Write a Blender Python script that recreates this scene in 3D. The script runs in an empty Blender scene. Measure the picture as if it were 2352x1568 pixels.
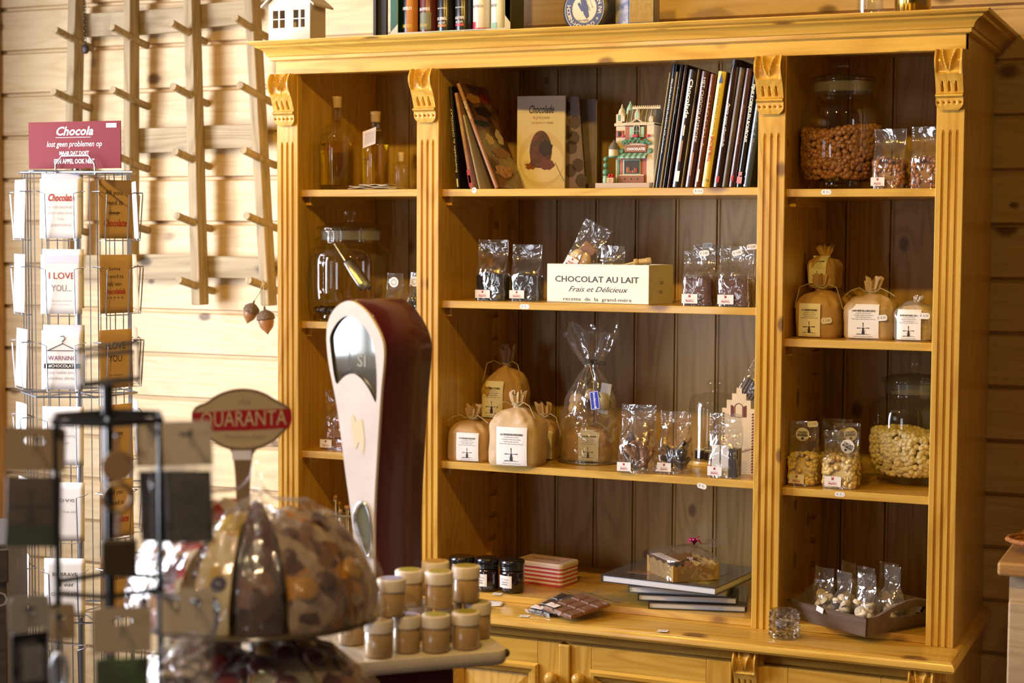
import bpy, bmesh, math, random
from mathutils import Vector, Matrix, noise
C = bpy.context.scene.collection
SC = bpy.context.scene
PI = math.pi
def R(a): return math.radians(a)

# ------------------------------------------------------------------ camera
FPX = 3876.5
CAM = Vector((2.381, -3.9271, 1.761))
_y, _p, _r = R(23.3021), R(3.6233), R(0.3285)
FW = Vector((-math.sin(_y)*math.cos(_p), math.cos(_y)*math.cos(_p), -math.sin(_p)))
_R = Vector((math.cos(_y), math.sin(_y), 0)); _U = _R.cross(FW)
RT = _R*math.cos(_r) + _U*math.sin(_r); UP = -_R*math.sin(_r) + _U*math.cos(_r)
cd = bpy.data.cameras.new('camera'); cam = bpy.data.objects.new('camera', cd); C.objects.link(cam)
m = Matrix((RT, UP, -FW)).transposed().to_4x4(); m.translation = CAM
cam.matrix_world = m
cd.sensor_width = 22.3; cd.lens = FPX/2352*22.3; cd.clip_start = .05
cd.dof.use_dof = True; cd.dof.focus_distance = 4.05; cd.dof.aperture_fstop = 2.4
SC.camera = cam

# ------------------------------------------------------------------ world, light, exposure
SC.view_settings.view_transform = 'Standard'; SC.view_settings.look = 'None'
SC.view_settings.gamma = 1; SC.view_settings.exposure = 0.0
SC.view_settings.use_curve_mapping = False
SC.cycles.max_bounces = 10; SC.cycles.transparent_max_bounces = 24; SC.cycles.caustics_reflective = False
SC.cycles.caustics_refractive = False
SC.cycles.sample_clamp_indirect = 6
W = bpy.data.worlds.new('daylight'); SC.world = W; W.use_nodes = True
bg = W.node_tree.nodes['Background']; bg.inputs[0].default_value = (.80, .90, 1, 1); bg.inputs[1].default_value = 1.0
FLOOR = 0.0; ROOM = dict(x0=-1.46, x1=3.9, y0=-6.2, y1=.50, z1=2.95)
def area(name, loc, sx, sy, direction, col, e, spread=180):
    l = bpy.data.lights.new(name, 'AREA'); l.shape = 'RECTANGLE'; l.size = sx; l.size_y = sy; l.color = col; l.energy = e
    l.spread = R(spread)
    o = bpy.data.objects.new(name, l); C.objects.link(o); o.location = loc
    o.rotation_euler = Vector(direction).to_track_quat('-Z', 'Y').to_euler(); return o
DAY = (.86, .89, 1.0)
WINDOWS = [(-2.45, -.35, 1.0, 2.66, 285), (-4.6, -3.0, 1.24, 2.3, 15)]   # left wall: y0, y1, z0, z1, watts
FRONT = (-1.15, -.40, .85, 2.25, 34)               # front wall: x0, x1, z0, z1, watts
for k, (a, b, z0, z1, e) in enumerate(WINDOWS):
    area('window_daylight', (ROOM['x0']-.12, (a+b)/2, (z0+z1)/2), z1-z0, b-a, (1, 0, -.12), DAY, e)
a, b, z0, z1, e = FRONT
area('window_daylight', ((a+b)/2, ROOM['y0']-.12, (z0+z1)/2), b-a, z1-z0, (0, 1, 0), DAY, e)
WARM = (1.0, .57, .075)
def bulb(loc, e, tgt, ang=95, rad=.035, col=WARM):
    l = bpy.data.lights.new('ceiling_or_fill_spot', 'SPOT'); l.energy = e; l.color = col; l.shadow_soft_size = rad
    l.spot_size = R(ang); l.spot_blend = .6
    o = bpy.data.objects.new('ceiling_or_fill_spot', l); C.objects.link(o); o.location = loc
    o.rotation_euler = (Vector(tgt)-Vector(loc)).to_track_quat('-Z', 'Y').to_euler()
for x, y, e, tx in ((.30, -1.95, 72, .45), (1.35, -1.95, 84, 1.3), (2.4, -1.9, 14, 2.0)):
    bulb((x, y, 2.9), e, (tx, 0, 1.55))

for x, y, e in ((.95, -3.1, 56), (1.9, -3.3, 30)):  # added fill spots that brighten the counter goods, no fixtures known there
    bulb((x, y, 2.9), e, (x-.1, y+.75, 1.0), 82, col=(1.0, .72, .42))

# ------------------------------------------------------------------ pixel helpers (authoring only: every point lands on a real plane)
def ray(u, v): return FW + RT*((u-1176)/FPX) - UP*((v-784)/FPX)
def at(u, v, Y):
    d = ray(u, v); return CAM + d*((Y-CAM.y)/d.y)
def atz(u, v, Z):
    d = ray(u, v); return CAM + d*((Z-CAM.z)/d.z)
def atd(u, v, D):
    return CAM + ray(u, v)*D

# ------------------------------------------------------------------ mesh builder
class MB:
    def __init__(s, M=None): s.v = []; s.f = []; s.mi = []; s.M = M or Matrix()
    def add(s, vs, fs, mi=0):
        o = len(s.v); M = s.M
        s.v += [M @ Vector(p) for p in vs]
        s.f += [[i+o for i in f] for f in fs]; s.mi += [mi]*len(fs); return s
    def box(s, x0, x1, y0, y1, z0, z1, mi=0):
        return s.add([(x0,y0,z0),(x1,y0,z0),(x1,y1,z0),(x0,y1,z0),(x0,y0,z1),(x1,y0,z1),(x1,y1,z1),(x0,y1,z1)],
              [(0,3,2,1),(4,5,6,7),(0,1,5,4),(1,2,6,5),(2,3,7,6),(3,0,4,7)], mi)
    def loft(s, rings, close=True, cap=True, mi=0):
        n = len(rings[0]); vs = [p for r in rings for p in r]; fs = []
        for i in range(len(rings)-1):
            for j in range(n if close else n-1):
                k = (j+1) % n
                fs.append((i*n+j, i*n+k, (i+1)*n+k, (i+1)*n+j))
        if cap and close:
            fs.append(tuple(range(n-1, -1, -1))); fs.append(tuple((len(rings)-1)*n+j for j in range(n)))
        return s.add(vs, fs, mi)
    def lathe(s, prof, n=32, c=(0,0,0), cap=True, mi=0, sx=1, sy=1):
        return s.loft([[(c[0]+r*sx*math.cos(2*PI*j/n), c[1]+r*sy*math.sin(2*PI*j/n), c[2]+z) for j in range(n)] for r, z in prof], True, cap, mi)
    def prism(s, poly, h0, h1, fn=None, mi=0):
        """polygon (a,b) extruded h0..h1; fn maps (a,b,h) to 3D; default extrudes along y with a=x,b=z"""
        fn = fn or (lambda a, b, h: (a, h, b))
        return s.loft([[fn(a, b, h0) for a, b in poly], [fn(a, b, h1) for a, b in poly]], True, True, mi)
    def tube(s, pts, r, n=8, closed=False, cap=True, mi=0):
        P = [Vector(p) for p in pts]; L = len(P); rr = r if isinstance(r, (list, tuple)) else [r]*L
        T = []
        for i in range(L):
            a = P[(i-1) % L] if (closed or i > 0) else P[i]; b = P[(i+1) % L] if (closed or i < L-1) else P[i]
            t = b-a; T.append(t.normalized() if t.length > 1e-9 else Vector((0,0,1)))
        u = T[0].orthogonal().normalized(); rings = []
        for i in range(L):
            u = (u - T[i]*u.dot(T[i])); u = u.normalized() if u.length > 1e-6 else T[i].orthogonal().normalized()
            w = T[i].cross(u)
            rings.append([P[i] + (u*math.cos(2*PI*j/n)+w*math.sin(2*PI*j/n))*rr[i] for j in range(n)])
        if closed: rings.append(rings[0])
        return s.loft(rings, True, cap and not closed, mi)
    def ball(s, c, r, sx=1, sy=1, sz=1, n=12, mi=0):
        m = max(4, n//2); 
        return s.loft([[(c[0]+r*sx*math.sin(PI*i/m)*math.cos(2*PI*j/n), c[1]+r*sy*math.sin(PI*i/m)*math.sin(2*PI*j/n), c[2]-r*sz*math.cos(PI*i/m)) for j in range(n)]
                       for i in range(m+1)], True, False, mi)
    def grid(s, fn, nu, nv, mi=0, cu=False):
        vs = [fn(i/nu, j/nv) for j in range(nv+1) for i in range(nu+(0 if cu else 1))]; w = nu+(0 if cu else 1); fs = []
        for j in range(nv):
            for i in range(nu):
                k = (i+1) % w
                fs.append((j*w+i, j*w+k, (j+1)*w+k, (j+1)*w+i))
        return s.add(vs, fs, mi)
    def text(s, txt, size, fn, align='CENTER', shear=0, bold=0, width=None, mi=0, sp=1.0):
        vs, fs = text_mesh(txt, align, shear, bold, sp)
        if not vs: return s
        k = size
        if width:
            w = max(p[0] for p in vs)-min(p[0] for p in vs); kx = width/w
        else: kx = k
        return s.add([fn(p[0]*kx, p[1]*k) for p in vs], fs, mi)
    def build(s, name, mats, parent=None, smooth=None, bevel=0, solid=0, sub=0, kind=None, seg=2):
        me = bpy.data.meshes.new(name); me.from_pydata([tuple(p) for p in s.v], [], s.f)
        mats = mats if isinstance(mats, (list, tuple)) else [mats]
        for mt in mats: me.materials.append(mt)
        if len(mats) > 1: me.polygons.foreach_set('material_index', s.mi)
        if smooth:
            me.shade_smooth(); me.set_sharp_from_angle(angle=R(smooth))
        me.update()
        o = bpy.data.objects.new(name, me); C.objects.link(o)
        if parent: o.parent = parent
        if solid: md = o.modifiers.new('solid', 'SOLIDIFY'); md.thickness = solid; md.offset = 0
        if sub: md = o.modifiers.new('sub', 'SUBSURF'); md.levels = sub; md.render_levels = sub
        if bevel:
            md = o.modifiers.new('bevel', 'BEVEL'); md.width = bevel; md.segments = seg; md.limit_method = 'ANGLE'; md.angle_limit = R(50)
        if kind: o['kind'] = kind
        return o
_tc = {}
def text_mesh(txt, align, shear, bold, sp):
    k = (txt, align, shear, bold, sp)
    if k not in _tc:
        cu = bpy.data.curves.new('t', 'FONT'); cu.body = txt; cu.align_x = align; cu.align_y = 'CENTER'; cu.shear = shear
        cu.offset = bold; cu.space_character = sp; cu.resolution_u = 2
        o = bpy.data.objects.new('t', cu); me = bpy.data.meshes.new_from_object(o)
        _tc[k] = ([tuple(v.co) for v in me.vertices], [tuple(p.vertices) for p in me.polygons])
        bpy.data.objects.remove(o); bpy.data.curves.remove(cu); bpy.data.meshes.remove(me)
    return _tc[k]
def thing(name, label, cat, loc=(0,0,0), rz=0, group=None, rx=0, ry=0):
    o = bpy.data.objects.new(name, None); C.objects.link(o); o.location = loc; o.rotation_euler = (rx, ry, rz)
    o.empty_display_size = .02
    return tag(o, label, cat, group)
def tag(o, label, cat, group=None):
    o['label'] = label; o['category'] = cat
    if group: o['group'] = group
    return o
def struct(o): o['kind'] = 'structure'; return o
def copy_tree(o, parent=None):
    c = o.copy(); C.objects.link(c)
    if parent: c.parent = parent
    for ch in list(o.children): copy_tree(ch, c)
    return c
def front(x0, z0, y=0):      # text plane facing -y : local x -> x, y -> z
    return lambda a, b: (x0+a, y, z0+b)

# ------------------------------------------------------------------ materials
def new_mat(name):
    m = bpy.data.materials.new(name); m.use_nodes = True; nt = m.node_tree; nt.nodes.clear()
    out = nt.nodes.new('ShaderNodeOutputMaterial'); return m, nt, out
def c4(c): return (c[0], c[1], c[2], 1)
def N(nt, t, **kw):
    n = nt.nodes.new(t)
    for k, v in kw.items(): setattr(n, k, v)
    return n
def plain(name, col, rough=.5, metal=0, coat=0, noise_amt=0, nscale=60, bump=0, spec=.5, col2=None, emit=0):
    m, nt, out = new_mat(name); b = N(nt, 'ShaderNodeBsdfPrincipled'); nt.links.new(b.outputs[0], out.inputs[0])
    b.inputs['Base Color'].default_value = c4(col); b.inputs['Roughness'].default_value = rough; b.inputs['Metallic'].default_value = metal
    b.inputs['Coat Weight'].default_value = coat; b.inputs['Coat Roughness'].default_value = .06; b.inputs['Specular IOR Level'].default_value = spec
    if noise_amt or bump or col2:
        tc = N(nt, 'ShaderNodeTexCoord'); no = N(nt, 'ShaderNodeTexNoise'); no.inputs['Scale'].default_value = nscale; no.inputs['Detail'].default_value = 4
        nt.links.new(tc.outputs['Object'], no.inputs['Vector'])
        if noise_amt or col2:
            mx = N(nt, 'ShaderNodeMix', data_type='RGBA'); d = col2 or tuple(c*(1-noise_amt) for c in col)
            mx.inputs[6].default_value = c4(col); mx.inputs[7].default_value = c4(d)
            rp = N(nt, 'ShaderNodeMapRange'); rp.inputs[1].default_value = .38; rp.inputs[2].default_value = .62
            nt.links.new(no.outputs[0], rp.inputs[0]); nt.links.new(rp.outputs[0], mx.inputs[0]); nt.links.new(mx.outputs[2], b.inputs['Base Color'])
        if bump:
            bp = N(nt, 'ShaderNodeBump'); bp.inputs['Strength'].default_value = bump; bp.inputs['Distance'].default_value = .004
            nt.links.new(no.outputs[0], bp.inputs['Height']); nt.links.new(bp.outputs[0], b.inputs['Normal'])
    return m
def pine(name, light, dark, axis='z', rough=.4, coat=0, knot=(.16,.07,.02), dens=1.0, kscale=1.0, bump=.12, tint=.16, ring=.45):
    m, nt, out = new_mat(name); L = nt.links.new
    b = N(nt, 'ShaderNodeBsdfPrincipled'); L(b.outputs[0], out.inputs[0])
    b.inputs['Roughness'].default_value = rough; b.inputs['Coat Weight'].default_value = coat; b.inputs['Coat Roughness'].default_value = .12
    tc = N(nt, 'ShaderNodeTexCoord'); geo = N(nt, 'ShaderNodeNewGeometry')
    ml = N(nt, 'ShaderNodeVectorMath', operation='SCALE'); ml.inputs[0].default_value = (31.7, 17.3, 23.9); L(geo.outputs['Random Per Island'], ml.inputs['Scale'])
    ad = N(nt, 'ShaderNodeVectorMath', operation='ADD'); L(tc.outputs['Object'], ad.inputs[0]); L(ml.outputs[0], ad.inputs[1])
    def mapped(al, ac):
        mp = N(nt, 'ShaderNodeMapping'); i = 'xyz'.index(axis); s = [ac]*3; s[i] = al; mp.inputs['Scale'].default_value = s; L(ad.outputs[0], mp.inputs[0]); return mp.outputs[0]
    def nz(vec, sc, det=4, dist=0):
        n = N(nt, 'ShaderNodeTexNoise'); n.inputs['Scale'].default_value = sc; n.inputs['Detail'].default_value = det; n.inputs['Distortion'].default_value = dist; L(vec, n.inputs['Vector']); return n.outputs[0]
    def mth(op, a, bv=None, cv=None):
        n = N(nt, 'ShaderNodeMath', operation=op)
        for k, x in enumerate((a, bv, cv)):
            if x is None: continue
            if isinstance(x, (int, float)): n.inputs[k].default_value = x
            else: L(x, n.inputs[k])
        return n.outputs[0]
    fine = nz(mapped(3.0, 90.0), 1.0, 5)
    big = nz(mapped(.8, 7.0), 1.0, 2, .3)
    rings = mth('MULTIPLY_ADD', mth('SINE', mth('MULTIPLY', big, 95.0)), .5, .5)
    rings = mth('POWER', rings, 2.2)
    f = mth('ADD', mth('MULTIPLY', mth('SUBTRACT', fine, .28), 1.1), mth('MULTIPLY', rings, ring))
    n = N(nt, 'ShaderNodeMapRange'); n.clamp = True; n.inputs[1].default_value = .05; n.inputs[2].default_value = .85; L(f, n.inputs[0]); f = n.outputs[0]
    mx = N(nt, 'ShaderNodeMix', data_type='RGBA'); mx.inputs[6].default_value = c4(light); mx.inputs[7].default_value = c4(dark); L(f, mx.inputs[0]); col = mx.outputs[2]
    # knots
    vo = N(nt, 'ShaderNodeTexVoronoi'); vo.inputs['Scale'].default_value = 1; L(mapped(7.0*kscale, 11.0*kscale), vo.inputs['Vector'])
    sep = N(nt, 'ShaderNodeSeparateColor'); L(vo.outputs['Color'], sep.inputs[0])
    on = mth('GREATER_THAN', sep.outputs[0], 1-.42*dens); rad = mth('MULTIPLY_ADD', sep.outputs[1], .17, .08)
    dd = mth('DIVIDE', mth('ADD', vo.outputs['Distance'], mth('MULTIPLY', mth('SUBTRACT', nz(mapped(30, 60), 1, 2), .5), .06)), rad)
    kn = N(nt, 'ShaderNodeMapRange'); kn.interpolation_type = 'SMOOTHSTEP'; kn.inputs[1].default_value = 1.2; kn.inputs[2].default_value = .5; kn.inputs[3].default_value = 0; kn.inputs[4].default_value = 1
    L(dd, kn.inputs[0]); kk = mth('MULTIPLY', kn.outputs[0], on)
    mk = N(nt, 'ShaderNodeMix', data_type='RGBA'); L(mth('MULTIPLY', kk, .88), mk.inputs[0]); L(col, mk.inputs[6]); mk.inputs[7].default_value = c4(knot)
    hs = N(nt, 'ShaderNodeHueSaturation'); L(mk.outputs[2], hs.inputs['Color'])
    L(mth('MULTIPLY_ADD', geo.outputs['Random Per Island'], tint, 1-tint*.6), hs.inputs['Value'])
    L(hs.outputs[0], b.inputs['Base Color'])
    bp = N(nt, 'ShaderNodeBump'); bp.inputs['Strength'].default_value = bump; bp.inputs['Distance'].default_value = .002; L(f, bp.inputs['Height']); L(bp.outputs[0], b.inputs['Normal'])
    return m
def film(name, tint=(1,1,1), ior=1.5, boost=1.0, rough=.03, bump=0, bscale=25, base=0.0, haze=0, hazecol=(.9,.9,.95)):
    """clear thin sheet: transparent with a fresnel reflection"""
    m, nt, out = new_mat(name); L = nt.links.new
    tr = N(nt, 'ShaderNodeBsdfTransparent'); tr.inputs[0].default_value = c4(tint)
    gl = N(nt, 'ShaderNodeBsdfGlossy'); gl.inputs['Roughness'].default_value = rough
    geo = N(nt, 'ShaderNodeNewGeometry'); dt = N(nt, 'ShaderNodeVectorMath', operation='DOT_PRODUCT'); L(geo.outputs['Incoming'], dt.inputs[0]); L(geo.outputs['Normal'], dt.inputs[1])
    ab = N(nt, 'ShaderNodeMath', operation='ABSOLUTE'); L(dt.outputs['Value'], ab.inputs[0])
    on = N(nt, 'ShaderNodeMath', operation='SUBTRACT'); on.use_clamp = True; on.inputs[0].default_value = 1; L(ab.outputs[0], on.inputs[1])
    p5 = N(nt, 'ShaderNodeMath', operation='POWER'); L(on.outputs[0], p5.inputs[0]); p5.inputs[1].default_value = 5
    f0 = ((ior-1)/(ior+1))**2                      # Schlick, same from both faces of the sheet
    mu = N(nt, 'ShaderNodeMath', operation='MULTIPLY_ADD'); mu.use_clamp = True; L(p5.outputs[0], mu.inputs[0]); mu.inputs[1].default_value = .9*min(1, boost); mu.inputs[2].default_value = f0*boost+base
    mx = N(nt, 'ShaderNodeMixShader'); L(mu.outputs[0], mx.inputs[0]); L(tr.outputs[0], mx.inputs[1]); L(gl.outputs[0], mx.inputs[2])
    if bump:
        tc = N(nt, 'ShaderNodeTexCoord'); no = N(nt, 'ShaderNodeTexNoise'); no.inputs['Scale'].default_value = bscale; no.inputs['Detail'].default_value = 2; no.inputs['Distortion'].default_value = 1.2
        L(tc.outputs['Object'], no.inputs['Vector']); bp = N(nt, 'ShaderNodeBump'); bp.inputs['Strength'].default_value = bump; bp.inputs['Distance'].default_value = .01
        L(no.outputs[0], bp.inputs['Height']); L(bp.outputs[0], gl.inputs['Normal']); L(bp.outputs[0], dt.inputs[1])
    last = mx
    if haze:
        df = N(nt, 'ShaderNodeBsdfDiffuse'); df.inputs[0].default_value = c4(hazecol); m2 = N(nt, 'ShaderNodeMixShader'); m2.inputs[0].default_value = haze
        L(mx.outputs[0], m2.inputs[1]); L(df.outputs[0], m2.inputs[2]); last = m2
    L(last.outputs[0], out.inputs[0]); return m
def glassy(name, col, ior=1.45, rough=0.0):
    m, nt, out = new_mat(name); g = N(nt, 'ShaderNodeBsdfGlass'); g.inputs[0].default_value = c4(col); g.inputs['IOR'].default_value = ior; g.inputs['Roughness'].default_value = rough
    nt.links.new(g.outputs[0], out.inputs[0]); return m

PL, PD = (.69, .435, .085), (.52, .285, .04)
M_hz = pine('pine_upright', PL, PD, 'z', .32, .35, dens=.5, kscale=1.25)
M_hx = pine('pine_rail', PL, PD, 'x', .32, .35)
M_hy = pine('pine_crosswise', PL, PD, 'y', .32, .35)
M_back = pine('pine_back_board', (.56, .40, .155), (.39, .255, .075), 'z', .45, .15, dens=.9, tint=.5)
M_wallx = pine('pine_wall_board', (.72, .55, .32), (.58, .40, .2), 'x', .55, 0, knot=(.13,.06,.025), dens=1.0, kscale=.85, bump=.2, ring=.32)
M_wally = pine('pine_wall_board_side', (.70, .49, .25), (.52, .32, .13), 'y', .55, 0, knot=(.13,.06,.025), dens=1.1, kscale=.75)
M_old = pine('weathered_oak', (.40, .30, .165), (.25, .175, .085), 'z', .7, 0, knot=(.06,.045,.03), dens=.7, bump=.5)
M_oldx = pine('weathered_oak_rail', (.44, .34, .20), (.29, .21, .11), 'x', .7, 0, knot=(.08,.06,.04), dens=.5, bump=.5)
M_pale = pine('raw_pine', (.60, .46, .31), (.46, .33, .2), 'x', .6, 0, dens=.5)
M_shop = pine('dark_room_board', (.16, .105, .06), (.11, .07, .035), 'y', .6, 0)
M_floor = pine('floor_board', (.22, .14, .08), (.15, .09, .05), 'y', .4, 0)
M_dark = plain('black_metal', (.012, .012, .014), .35)
M_chrome = plain('bright_wire', (.36, .37, .40), .34, 1)
M_steel = plain('brushed_steel', (.75, .75, .76), .3, 1)
M_paper = plain('white_paper', (.82, .81, .83), .6)
M_ink = plain('black_ink', (.02, .02, .025), .6)
M_grey = plain('grey_ink', (.25, .25, .28), .6)
M_red = plain('red_ink', (.42, .02, .03), .6)
M_white = plain('white_print', (.85, .84, .82), .5)
M_kraft = plain('kraft_paper', (.50, .31, .13), .6, noise_amt=.16, nscale=18, bump=.5)
M_kraft2 = plain('light_kraft_paper', (.56, .40, .22), .55, noise_amt=.14, nscale=18, bump=.4)
M_string = plain('raffia', (.42, .32, .17), .7)
M_cello = film('cellophane', (.985, .985, .99), 1.5, 3.4, .05, 1.0, 15, .04, haze=.03)
M_glass = film('jar_glass', (.93, .96, .95), 1.5, 1.0, .0, 0, 10, .012)
M_glass2 = film('clear_glass', (.97, .985, .985), 1.5, 1.0, .0, 0, 10, .01)
M_crystal = film('cut_crystal', (.95, .965, .97), 1.6, 3.5, .02, 0, 10, .16)
M_cork = plain('cork', (.55, .38, .20), .8, noise_amt=.2, nscale=300)
# ------------------------------------------------------------------ room
x0, x1, y0, y1, zt = ROOM['x0'], ROOM['x1'], ROOM['y0'], ROOM['y1'], ROOM['z1']
GP = .1371; G0 = .3012+.80 - GP*9     # lap boards of the back wall
def clad(mb, a0, a1, place, z_lo=0.0, z_hi=None):
    """lap siding: each board leans out towards its lower edge, with a recessed joint"""
    k = 0
    while True:
        zb = G0 + GP*k; k += 1
        if zb > (z_hi or zt): break
        lo, hi = max(zb+.0095, z_lo), min(zb+GP, z_hi or zt)
        if hi-lo < .004: continue
        prof = [(0.010, lo), (0.0, lo+.003), (.0025, hi-.004), (.008, hi), (.03, hi), (.03, lo)]
        mb.loft([[place(a0, d, z) for d, z in prof], [place(a1, d, z) for d, z in prof]], True, True)
mb = MB(); clad(mb, x0, x1, lambda a, d, z: (a, y1-.012+d, z)); mb.box(x0-.1, x1+.1, y1+.006, y1+.10, 0, zt)
struct(mb.build('wall_back', M_wallx))
mb = MB()
edges = [y0-.1] + [v for w in sorted((w[0], w[1]) for w in WINDOWS) for v in w] + [y1+.1]
for i in range(0, len(edges), 2): mb.box(x0-.14, x0, edges[i], edges[i+1], 0, zt)
for a, b, z0, z1, e in WINDOWS: mb.box(x0-.14, x0, a, b, 0, z0); mb.box(x0-.14, x0, a, b, z1, zt)
struct(mb.build('wall_left', M_shop))
struct(MB().box(x1, x1+.1, y0, y1+.1, 0, zt).build('wall_right', M_shop))
mb = MB(); a, b, z0, z1, e = FRONT
for q in ((x0, a, 0, zt), (b, x1, 0, zt), (a, b, 0, z0), (a, b, z1, zt)): mb.box(q[0], q[1], y0-.14, y0, q[2], q[3])
struct(mb.build('wall_front', M_shop))
struct(MB().box(x0-.1, x1+.1, y0-.1, y1+.1, -.1, 0).build('floor', M_floor))
struct(MB().box(x0-.1, x1+.1, y0-.1, y1+.1, zt, zt+.1).build('ceiling', M_shop))
M_wframe = plain('window_paint', (.75, .74, .70), .45)
for k, (a, b, z0, z1, e) in enumerate(WINDOWS):
    mb = MB(); w = .06; X0, X1 = x0-.10, x0-.03
    mb.box(X0, X1, a, a+w, z0, z1); mb.box(X0, X1, b-w, b, z0, z1); mb.box(X0, X1, a+w, b-w, z0, z0+w); mb.box(X0, X1, a+w, b-w, z1-w, z1)
    n = max(1, round((b-a)/.8))
    for i in range(1, n): yy = a+(b-a)*i/n; mb.box(X0+.01, X1-.01, yy-.025, yy+.025, z0+w, z1-w)
    mb.box(X0+.02, X1-.02, a+w, b-w, z0+(z1-z0)*.68, z0+(z1-z0)*.68+.035)
    struct(mb.build('window_%d' % (k+1), M_wframe))
a, b, z0, z1, e = FRONT; mb = MB(); w = .06; Y0, Y1 = y0-.10, y0-.03
for q in ((a, a+w, z0, z1), (b-w, b, z0, z1), (a+w, b-w, z0, z0+w), (a+w, b-w, z1-w, z1), ((a+b)/2-.03, (a+b)/2+.03, z0+w, z1-w)): mb.box(q[0], q[1], Y0, Y1, q[2], q[3])
struct(mb.build('window_2', M_wframe))
cp = at(6, 700, y1-.02)
struct(MB().box(x0, cp.x, y1-.075, y1-.012, 0, zt).build('trim_1', pine('corner_post_pine', (.50,.30,.11), (.38,.2,.06), 'z', .5)))

# ------------------------------------------------------------------ sideboard (base) and hutch
WT = .8156; HD = .4918; SY = .02
base = thing('pine_sideboard', 'varnished pine sideboard with panelled doors carrying the shelved hutch', 'sideboard', (0, 0, 0))
def corbel(mb, x0, x1, zt_, h, dp, mi=0):
    """carved scroll bracket: leaf between two rolls, fluted shank, bead, tongue. zt_ = top, dp = projection at the top, front plane y=0"""
    w = x1-x0; cx = (x0+x1)/2
    def prof(t):   # projection for t from top 0 to bottom 1
        if t < .42: return dp*(.80+.30*math.sin(PI*min(1, t/.40))**1.0) if t < .4 else dp*.80
        if t < .72: q = (t-.42)/.30; return dp*(.78-.42*q**.8)
        if t < .80: q = (t-.72)/.08; return dp*(.36+.22*math.sin(PI*q))
        q = (t-.80)/.20; return dp*(.36-.10*q**2)
    nt_, nx = 56, 32
    def fn(a, t):
        x = x0+w*a; s = abs(a-.5)*2; y = prof(t); z = zt_-h*t
        if t < .40:                                # scroll with carved leaf
            q = t/.40; mid = .46*(1-q)+.05
            y -= dp*.34*(1 - max(0, 1-abs(s-.88)/.13)**.6 if s < .88 else 0)*math.sin(PI*(.12+.88*q))**.5 if s < .88 else 0
            rib = math.exp(-((s-mid)/.13)**2); y += dp*.30*rib*math.sin(PI*min(1, q*1.05+.08))**.7
            if s < mid: y += dp*.10*math.sin(PI*q)
        elif .52 < t < .69:
            for c in (.25, .5, .75):
                q = (t-.52)/.17; y -= dp*.20*max(0, 1-abs(a-c)/(.02+.05*q))
        elif t > .83:
            for c in (.1, .3, .5, .7, .9): y -= dp*.22*max(0, 1-math.hypot((a-c)/.06, (t-.875)/.022))
            rr = .17
            if t > .88:
                lim = 1-.38*((t-.88)/.12)**2.2
                x = cx+(x-cx)*lim
        return (x, -max(.0015, y), z)
    mb.grid(lambda a, t: fn(a, t), nx, nt_, mi)
    for side in (0, 1):                            # cheeks
        vs = []; fs = []
        for i in range(nt_+1):
            p = fn(side, i/nt_); vs += [p, (p[0], .001, p[2])]
        for i in range(nt_): k = 2*i; fs.append((k, k+1, k+3, k+2) if side == 0 else (k, k+2, k+3, k+1))
        mb.add(vs, fs, mi)
    b_ = [fn(i/nx, 1) for i in range(nx+1)]; mb.add([q for p in b_ for q in (p, (p[0], .001, p[2]))], [(2*i, 2*i+2, 2*i+3, 2*i+1) for i in range(nx)], mi)
    return mb
# worktop with a moulded edge on the front and the visible end
def topring(d, z): return [(-.03-.0+d*0-(.0-d), -.1318+d, z), (1.8236-d, -.1318+d, z), (1.8236-d, HD, z), (-.03+d, HD, z)]
mb = MB(); prof = [(.014, WT-.030), (.004, WT-.028), (.0, WT-.022), (.0005, WT-.014), (.004, WT-.0085), (.007, WT-.007), (.0075, WT-.0045), (.012, WT-.0015), (.018, WT)]
mb.loft([[(-.05+d, -.1318+d, z), (1.8236-d, -.1318+d, z), (1.8236-d, HD, z), (-.05+d, HD, z)] for d, z in prof])
mb.build('worktop', M_hx, base, smooth=30)
BF = -.085      # front plane of the base
mb = MB(); mb.box(-.02, 1.80, BF+.012, HD, .08, WT-.030); mb.build('carcass', M_hz, base)
MB().box(-.02, 1.80, BF, BF+.012, WT-.058, WT-.030).build('frieze_rail', M_hx, base, bevel=.002)
MB().box(-.02, 1.80, BF+.02, HD, 0, .08).build('plinth', M_hx, base)
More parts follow.
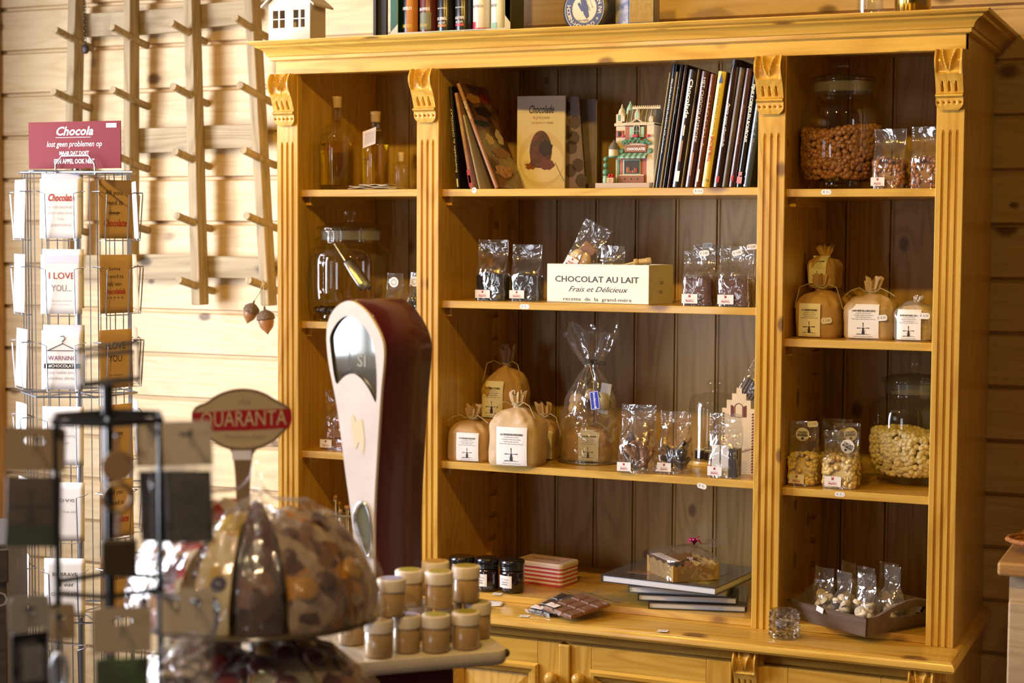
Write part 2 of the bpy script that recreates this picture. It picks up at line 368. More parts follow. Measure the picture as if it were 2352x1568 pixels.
def panel_door(xa, xb, za, zb, knob_at=None, nm='door'):
    s = .062; d = MB().box(xa, xa+s, BF-.012, BF+.012, za, zb).build(nm, M_hz, base, bevel=.002)
    MB().box(xb-s, xb, BF-.012, BF+.012, za, zb).build('door_stile', M_hz, d, bevel=.002)
    for q0, q1 in ((zb-s*.95, zb), (za, za+s*.95)): MB().box(xa+s, xb-s, BF-.012, BF+.012, q0, q1).build('door_rail', M_hx, d, bevel=.001)
    mb = MB(); A, B, Cz, D = xa+s, xb-s, za+s*.95, zb-s*.95
    pr = [(0, -.016), (.006, -.024), (.014, -.024), (.02, -.014), (.03, -.010), (.034, -.002)]
    mb.loft([[(A+e-.004, BF+y, Cz+e-.004), (B-e+.004, BF+y, Cz+e-.004), (B-e+.004, BF+y, D-e+.004), (A+e-.004, BF+y, D-e+.004)] for e, y in pr], True, False)
    mb.build('panel_moulding', M_hx, d, smooth=30)
    e = .030; MB().loft([[(A+k, BF+y, Cz+k), (B-k, BF+y, Cz+k), (B-k, BF+y, D-k), (A+k, BF+y, D-k)] for k, y in ((e, 0), (e+.035, -.010))], True, True).build('door_panel', M_hz, d)
    if knob_at:
        kx, kz = knob_at; mb = MB(); mb.M = Matrix.Translation((kx, BF-.012, kz)) @ Matrix.Rotation(R(90), 4, 'X')
        mb.lathe([(.004, 0), (.008, .001), (.007, .008), (.012, .014), (.0165, .022), (.0165, .029), (.012, .036), (.005, .039)], 24); mb.build('door_knob', M_hy, d, smooth=40)
    return d
zd1, zd0 = WT-.062, .12
xs = [at(u, 1490, BF-.01).x for u in (1000, 1290, 1316, 1681, 1752, 2088)]
kz = [at(1267, 1559, BF-.04).z, at(1330, 1562, BF-.04).z]; kx = [at(1267, 1559, BF-.03).x, at(1330, 1562, BF-.03).x]
panel_door(xs[1]-.36, xs[1]-.001, zd0, zd1, (kx[0], kz[0]))
panel_door(xs[2]-.012, xs[3], zd0, zd1, (kx[1], kz[1]))
panel_door(xs[4], xs[5], zd0, zd1)
panel_door(.02, .34, zd0, zd1)
MB().box(xs[1]-.004, xs[2]-.004, BF-.022, BF-.011, zd0, zd1).build('meeting_bead', M_hz, base, bevel=.004)
for nm, (ua, ub) in (('a', (1684, 1737)), ('b', (2088, 2145))):
    xa, xb = at(ua, 1500, BF-.03).x, at(ub, 1500, BF-.03).x
    mb = MB(Matrix.Translation((0, BF, 0))); corbel(mb, xa, xb, WT-.031, .125, .040); mb.build('corbel', M_hz, base, smooth=50)
    MB().box(xa, xb+.012, BF-.010, BF, .1, WT-.03).build('stile', M_hz, base)

hutch = thing('pine_hutch', 'tall varnished pine shelf hutch with fluted posts and a moulded cornice', 'shelf unit', (0, 0, WT))
H = Matrix.Translation((0, 0, -WT))
def HM(): return MB(H)
ZF = 2.1826; PX = [(0, .0644), (.418, .4817), (1.3221, 1.3882), (1.7372, 1.80)]
UPR = [(.0, .058), (.442, .478), (1.350, 1.385), (1.765, 1.80)]
zb = WT+.0005
for i, (a, b) in enumerate(UPR):
    mb = HM(); mb.box(a, b, SY-.001, HD, zb, 2.24); mb.build('upright', M_hz, hutch)
for i, (a, b) in enumerate(PX):
    w = b-a; zs = 2.005; mb = HM()
    # fluted strip: cross-section with three grooves below zs, plain above
    gw = w*.040; pts = [(a, SY), (a, .0015), (a+.0015, 0)]
    for c in (.25, .5, .75):
        g = a+w*c; pts += [(g-gw-.001, 0), (g-gw*.8, .006), (g+gw*.8, .006), (g+gw+.001, 0)]
    pts += [(b-.0015, 0), (b, .0015), (b, SY)]
    flat = [(x, y if y > .01 else (.0015 if k in (1, len(pts)-2) else 0)) for k, (x, y) in enumerate(pts)]
    mb.loft([[(x, y, zb) for x, y in pts], [(x, y, zs-.012) for x, y in pts], [(x, y, zs) for x, y in flat], [(x, y, 2.24) for x, y in flat]])
    mb.build('fluted_post', M_hz, hutch)
    mb = HM(); corbel(mb, a-.0, a+w*.97, ZF-.0005, .135, .046); mb.build('corbel', M_hz, hutch, smooth=50)
# back of tongue-and-groove boards with a bead at each joint
BK = .455; mb = HM(); bw = .1155; x = .05
while x < 1.78:
    xb = min(x+bw, 1.79)
    pr = [(x+.001, BK+.012), (x+.001, BK+.004), (x+.003, BK), (x+.0075, BK), (x+.009, BK+.003), (x+.0115, BK+.003), (x+.013, BK), (xb-.002, BK), (xb-.0005, BK+.004), (xb-.0005, BK+.012)]
    mb.loft([[(p, q, zb) for p, q in pr], [(p, q, 2.24) for p, q in pr]]); x = xb
mb.box(.02, 1.79, BK+.012, HD, zb, 2.24); mb.build('back_panel', M_back, hutch)
HM().box(.02, 1.78, .03, BK, 2.232, 2.245).build('top_panel', M_hx, hutch)
HM().box(.0, 1.80, -.004, .03, ZF, 2.2225).build('frieze', M_hx, hutch, bevel=.0015)
zc0, zc1 = 2.2185, 2.268
cp_ = [(.0, zc0), (.008, zc0), (.012, zc0+.002), (.013, zc0+.010), (.017, zc0+.0115), (.019, zc0+.015), (.022, zc0+.022), (.029, zc0+.029), (.039, zc0+.033), (.041, zc0+.036), (.042, zc0+.0375), (.046, zc0+.0385), (.053, zc0+.042), (.056, zc0+.047), (.056, zc0+.0495)]
mb = HM(); mb.loft([[(-d, HD, z), (-d, -.004-d, z), (1.80+d, -.004-d, z), (1.80+d, HD, z)] for d, z in cp_]); CT = zc1
mb.build('cornice', M_hx, hutch, smooth=25)
# shelves
def zat(u, v): return at(u, v, SY).z
S1, S2, S3 = .80+1.0771, .80+.7896, .80+.3706
L1, L2, L3 = zat(800, 435), zat(692, 737), zat(695, 1034)
R1, R2, R3 = zat(1980, 433), zat(1980, 783), zat(1970, 1130)
SHELVES = []
def shelf(a, b, z, th=.019):
    s = HM().box(a, b, SY, BK, z-th, z).build('shelf', M_hx, hutch, bevel=.0015); SHELVES.append(s)
    for p, q in ((a, a+.018), (b-.018, b)): HM().box(p, q, SY+.03, BK-.1, z-th-.022, z-th).build('shelf_cleat', M_hy, s)
    return s
sL = [shelf(.058, .442, z) for z in (L1, L2, L3)]
sM = [shelf(.478, 1.350, z) for z in (S1, S2, S3)]
sR = [shelf(1.385, 1.765, z) for z in (R1, R2, R3)]
BB = WT+.018
for a, b in ((.058, .442), (.478, 1.350), (1.385, 1.765)): HM().box(a, b, SY-.002, BK, zb, BB).build('bottom_board', M_hx, hutch, bevel=.001)
for a in (.478, 1.385):
    mb = HM(); z = WT+.05
    mb.box(a, a+.010, BK-.085, BK-.045, zb+.02, 2.2)
    while z < 2.15: mb.box(a, a+.010, BK-.125, BK-.0855, z, z+.045); z += .062
    mb.build('notched_rail', M_hz, hutch)
def sticker(sh, u, v, w, h, txt, Y=SY, kind=0, rot=0):
    p = at(u, v, Y-.0006); mb = HM(); c = Matrix.Translation(p) @ Matrix.Rotation(R(rot), 4, 'Y')
    mb.M = H @ c
    k = h*.28; poly = [(-w/2, -h/2+k), (-w/2+k, -h/2), (w/2-k, -h/2), (w/2, -h/2+k), (w/2, h/2-k), (w/2-k, h/2), (-w/2+k, h/2), (-w/2, h/2-k)]
    mb.prism(poly, 0, .0005); s = mb.build('price_label', M_paper, sh)
    mb = MB(H @ c); mb.text(txt, h*.62, lambda a, b: (a, -.0004, b), width=w*.7); mb.build('lettering', M_grey, s)
sticker(sM[0], 1604, 439, .026, .013, '€ 3.50'); sticker(sM[0], 1089, 437, .013, .015, '€,', rot=8)
sticker(sM[1], 1205, 704, .026, .012, '€ 5.-', SY); sticker(sM[2], 1612, 1116, .024, .013, '€ 4,-', SY, rot=12)
sticker(sR[0], 1898, 441, .024, .012, '€ 5,-'); sticker(sR[2], 1929, 1135, .024, .011, '€ 3,-')
# ------------------------------------------------------------------ goods: generators
def spot(u0, u1, vb, vt, d, z=None, Y=None, uc=None):
    """front-left / right-most pixel, base and top pixel -> (x centre, y of the front, width, height) of a block of depth d"""
    uc = uc or (u0+u1)/2
    if Y is None: Y = atz(u0*.6+u1*.4, vb, z).y
    xl, xr = at(u0, vb, Y).x, at(u1, vb, Y).x
    w = xr-xl-.20*d
    hz = at(uc, vt, Y+d*.4).z
    return xl+w/2, Y, w, (hz-z) if z is not None else hz-at(uc, vb, Y).z
def sup(a, b, t, n=4):
    c, s_ = math.cos(t), math.sin(t)
    return (a*math.copysign(abs(c)**(2/n), c), b*math.copysign(abs(s_)**(2/n), s_))
M_spr_d = plain('dark_sprinkles', (.018, .010, .007), .35, noise_amt=.6, nscale=420, bump=1)
M_spr_b = plain('milk_sprinkles', (.20, .062, .022), .4, noise_amt=.55, nscale=420, bump=1)
M_milk = plain('milk_chocolate', (.30, .125, .045), .4, noise_amt=.1, nscale=20)
M_whit = plain('white_chocolate', (.78, .66, .40), .4, noise_amt=.06, nscale=20)
M_whit2 = plain('yellow_white_chocolate', (.80, .62, .26), .4, noise_amt=.06, nscale=20)
M_darkc = plain('dark_chocolate', (.035, .016, .009), .3, noise_amt=.2, nscale=40)
M_cook = plain('macaroon', (.74, .62, .44), .6, noise_amt=.12, nscale=60, bump=.3)
M_fudge = plain('fudge', (.48, .22, .07), .55, noise_amt=.2, nscale=80, bump=.3)
def drop(mb, p, r, h, q, n=10):
    Mx = Matrix.Translation(p) @ q.to_matrix().to_4x4(); o = mb.M; mb.M = o @ Mx
    mb.lathe([(r*.45, -h*.5), (r*.85, -h*.46), (r, -h*.2), (r*.96, h*.12), (r*.75, h*.45), (r*.4, h*.66), (r*.12, h*.72)], n); mb.M = o
from mathutils import Quaternion, Euler
def rq(rnd, tilt=1.0):
    return Euler((rnd.gauss(0, .6*tilt), rnd.gauss(0, .6*tilt), rnd.uniform(0, 6.28))).to_quaternion()
def heap(rnd, ring, h0, h1, r, h, top, cnt_side, cnt_top, out=1.0):
    """chocolate drops on the outside of a filled volume: ring(t,z) gives the wall, top(x,y) the surface height"""
    mb = MB()
    for i in range(cnt_side):
        t = rnd.uniform(0, 2*PI); k = rnd.random(); z = h0+(h1-h0)*k
        x, y = ring(t, z); s = rnd.uniform(.93, .985)*out; x *= s; y *= s
        if z > top(x, y): continue
        nrm = Vector((x, y, 0)).normalized(); q = nrm.to_track_quat('Z', 'Y') @ Euler((rnd.gauss(0, .28), rnd.gauss(0, .28), 0)).to_quaternion()
        drop(mb, (x, y, max(z, h0+r*.5)), r*rnd.uniform(.88, 1.1), h, q)
    for i in range(cnt_top):
        t = rnd.uniform(0, 2*PI); k = rnd.random()**.5*.95; x, y = ring(t, h1); x *= k; y *= k
        drop(mb, (x, y, top(x, y)+rnd.uniform(-.3, .5)*r), r*rnd.uniform(.88, 1.1), h, rq(rnd))
    return mb
def core(ring, h0, top, s=.9, n=28):
    mb = MB(); rr = []
    for z, k in ((h0, s), (None, s), (None, s*.6), (None, .02)):
        rg = []
        for j in range(n):
            x, y = ring(2*PI*j/n, h0 if z is None else z); x *= k; y *= k
            rg.append((x, y, top(x, y)-.004 if z is None else z))
        rr.append(rg)
    return mb.loft(rr)
def shop_sticker(parent, x0, z0, w, h, y, fn=None):
    mb = MB(); mb.box(x0, x0+w, y-.0008, y, z0, z0+h); s = mb.build('shop_label', M_paper, parent)
    mb = MB(); f = front(x0+w/2, z0+h/2, y-.0011)
    q = h*.1; mb.add([f(-q*1.1, h*.14), f(q*1.1, h*.14), f(q*1.1, h*.44), f(q*.55, h*.44), f(q*.55, h*.36), f(-q*.55, h*.36), f(-q*.55, h*.44), f(-q*1.1, h*.44)], [list(range(8))]); mb.build('emblem', M_red, s)
    mb = MB(); mb.text('Chocolaterie', h*.15, front(x0+w/2, z0+h*.42, y-.0011), width=w*.52); mb.text('Magdalena', h*.2, front(x0+w/2, z0+h*.27, y-.0011), width=w*.5, bold=.02)
    mb.box(x0+w*.14, x0+w*.86, y-.0011, y-.00105, z0+h*.11, z0+h*.125); mb.build('lettering', M_red, s)
    return s
def price_tag(parent, x, z, y, txt='€ 3.80', w=.026, h=.014, rot=-6):
    mb = MB(Matrix.Translation((x, y, z)) @ Matrix.Rotation(R(rot), 4, 'Y')); k = h*.25
    mb.prism([(-w/2, -h/2+k), (-w/2+k, -h/2), (w/2-k, -h/2), (w/2, -h/2+k), (w/2, h/2-k), (w/2-k, h/2), (-w/2+k, h/2), (-w/2, h/2-k)], 0, .0006); s = mb.build('price_tag', M_paper, parent)
    mb = MB(Matrix.Translation((x, y-.0004, z)) @ Matrix.Rotation(R(rot), 4, 'Y')); mb.text(txt, h*.6, lambda a, b: (a, 0, b), width=w*.75); mb.build('lettering', M_grey, s)
def wrap_film(w, d, h, seed, fill=.5, amp=.0045, nu=56, nv=44, flare=1.0, headf=.80, fold=None):
    """block-bottom clear bag: full depth below, pinched to a flat header on top"""
    rs = Vector((seed*3.1, seed*1.7, seed*5.3))
    def fn(a, b):
        t = 2*PI*a; z = h*b
        if b < fill: k = 1
        elif b < headf: q = (b-fill)/(headf-fill); k = 1-.94*(q*q*(3-2*q))
        else: k = .06
        x, y = sup(w/2*(1+(flare-1)*b), d/2*k, t, 5 if b < fill else 3.2)
        am = amp*min(1, .25+b*1.6) * (1 if b < headf else .55)
        p = Vector((x*22, y*22, z*15))+rs
        y += am*(noise.noise(p)*1.5 + .8*(abs(noise.noise(p*2.1))-.25)); x += am*.6*noise.noise(p+Vector((9, 4, 2)))
        if b == 0: z = 0
        return (x, y, z + (0 if b < .97 else am*.5*noise.noise(Vector((x*60, 0, seed)))))
    mb = MB(); mb.grid(fn, nu, nv, cu=True); return mb
def block_fill(w, d, fh, seed, bump=.004):
    ring = lambda t, z: sup(w/2*.965, d/2*.955, t, 5)
    top = lambda x, y: fh + bump*2*noise.noise(Vector((x*22, y*22, seed)))+bump*(1-(2*x/w)**2)
    mb = MB(); n = 40; rg = [[(*ring(2*PI*j/n, 0), .001) for j in range(n)]]
    for k in (1, .8, .5, .2): rg.append([(ring(2*PI*j/n, 0)[0]*k, ring(2*PI*j/n, 0)[1]*k, top(ring(2*PI*j/n, 0)[0]*k, ring(2*PI*j/n, 0)[1]*k)-(.006 if k == 1 else 0)) for j in range(n)])
    return mb.loft(rg), ring, top
def bag(name, label, cat, x, y, z, w, d, h, fillf, content, seed, group=None, rz=0, sticker_=(.04, .02), st_x=None, tags=(), amp=.0045, mat_=None, headf=.8, n_side=170, n_top=40, rdrop=.0062, clear='film_bag'):
    t = thing(name, label, cat, (x, y+d/2, z), rz, group)
    fh = h*fillf; rnd = random.Random(seed)
    wrap_film(w, d, h, seed, fill=min(.75, fillf+.05), amp=amp, headf=headf).build(clear, mat_ or M_cello, t, smooth=60)
    if content in ('dark', 'brown'):
        mb, ring, top = block_fill(w, d, fh, seed); mb.build('sprinkles', M_spr_d if content == 'dark' else M_spr_b, t, smooth=50, kind='stuff')
    elif content in ('milk', 'white', 'yellow'):
        mb, ring, top = block_fill(w*.9, d*.86, fh-rdrop, seed)
        mt = {'milk': M_milk, 'white': M_whit, 'yellow': M_whit2}[content]
        _, ring2, top2 = block_fill(w*.98, d*.95, fh, seed)
        hp = heap(rnd, ring2, .003, fh*1.05, rdrop, rdrop*1.15, top2, n_side, n_top); o = len(hp.v); hp.v += mb.v; hp.f += [[i+o for i in f] for f in mb.f]; hp.mi += mb.mi
        hp.build('chocolate_drops', mt, t, smooth=60, kind='stuff')
    if sticker_:
        sw, sh = sticker_; sx = st_x if st_x is not None else -w/2+.004
        shop_sticker(t, sx, .006, sw, sh, -d/2-.0035)
    for tg in tags: price_tag(t, *tg)
    return t
# --- paper sacks
def windmill(mb, f, cx, cz, s):
    def q(pts): mb.add([f(cx+a*s, cz+b*s) for a, b in pts], [list(range(len(pts)))])
    q([(-.16, -.42), (.16, -.42), (.08, .10), (-.08, .10)]); q([(-.10, .10), (.10, .10), (.07, .2), (0, .24), (-.07, .2)])
    q([(-.28, -.12), (.28, -.12), (.28, -.095), (-.28, -.095)])
    q([(-.012, .12), (.012, .12), (.03, .72), (-.06, .72)]); q([(-.62, .13), (-.04, .17), (-.04, .20), (-.62, .22)]); q([(.04, .17), (.62, .15), (.62, .24), (.04, .20)])
    q([(-.7, -.44), (.7, -.42), (.7, -.45), (-.7, -.47)])
    for k in (-.62, -.5, -.4, -.3, .3): q([(k, -.43), (k+.05, -.43), (k+.05, -.36), (k, -.34)])
def sack(name, label, x, y, z, w, d, h, seed, title='1kg PANNENKOEKENMIX', lab=(-.3, .36, .0, .55), mat_=None, rz=0, group=None, string=True, tag_=None, n=4.0, tuft=.036, cat='paper sack', lines=True, mill=True, ruff=1.0, rx=0):
    t = thing(name, label, cat, (x, y+d/2, z), rz, group, rx=rx); rs = Vector((seed*2.3, seed*4.1, seed)); hb = h-tuft
    def prof(b):      # b 0..1 over the body height
        if b < .06: return .95+.05*b/.06
        if b < .62: return 1.0+.02*math.sin(PI*(b-.06)/.56)
        q = (b-.62)/.38; return max(.12, (1-q**2.3)**.62)
    def body(a, b):
        tt = 2*PI*a; zz = hb*b; k = prof(b); x_, y_ = sup(w/2*k, d/2*k, tt, n if b < .6 else n-(n-2)*(b-.6)/.4)
        gath = max(0, (b-.52)/.48); pl = math.sin(tt*9+2*noise.noise(Vector((a*5, 0, seed))))*.055*gath*(1.2-gath*.4)
        nn = noise.noise(Vector((x_*20, y_*20, zz*16))+rs)*.0058*(.7+gath)+ (abs(noise.noise(Vector((x_*40, y_*40, zz*30))+rs))-.2)*.007*(.30+gath)
        r_ = math.hypot(x_, y_); f_ = 1+pl+nn/max(r_, .01)
        return (x_*f_, y_*f_, zz+(.006*noise.noise(Vector((x_*30, y_*30, seed))) if b > .7 else 0))
    mb = MB(); mb.grid(body, 72, 44, cu=True); rn = .0115*ruff
    def neck(a, b):   # gathered tuft
        tt = 2*PI*a; r0 = w/2*.12; r_ = rn*(1.0 if b < .15 else 1+.75*(b-.15)**.8)
        if b < .02: r_ = max(rn, .012)
        pl = 1+.30*math.sin(tt*9+seed)*min(1, b*2)+.2*noise.noise(Vector((math.cos(tt)*2, math.sin(tt)*2, seed+b*2)))
        return (r_*pl*math.cos(tt)+.006*b*math.sin(seed*7), r_*.7*pl*math.sin(tt), hb-.004+(tuft+.004)*b*(1+.16*math.sin(tt*5+seed*2)*b))
    mb.grid(neck, 56, 12, cu=True); mb.build('paper_bag', mat_ or M_kraft, t, smooth=38)
    if string:
        mb = MB(); zz = hb+.004
        for k in range(3): mb.tube([((rn+.003)*math.cos(q), (rn+.003)*.8*math.sin(q), zz+.0035*k+.002*math.sin(q*2+k)) for q in [2*PI*j/16 for j in range(16)]], .0016, 6, True)
        for sgn, ln in ((-1, .05), (1, .065)):
            mb.tube([(sgn*.01, -rn-.002, zz), (sgn*.026, -rn-.012, zz+.010), (sgn*.045, -rn-.018, zz+.002), (sgn*(.03+ln*.5), -rn-.024, zz-.008-.02*(seed % 3))], .0013, 6)
        mb.build('tie_string', M_string, t, smooth=60)
    if lab:
        a0, a1, b0, b1 = lab; xa, xb, za, zb_ = w*a0, w*a1, hb*b0+.003, hb*b1
        def surf(px, pz, off=.0):
            k = prof(min(.999, max(0, pz/hb))); A, B = w/2*k, d/2*k; nn_ = n if pz/hb < .6 else n-(n-2)*(pz/hb-.6)/.4
            q = max(0, 1-abs(px/A)**nn_)**(1/nn_) if abs(px) < A else 0
            return (px, -B*q-.0042-off, pz)
        mb = MB(); mb.grid(lambda a, b: surf(xa+(xb-xa)*a, za+(zb_-za)*b), 14, 14); s = mb.build('paper_label', M_paper, t, smooth=60)
        mb = MB(); cx, LW, LH = (xa+xb)/2, xb-xa, zb_-za
        f = lambda a, b: surf(a, b, .0006)
        if lines:
            mb.text(title, LH*.075, lambda a, b: f(cx+a, za+LH*.80+b), width=LW*.74, bold=.03)
            for k, tx in enumerate(('van de Bronckhorster Molen', 'heerlijke traditionele bakmix', 'ambachtelijk gemalen', 'Molen open: elke zaterdag 10-16 uur')):
                mb.text(tx, LH*.045, lambda a, b, k=k: f(cx+a, za+LH*(.735-.058*k)+b), width=LW*(.5, .62, .5, .78)[k])
        if mill: windmill(mb, f, cx, za+LH*.24, LH*.30 if lines else LH*.36)
        mb.text('www.bronckhorstermolen.nl', LH*.04, lambda a, b: f(cx+a, za+LH*.045+b), width=LW*.6)
        mb.build('lettering', M_ink, s)
    if tag_: price_tag(t, *tag_)
    return t
# --- glass jars
M_seal = film('jar_seal', (.8, .8, .8), 1.5, 1.2, .1, haze=.22, hazecol=(.5, .48, .45))
def jar(name, label, x, y, z, r, h, lid_r, knob_h, content=None, fillf=.4, seed=1, cat='glass jar', sx=1, neck_f=.82, rdrop=.0085, ns=900, ntp=200, foot=True, knob_r=.022):
    t = thing(name, label, cat, (x, y, z)); hb = h-knob_h-.022; sh = hb*neck_f; nr = lid_r*.90
    pr = [(r*.72, 0), (r*.80, .004), (r*.82, .012), (r*.80, .020), (r*.90, .034), (r*.985, .06), (r, .09), (r, sh*.80), (r*.985, sh*.88), (r*.93, sh*.95), (r*.84, sh*1.0)]
    pr = [(a if a > nr or zz < .1 else nr, zz) for a, zz in pr]; pr += [(nr, sh*1.0+.008), (nr*.985, sh+.014), (nr, hb-.010), (nr*1.05, hb-.006), (nr*1.05, hb)]
    mb = MB(); mb.lathe(pr, 64, cap=False); mb.lathe([(r*.80, .020), (r*.4, .024), (.001, .025)], 64, cap=False)
    mb.build('jar_body', M_glass, t, smooth=60)
    mb = MB(); mb.lathe([(nr*.93, hb-.026), (nr*.97, hb-.024), (nr*.97, hb-.001), (nr*.93, hb)], 48, cap=False); mb.build('seal_ring', M_seal, t, smooth=40)
    mb = MB(); k = hb+.001
    mb.lathe([(nr*.9, k), (lid_r, k+.001), (lid_r*1.01, k+.005), (lid_r*.97, k+.010), (lid_r*.6, k+.018), (knob_r*.9, k+.021), (knob_r*.55, k+.024)], 64, cap=False)
    l = mb.build('glass_lid', M_lid, t, smooth=60)
    mb = MB(); z0 = k+.022; mb.lathe([(knob_r*.55, z0), (knob_r*.5, z0+knob_h*.15), (knob_r, z0+knob_h*.45), (knob_r, z0+knob_h*.75), (knob_r*.7, z0+knob_h*.95), (.001, z0+knob_h)], 24)
    mb.build('lid_knob', M_glass2, l, smooth=60)
    if content:
        rnd = random.Random(seed); fh = hb*fillf
        def rad(zz):
            for (ra, za), (rb, zb_) in zip(pr, pr[1:]):
                if za <= zz <= zb_ and zb_ > za: return ra+(rb-ra)*(zz-za)/(zb_-za)
            return r
        ring = lambda tt, zz: ((rad(max(.021, zz))-.004)*math.cos(tt), (rad(max(.021, zz))-.004)*math.sin(tt))
        top = lambda a, b: fh+.018*noise.noise(Vector((a*9, b*9, seed)))
        hp = heap(rnd, ring, .026, fh+.02, rdrop, rdrop*1.15, top, ns, ntp)
        rr = []
        for zz, kk in ((.03, .82), (max(.034, min(.08, fh*.6)), .88), (fh-.012, .88), (fh-.010, .02)): rr.append([(ring(2*PI*j/32, zz)[0]*kk, ring(2*PI*j/32, zz)[1]*kk, zz) for j in range(32)])
        hp.loft(rr); hp.build('chocolate_drops', content, t, smooth=60, kind='stuff')
    return t
M_lid = film('lid_glass', (.80, .82, .82), 1.5, 1.1, .0, 0, 10, .02)
# --- books
M_page = plain('book_pages', (.72, .67, .56), .8)
def book(label, xr, y, z, w, h, d, lean, colr, title=None, tcol=None, tsize=.55, group=None, rz=0, ref='R', tz=(.08, .75), shear=0, extra=(), gloss=.25, bold=.0, name='book', flip=False):
    """spine faces -y; lean>0 tips the top towards +x and the book stands on its lower right edge"""
    t = thing(name, label, 'book', (xr, y, z), rz, group, ry=R(lean))
    m_ = colr if not isinstance(colr, tuple) else plain('book_cover', colr, gloss, coat=.4)
    X0, X1 = (-w, 0) if ref == 'R' else (0, w); c = .002
    mb = MB(); mb.box(X0, X0+c, .004, d, 0, h); mb.box(X1-c, X1, .004, d, 0, h)
    n = 6; rg = []
    poly = [(X0, .004)]+[(X0+(X1-X0)*i/n, .004-.004*math.sin(PI*i/n)) for i in range(1, n)]+[(X1, .004), (X1, .006), (X0, .006)]
    mb.loft([[(a, b, 0) for a, b in poly], [(a, b, h) for a, b in poly]]); cv = mb.build('cover', m_, t, smooth=40)
    MB().box(X0+c, X1-c, .006, d-.004, .003, h-.003).build('page_block', M_page, t)
    if title:
        mb = MB(); xc = (X0+X1)/2; L = h*tz[1]; fn = (lambda a, b: (xc+b, -.0006, h-h*tz[0]-a)) if not flip else (lambda a, b: (xc-b, -.0006, h*tz[0]+a))
        mb.text(title, w*tsize, fn, 'LEFT', shear, bold, width=L); mb.build('lettering', tcol or M_white, cv)
    for (z0, z1, xa, xb, mt) in extra: MB().box(X0+w*xa, X0+w*xb, -.0011, -.0002, h*z0, h*z1).build('spine_mark', mt, cv)
    return t
# ------------------------------------------------------------------ goods on the hutch
E_ = .0006
def put_bag(u0, u1, vt, vb, d, z, fillv, content, seed, name, label, cat='clear bag', Y=None, **kw):
    x, y, w, h = spot(u0, u1, vb, vt, d, None if Y is not None else z, Y)
    if Y is not None: h = at((u0+u1)/2, vt, Y+d*.4).z - z
    fh = (at((u0+u1)/2, fillv, y+d*.2).z - z)/h
    return bag(name, label, cat, x, y, z+E_, w, d, h, fh, content, seed, **kw)
def put_sack(u0, u1, vt, vb, d, z, seed, label, Y=None, **kw):
    if Y is None: Y = atz((u0+u1)/2, vb, z).y
    yc = Y+d/2; xa, xb = max(at(u0, vb, yc).x, kw.pop('xmin', -9)), at(u1, vb, yc).x; w = (xb-xa)/1.05; x = (xa+xb)/2; y = Y; h = at((u0+u1)/2, vt, yc).z-z
    return sack('paper_sack', label, x, y, z+E_, w, d, h, seed, **kw)

# middle shelf 2: sprinkle bags and the white box
G = 'bags of chocolate sprinkles'
put_bag(1088, 1166, 551, 690, .062, S2, 632, 'dark', 1, 'sprinkle_bag', 'clear bag of dark chocolate sprinkles, the taller one further from the white box', group=G, sticker_=(.042, .021), st_x=-.036)
put_bag(1167, 1244, 562, 691, .062, S2, 637, 'dark', 2, 'sprinkle_bag', 'clear bag of dark chocolate sprinkles, the shorter one nearest the white box', group=G, sticker_=(.042, .021), st_x=-.036)
put_bag(1563, 1644, 577, 703, .058, S2, 642, 'brown', 3, 'sprinkle_bag', 'clear bag of brown chocolate sprinkles in front, nearer the white box', group=G, sticker_=(.040, .023), tags=((.012, .128, -.006),))
put_bag(1645, 1733, 571, 705, .058, S2, 645, 'brown', 4, 'sprinkle_bag', 'clear bag of brown chocolate sprinkles in front, against the fluted post', group=G, sticker_=(.040, .023), tags=((.002, .130, -.006, '€ 3.80', .026, .014, -14),))
put_bag(1584, 1660, 563, 699, .05, S2, 640, 'brown', 5, 'sprinkle_bag', 'clear bag of brown sprinkles behind, mostly hidden by the one nearer the box', Y=.30, group=G, sticker_=None, tags=((.0, .145, -.004),))
put_bag(1668, 1745, 566, 699, .05, S2, 640, 'brown', 6, 'sprinkle_bag', 'clear bag of brown sprinkles behind, mostly hidden by the bag at the post', Y=.22, group=G, sticker_=None, tags=((.02, .143, -.004),))
# wooden box
pL, pR, pE = atz(1256, 693, S2), atz(1490, 700, S2), atz(1523, 696, S2)
ang = math.atan2(pR.y-pL.y, pR.x-pL.x); bw = (pR-pL).length; bh = at(1370, 607, pL.y).z-S2; bdp = .135; th = .008
M_cream = pine('cream_painted_wood', (.76, .75, .66), (.68, .66, .56), 'x', .6, 0, dens=.1, ring=.2, tint=.05)
bx = thing('wooden_box', 'cream painted wooden box with black French lettering on the middle shelf', 'box', ((pL.x+pR.x)/2, (pL.y+pR.y)/2, S2+E_), ang)
MB().box(-bw/2, bw/2, 0, th, 0, bh).build('front_board', M_cream, bx, bevel=.0015); MB().box(-bw/2, bw/2, bdp-th, bdp, 0, bh).build('back_board', M_cream, bx, bevel=.0015)
MB().box(-bw/2, -bw/2+th, th, bdp-th, 0, bh).build('end_board', M_cream, bx); eb = MB().box(bw/2-th, bw/2, th, bdp-th, 0, bh).build('end_board', M_cream, bx)
MB().box(-bw/2+th, bw/2-th, th, bdp-th, .002, .008).build('bottom_board', M_cream, bx)
mb = MB(); mb.text('CHOCOLAT AU LAIT', .021, front(-.002, bh*.60, -.0006), width=bw*.82, bold=.012); mb.text('Frais et Délicieux', .019, front(.0, bh*.345, -.0006), width=bw*.58, shear=.45)
mb.text('recette  de  la  grand-mère', .0125, front(0, bh*.09, -.0006), width=bw*.67); mb.build('lettering', M_ink, bx)
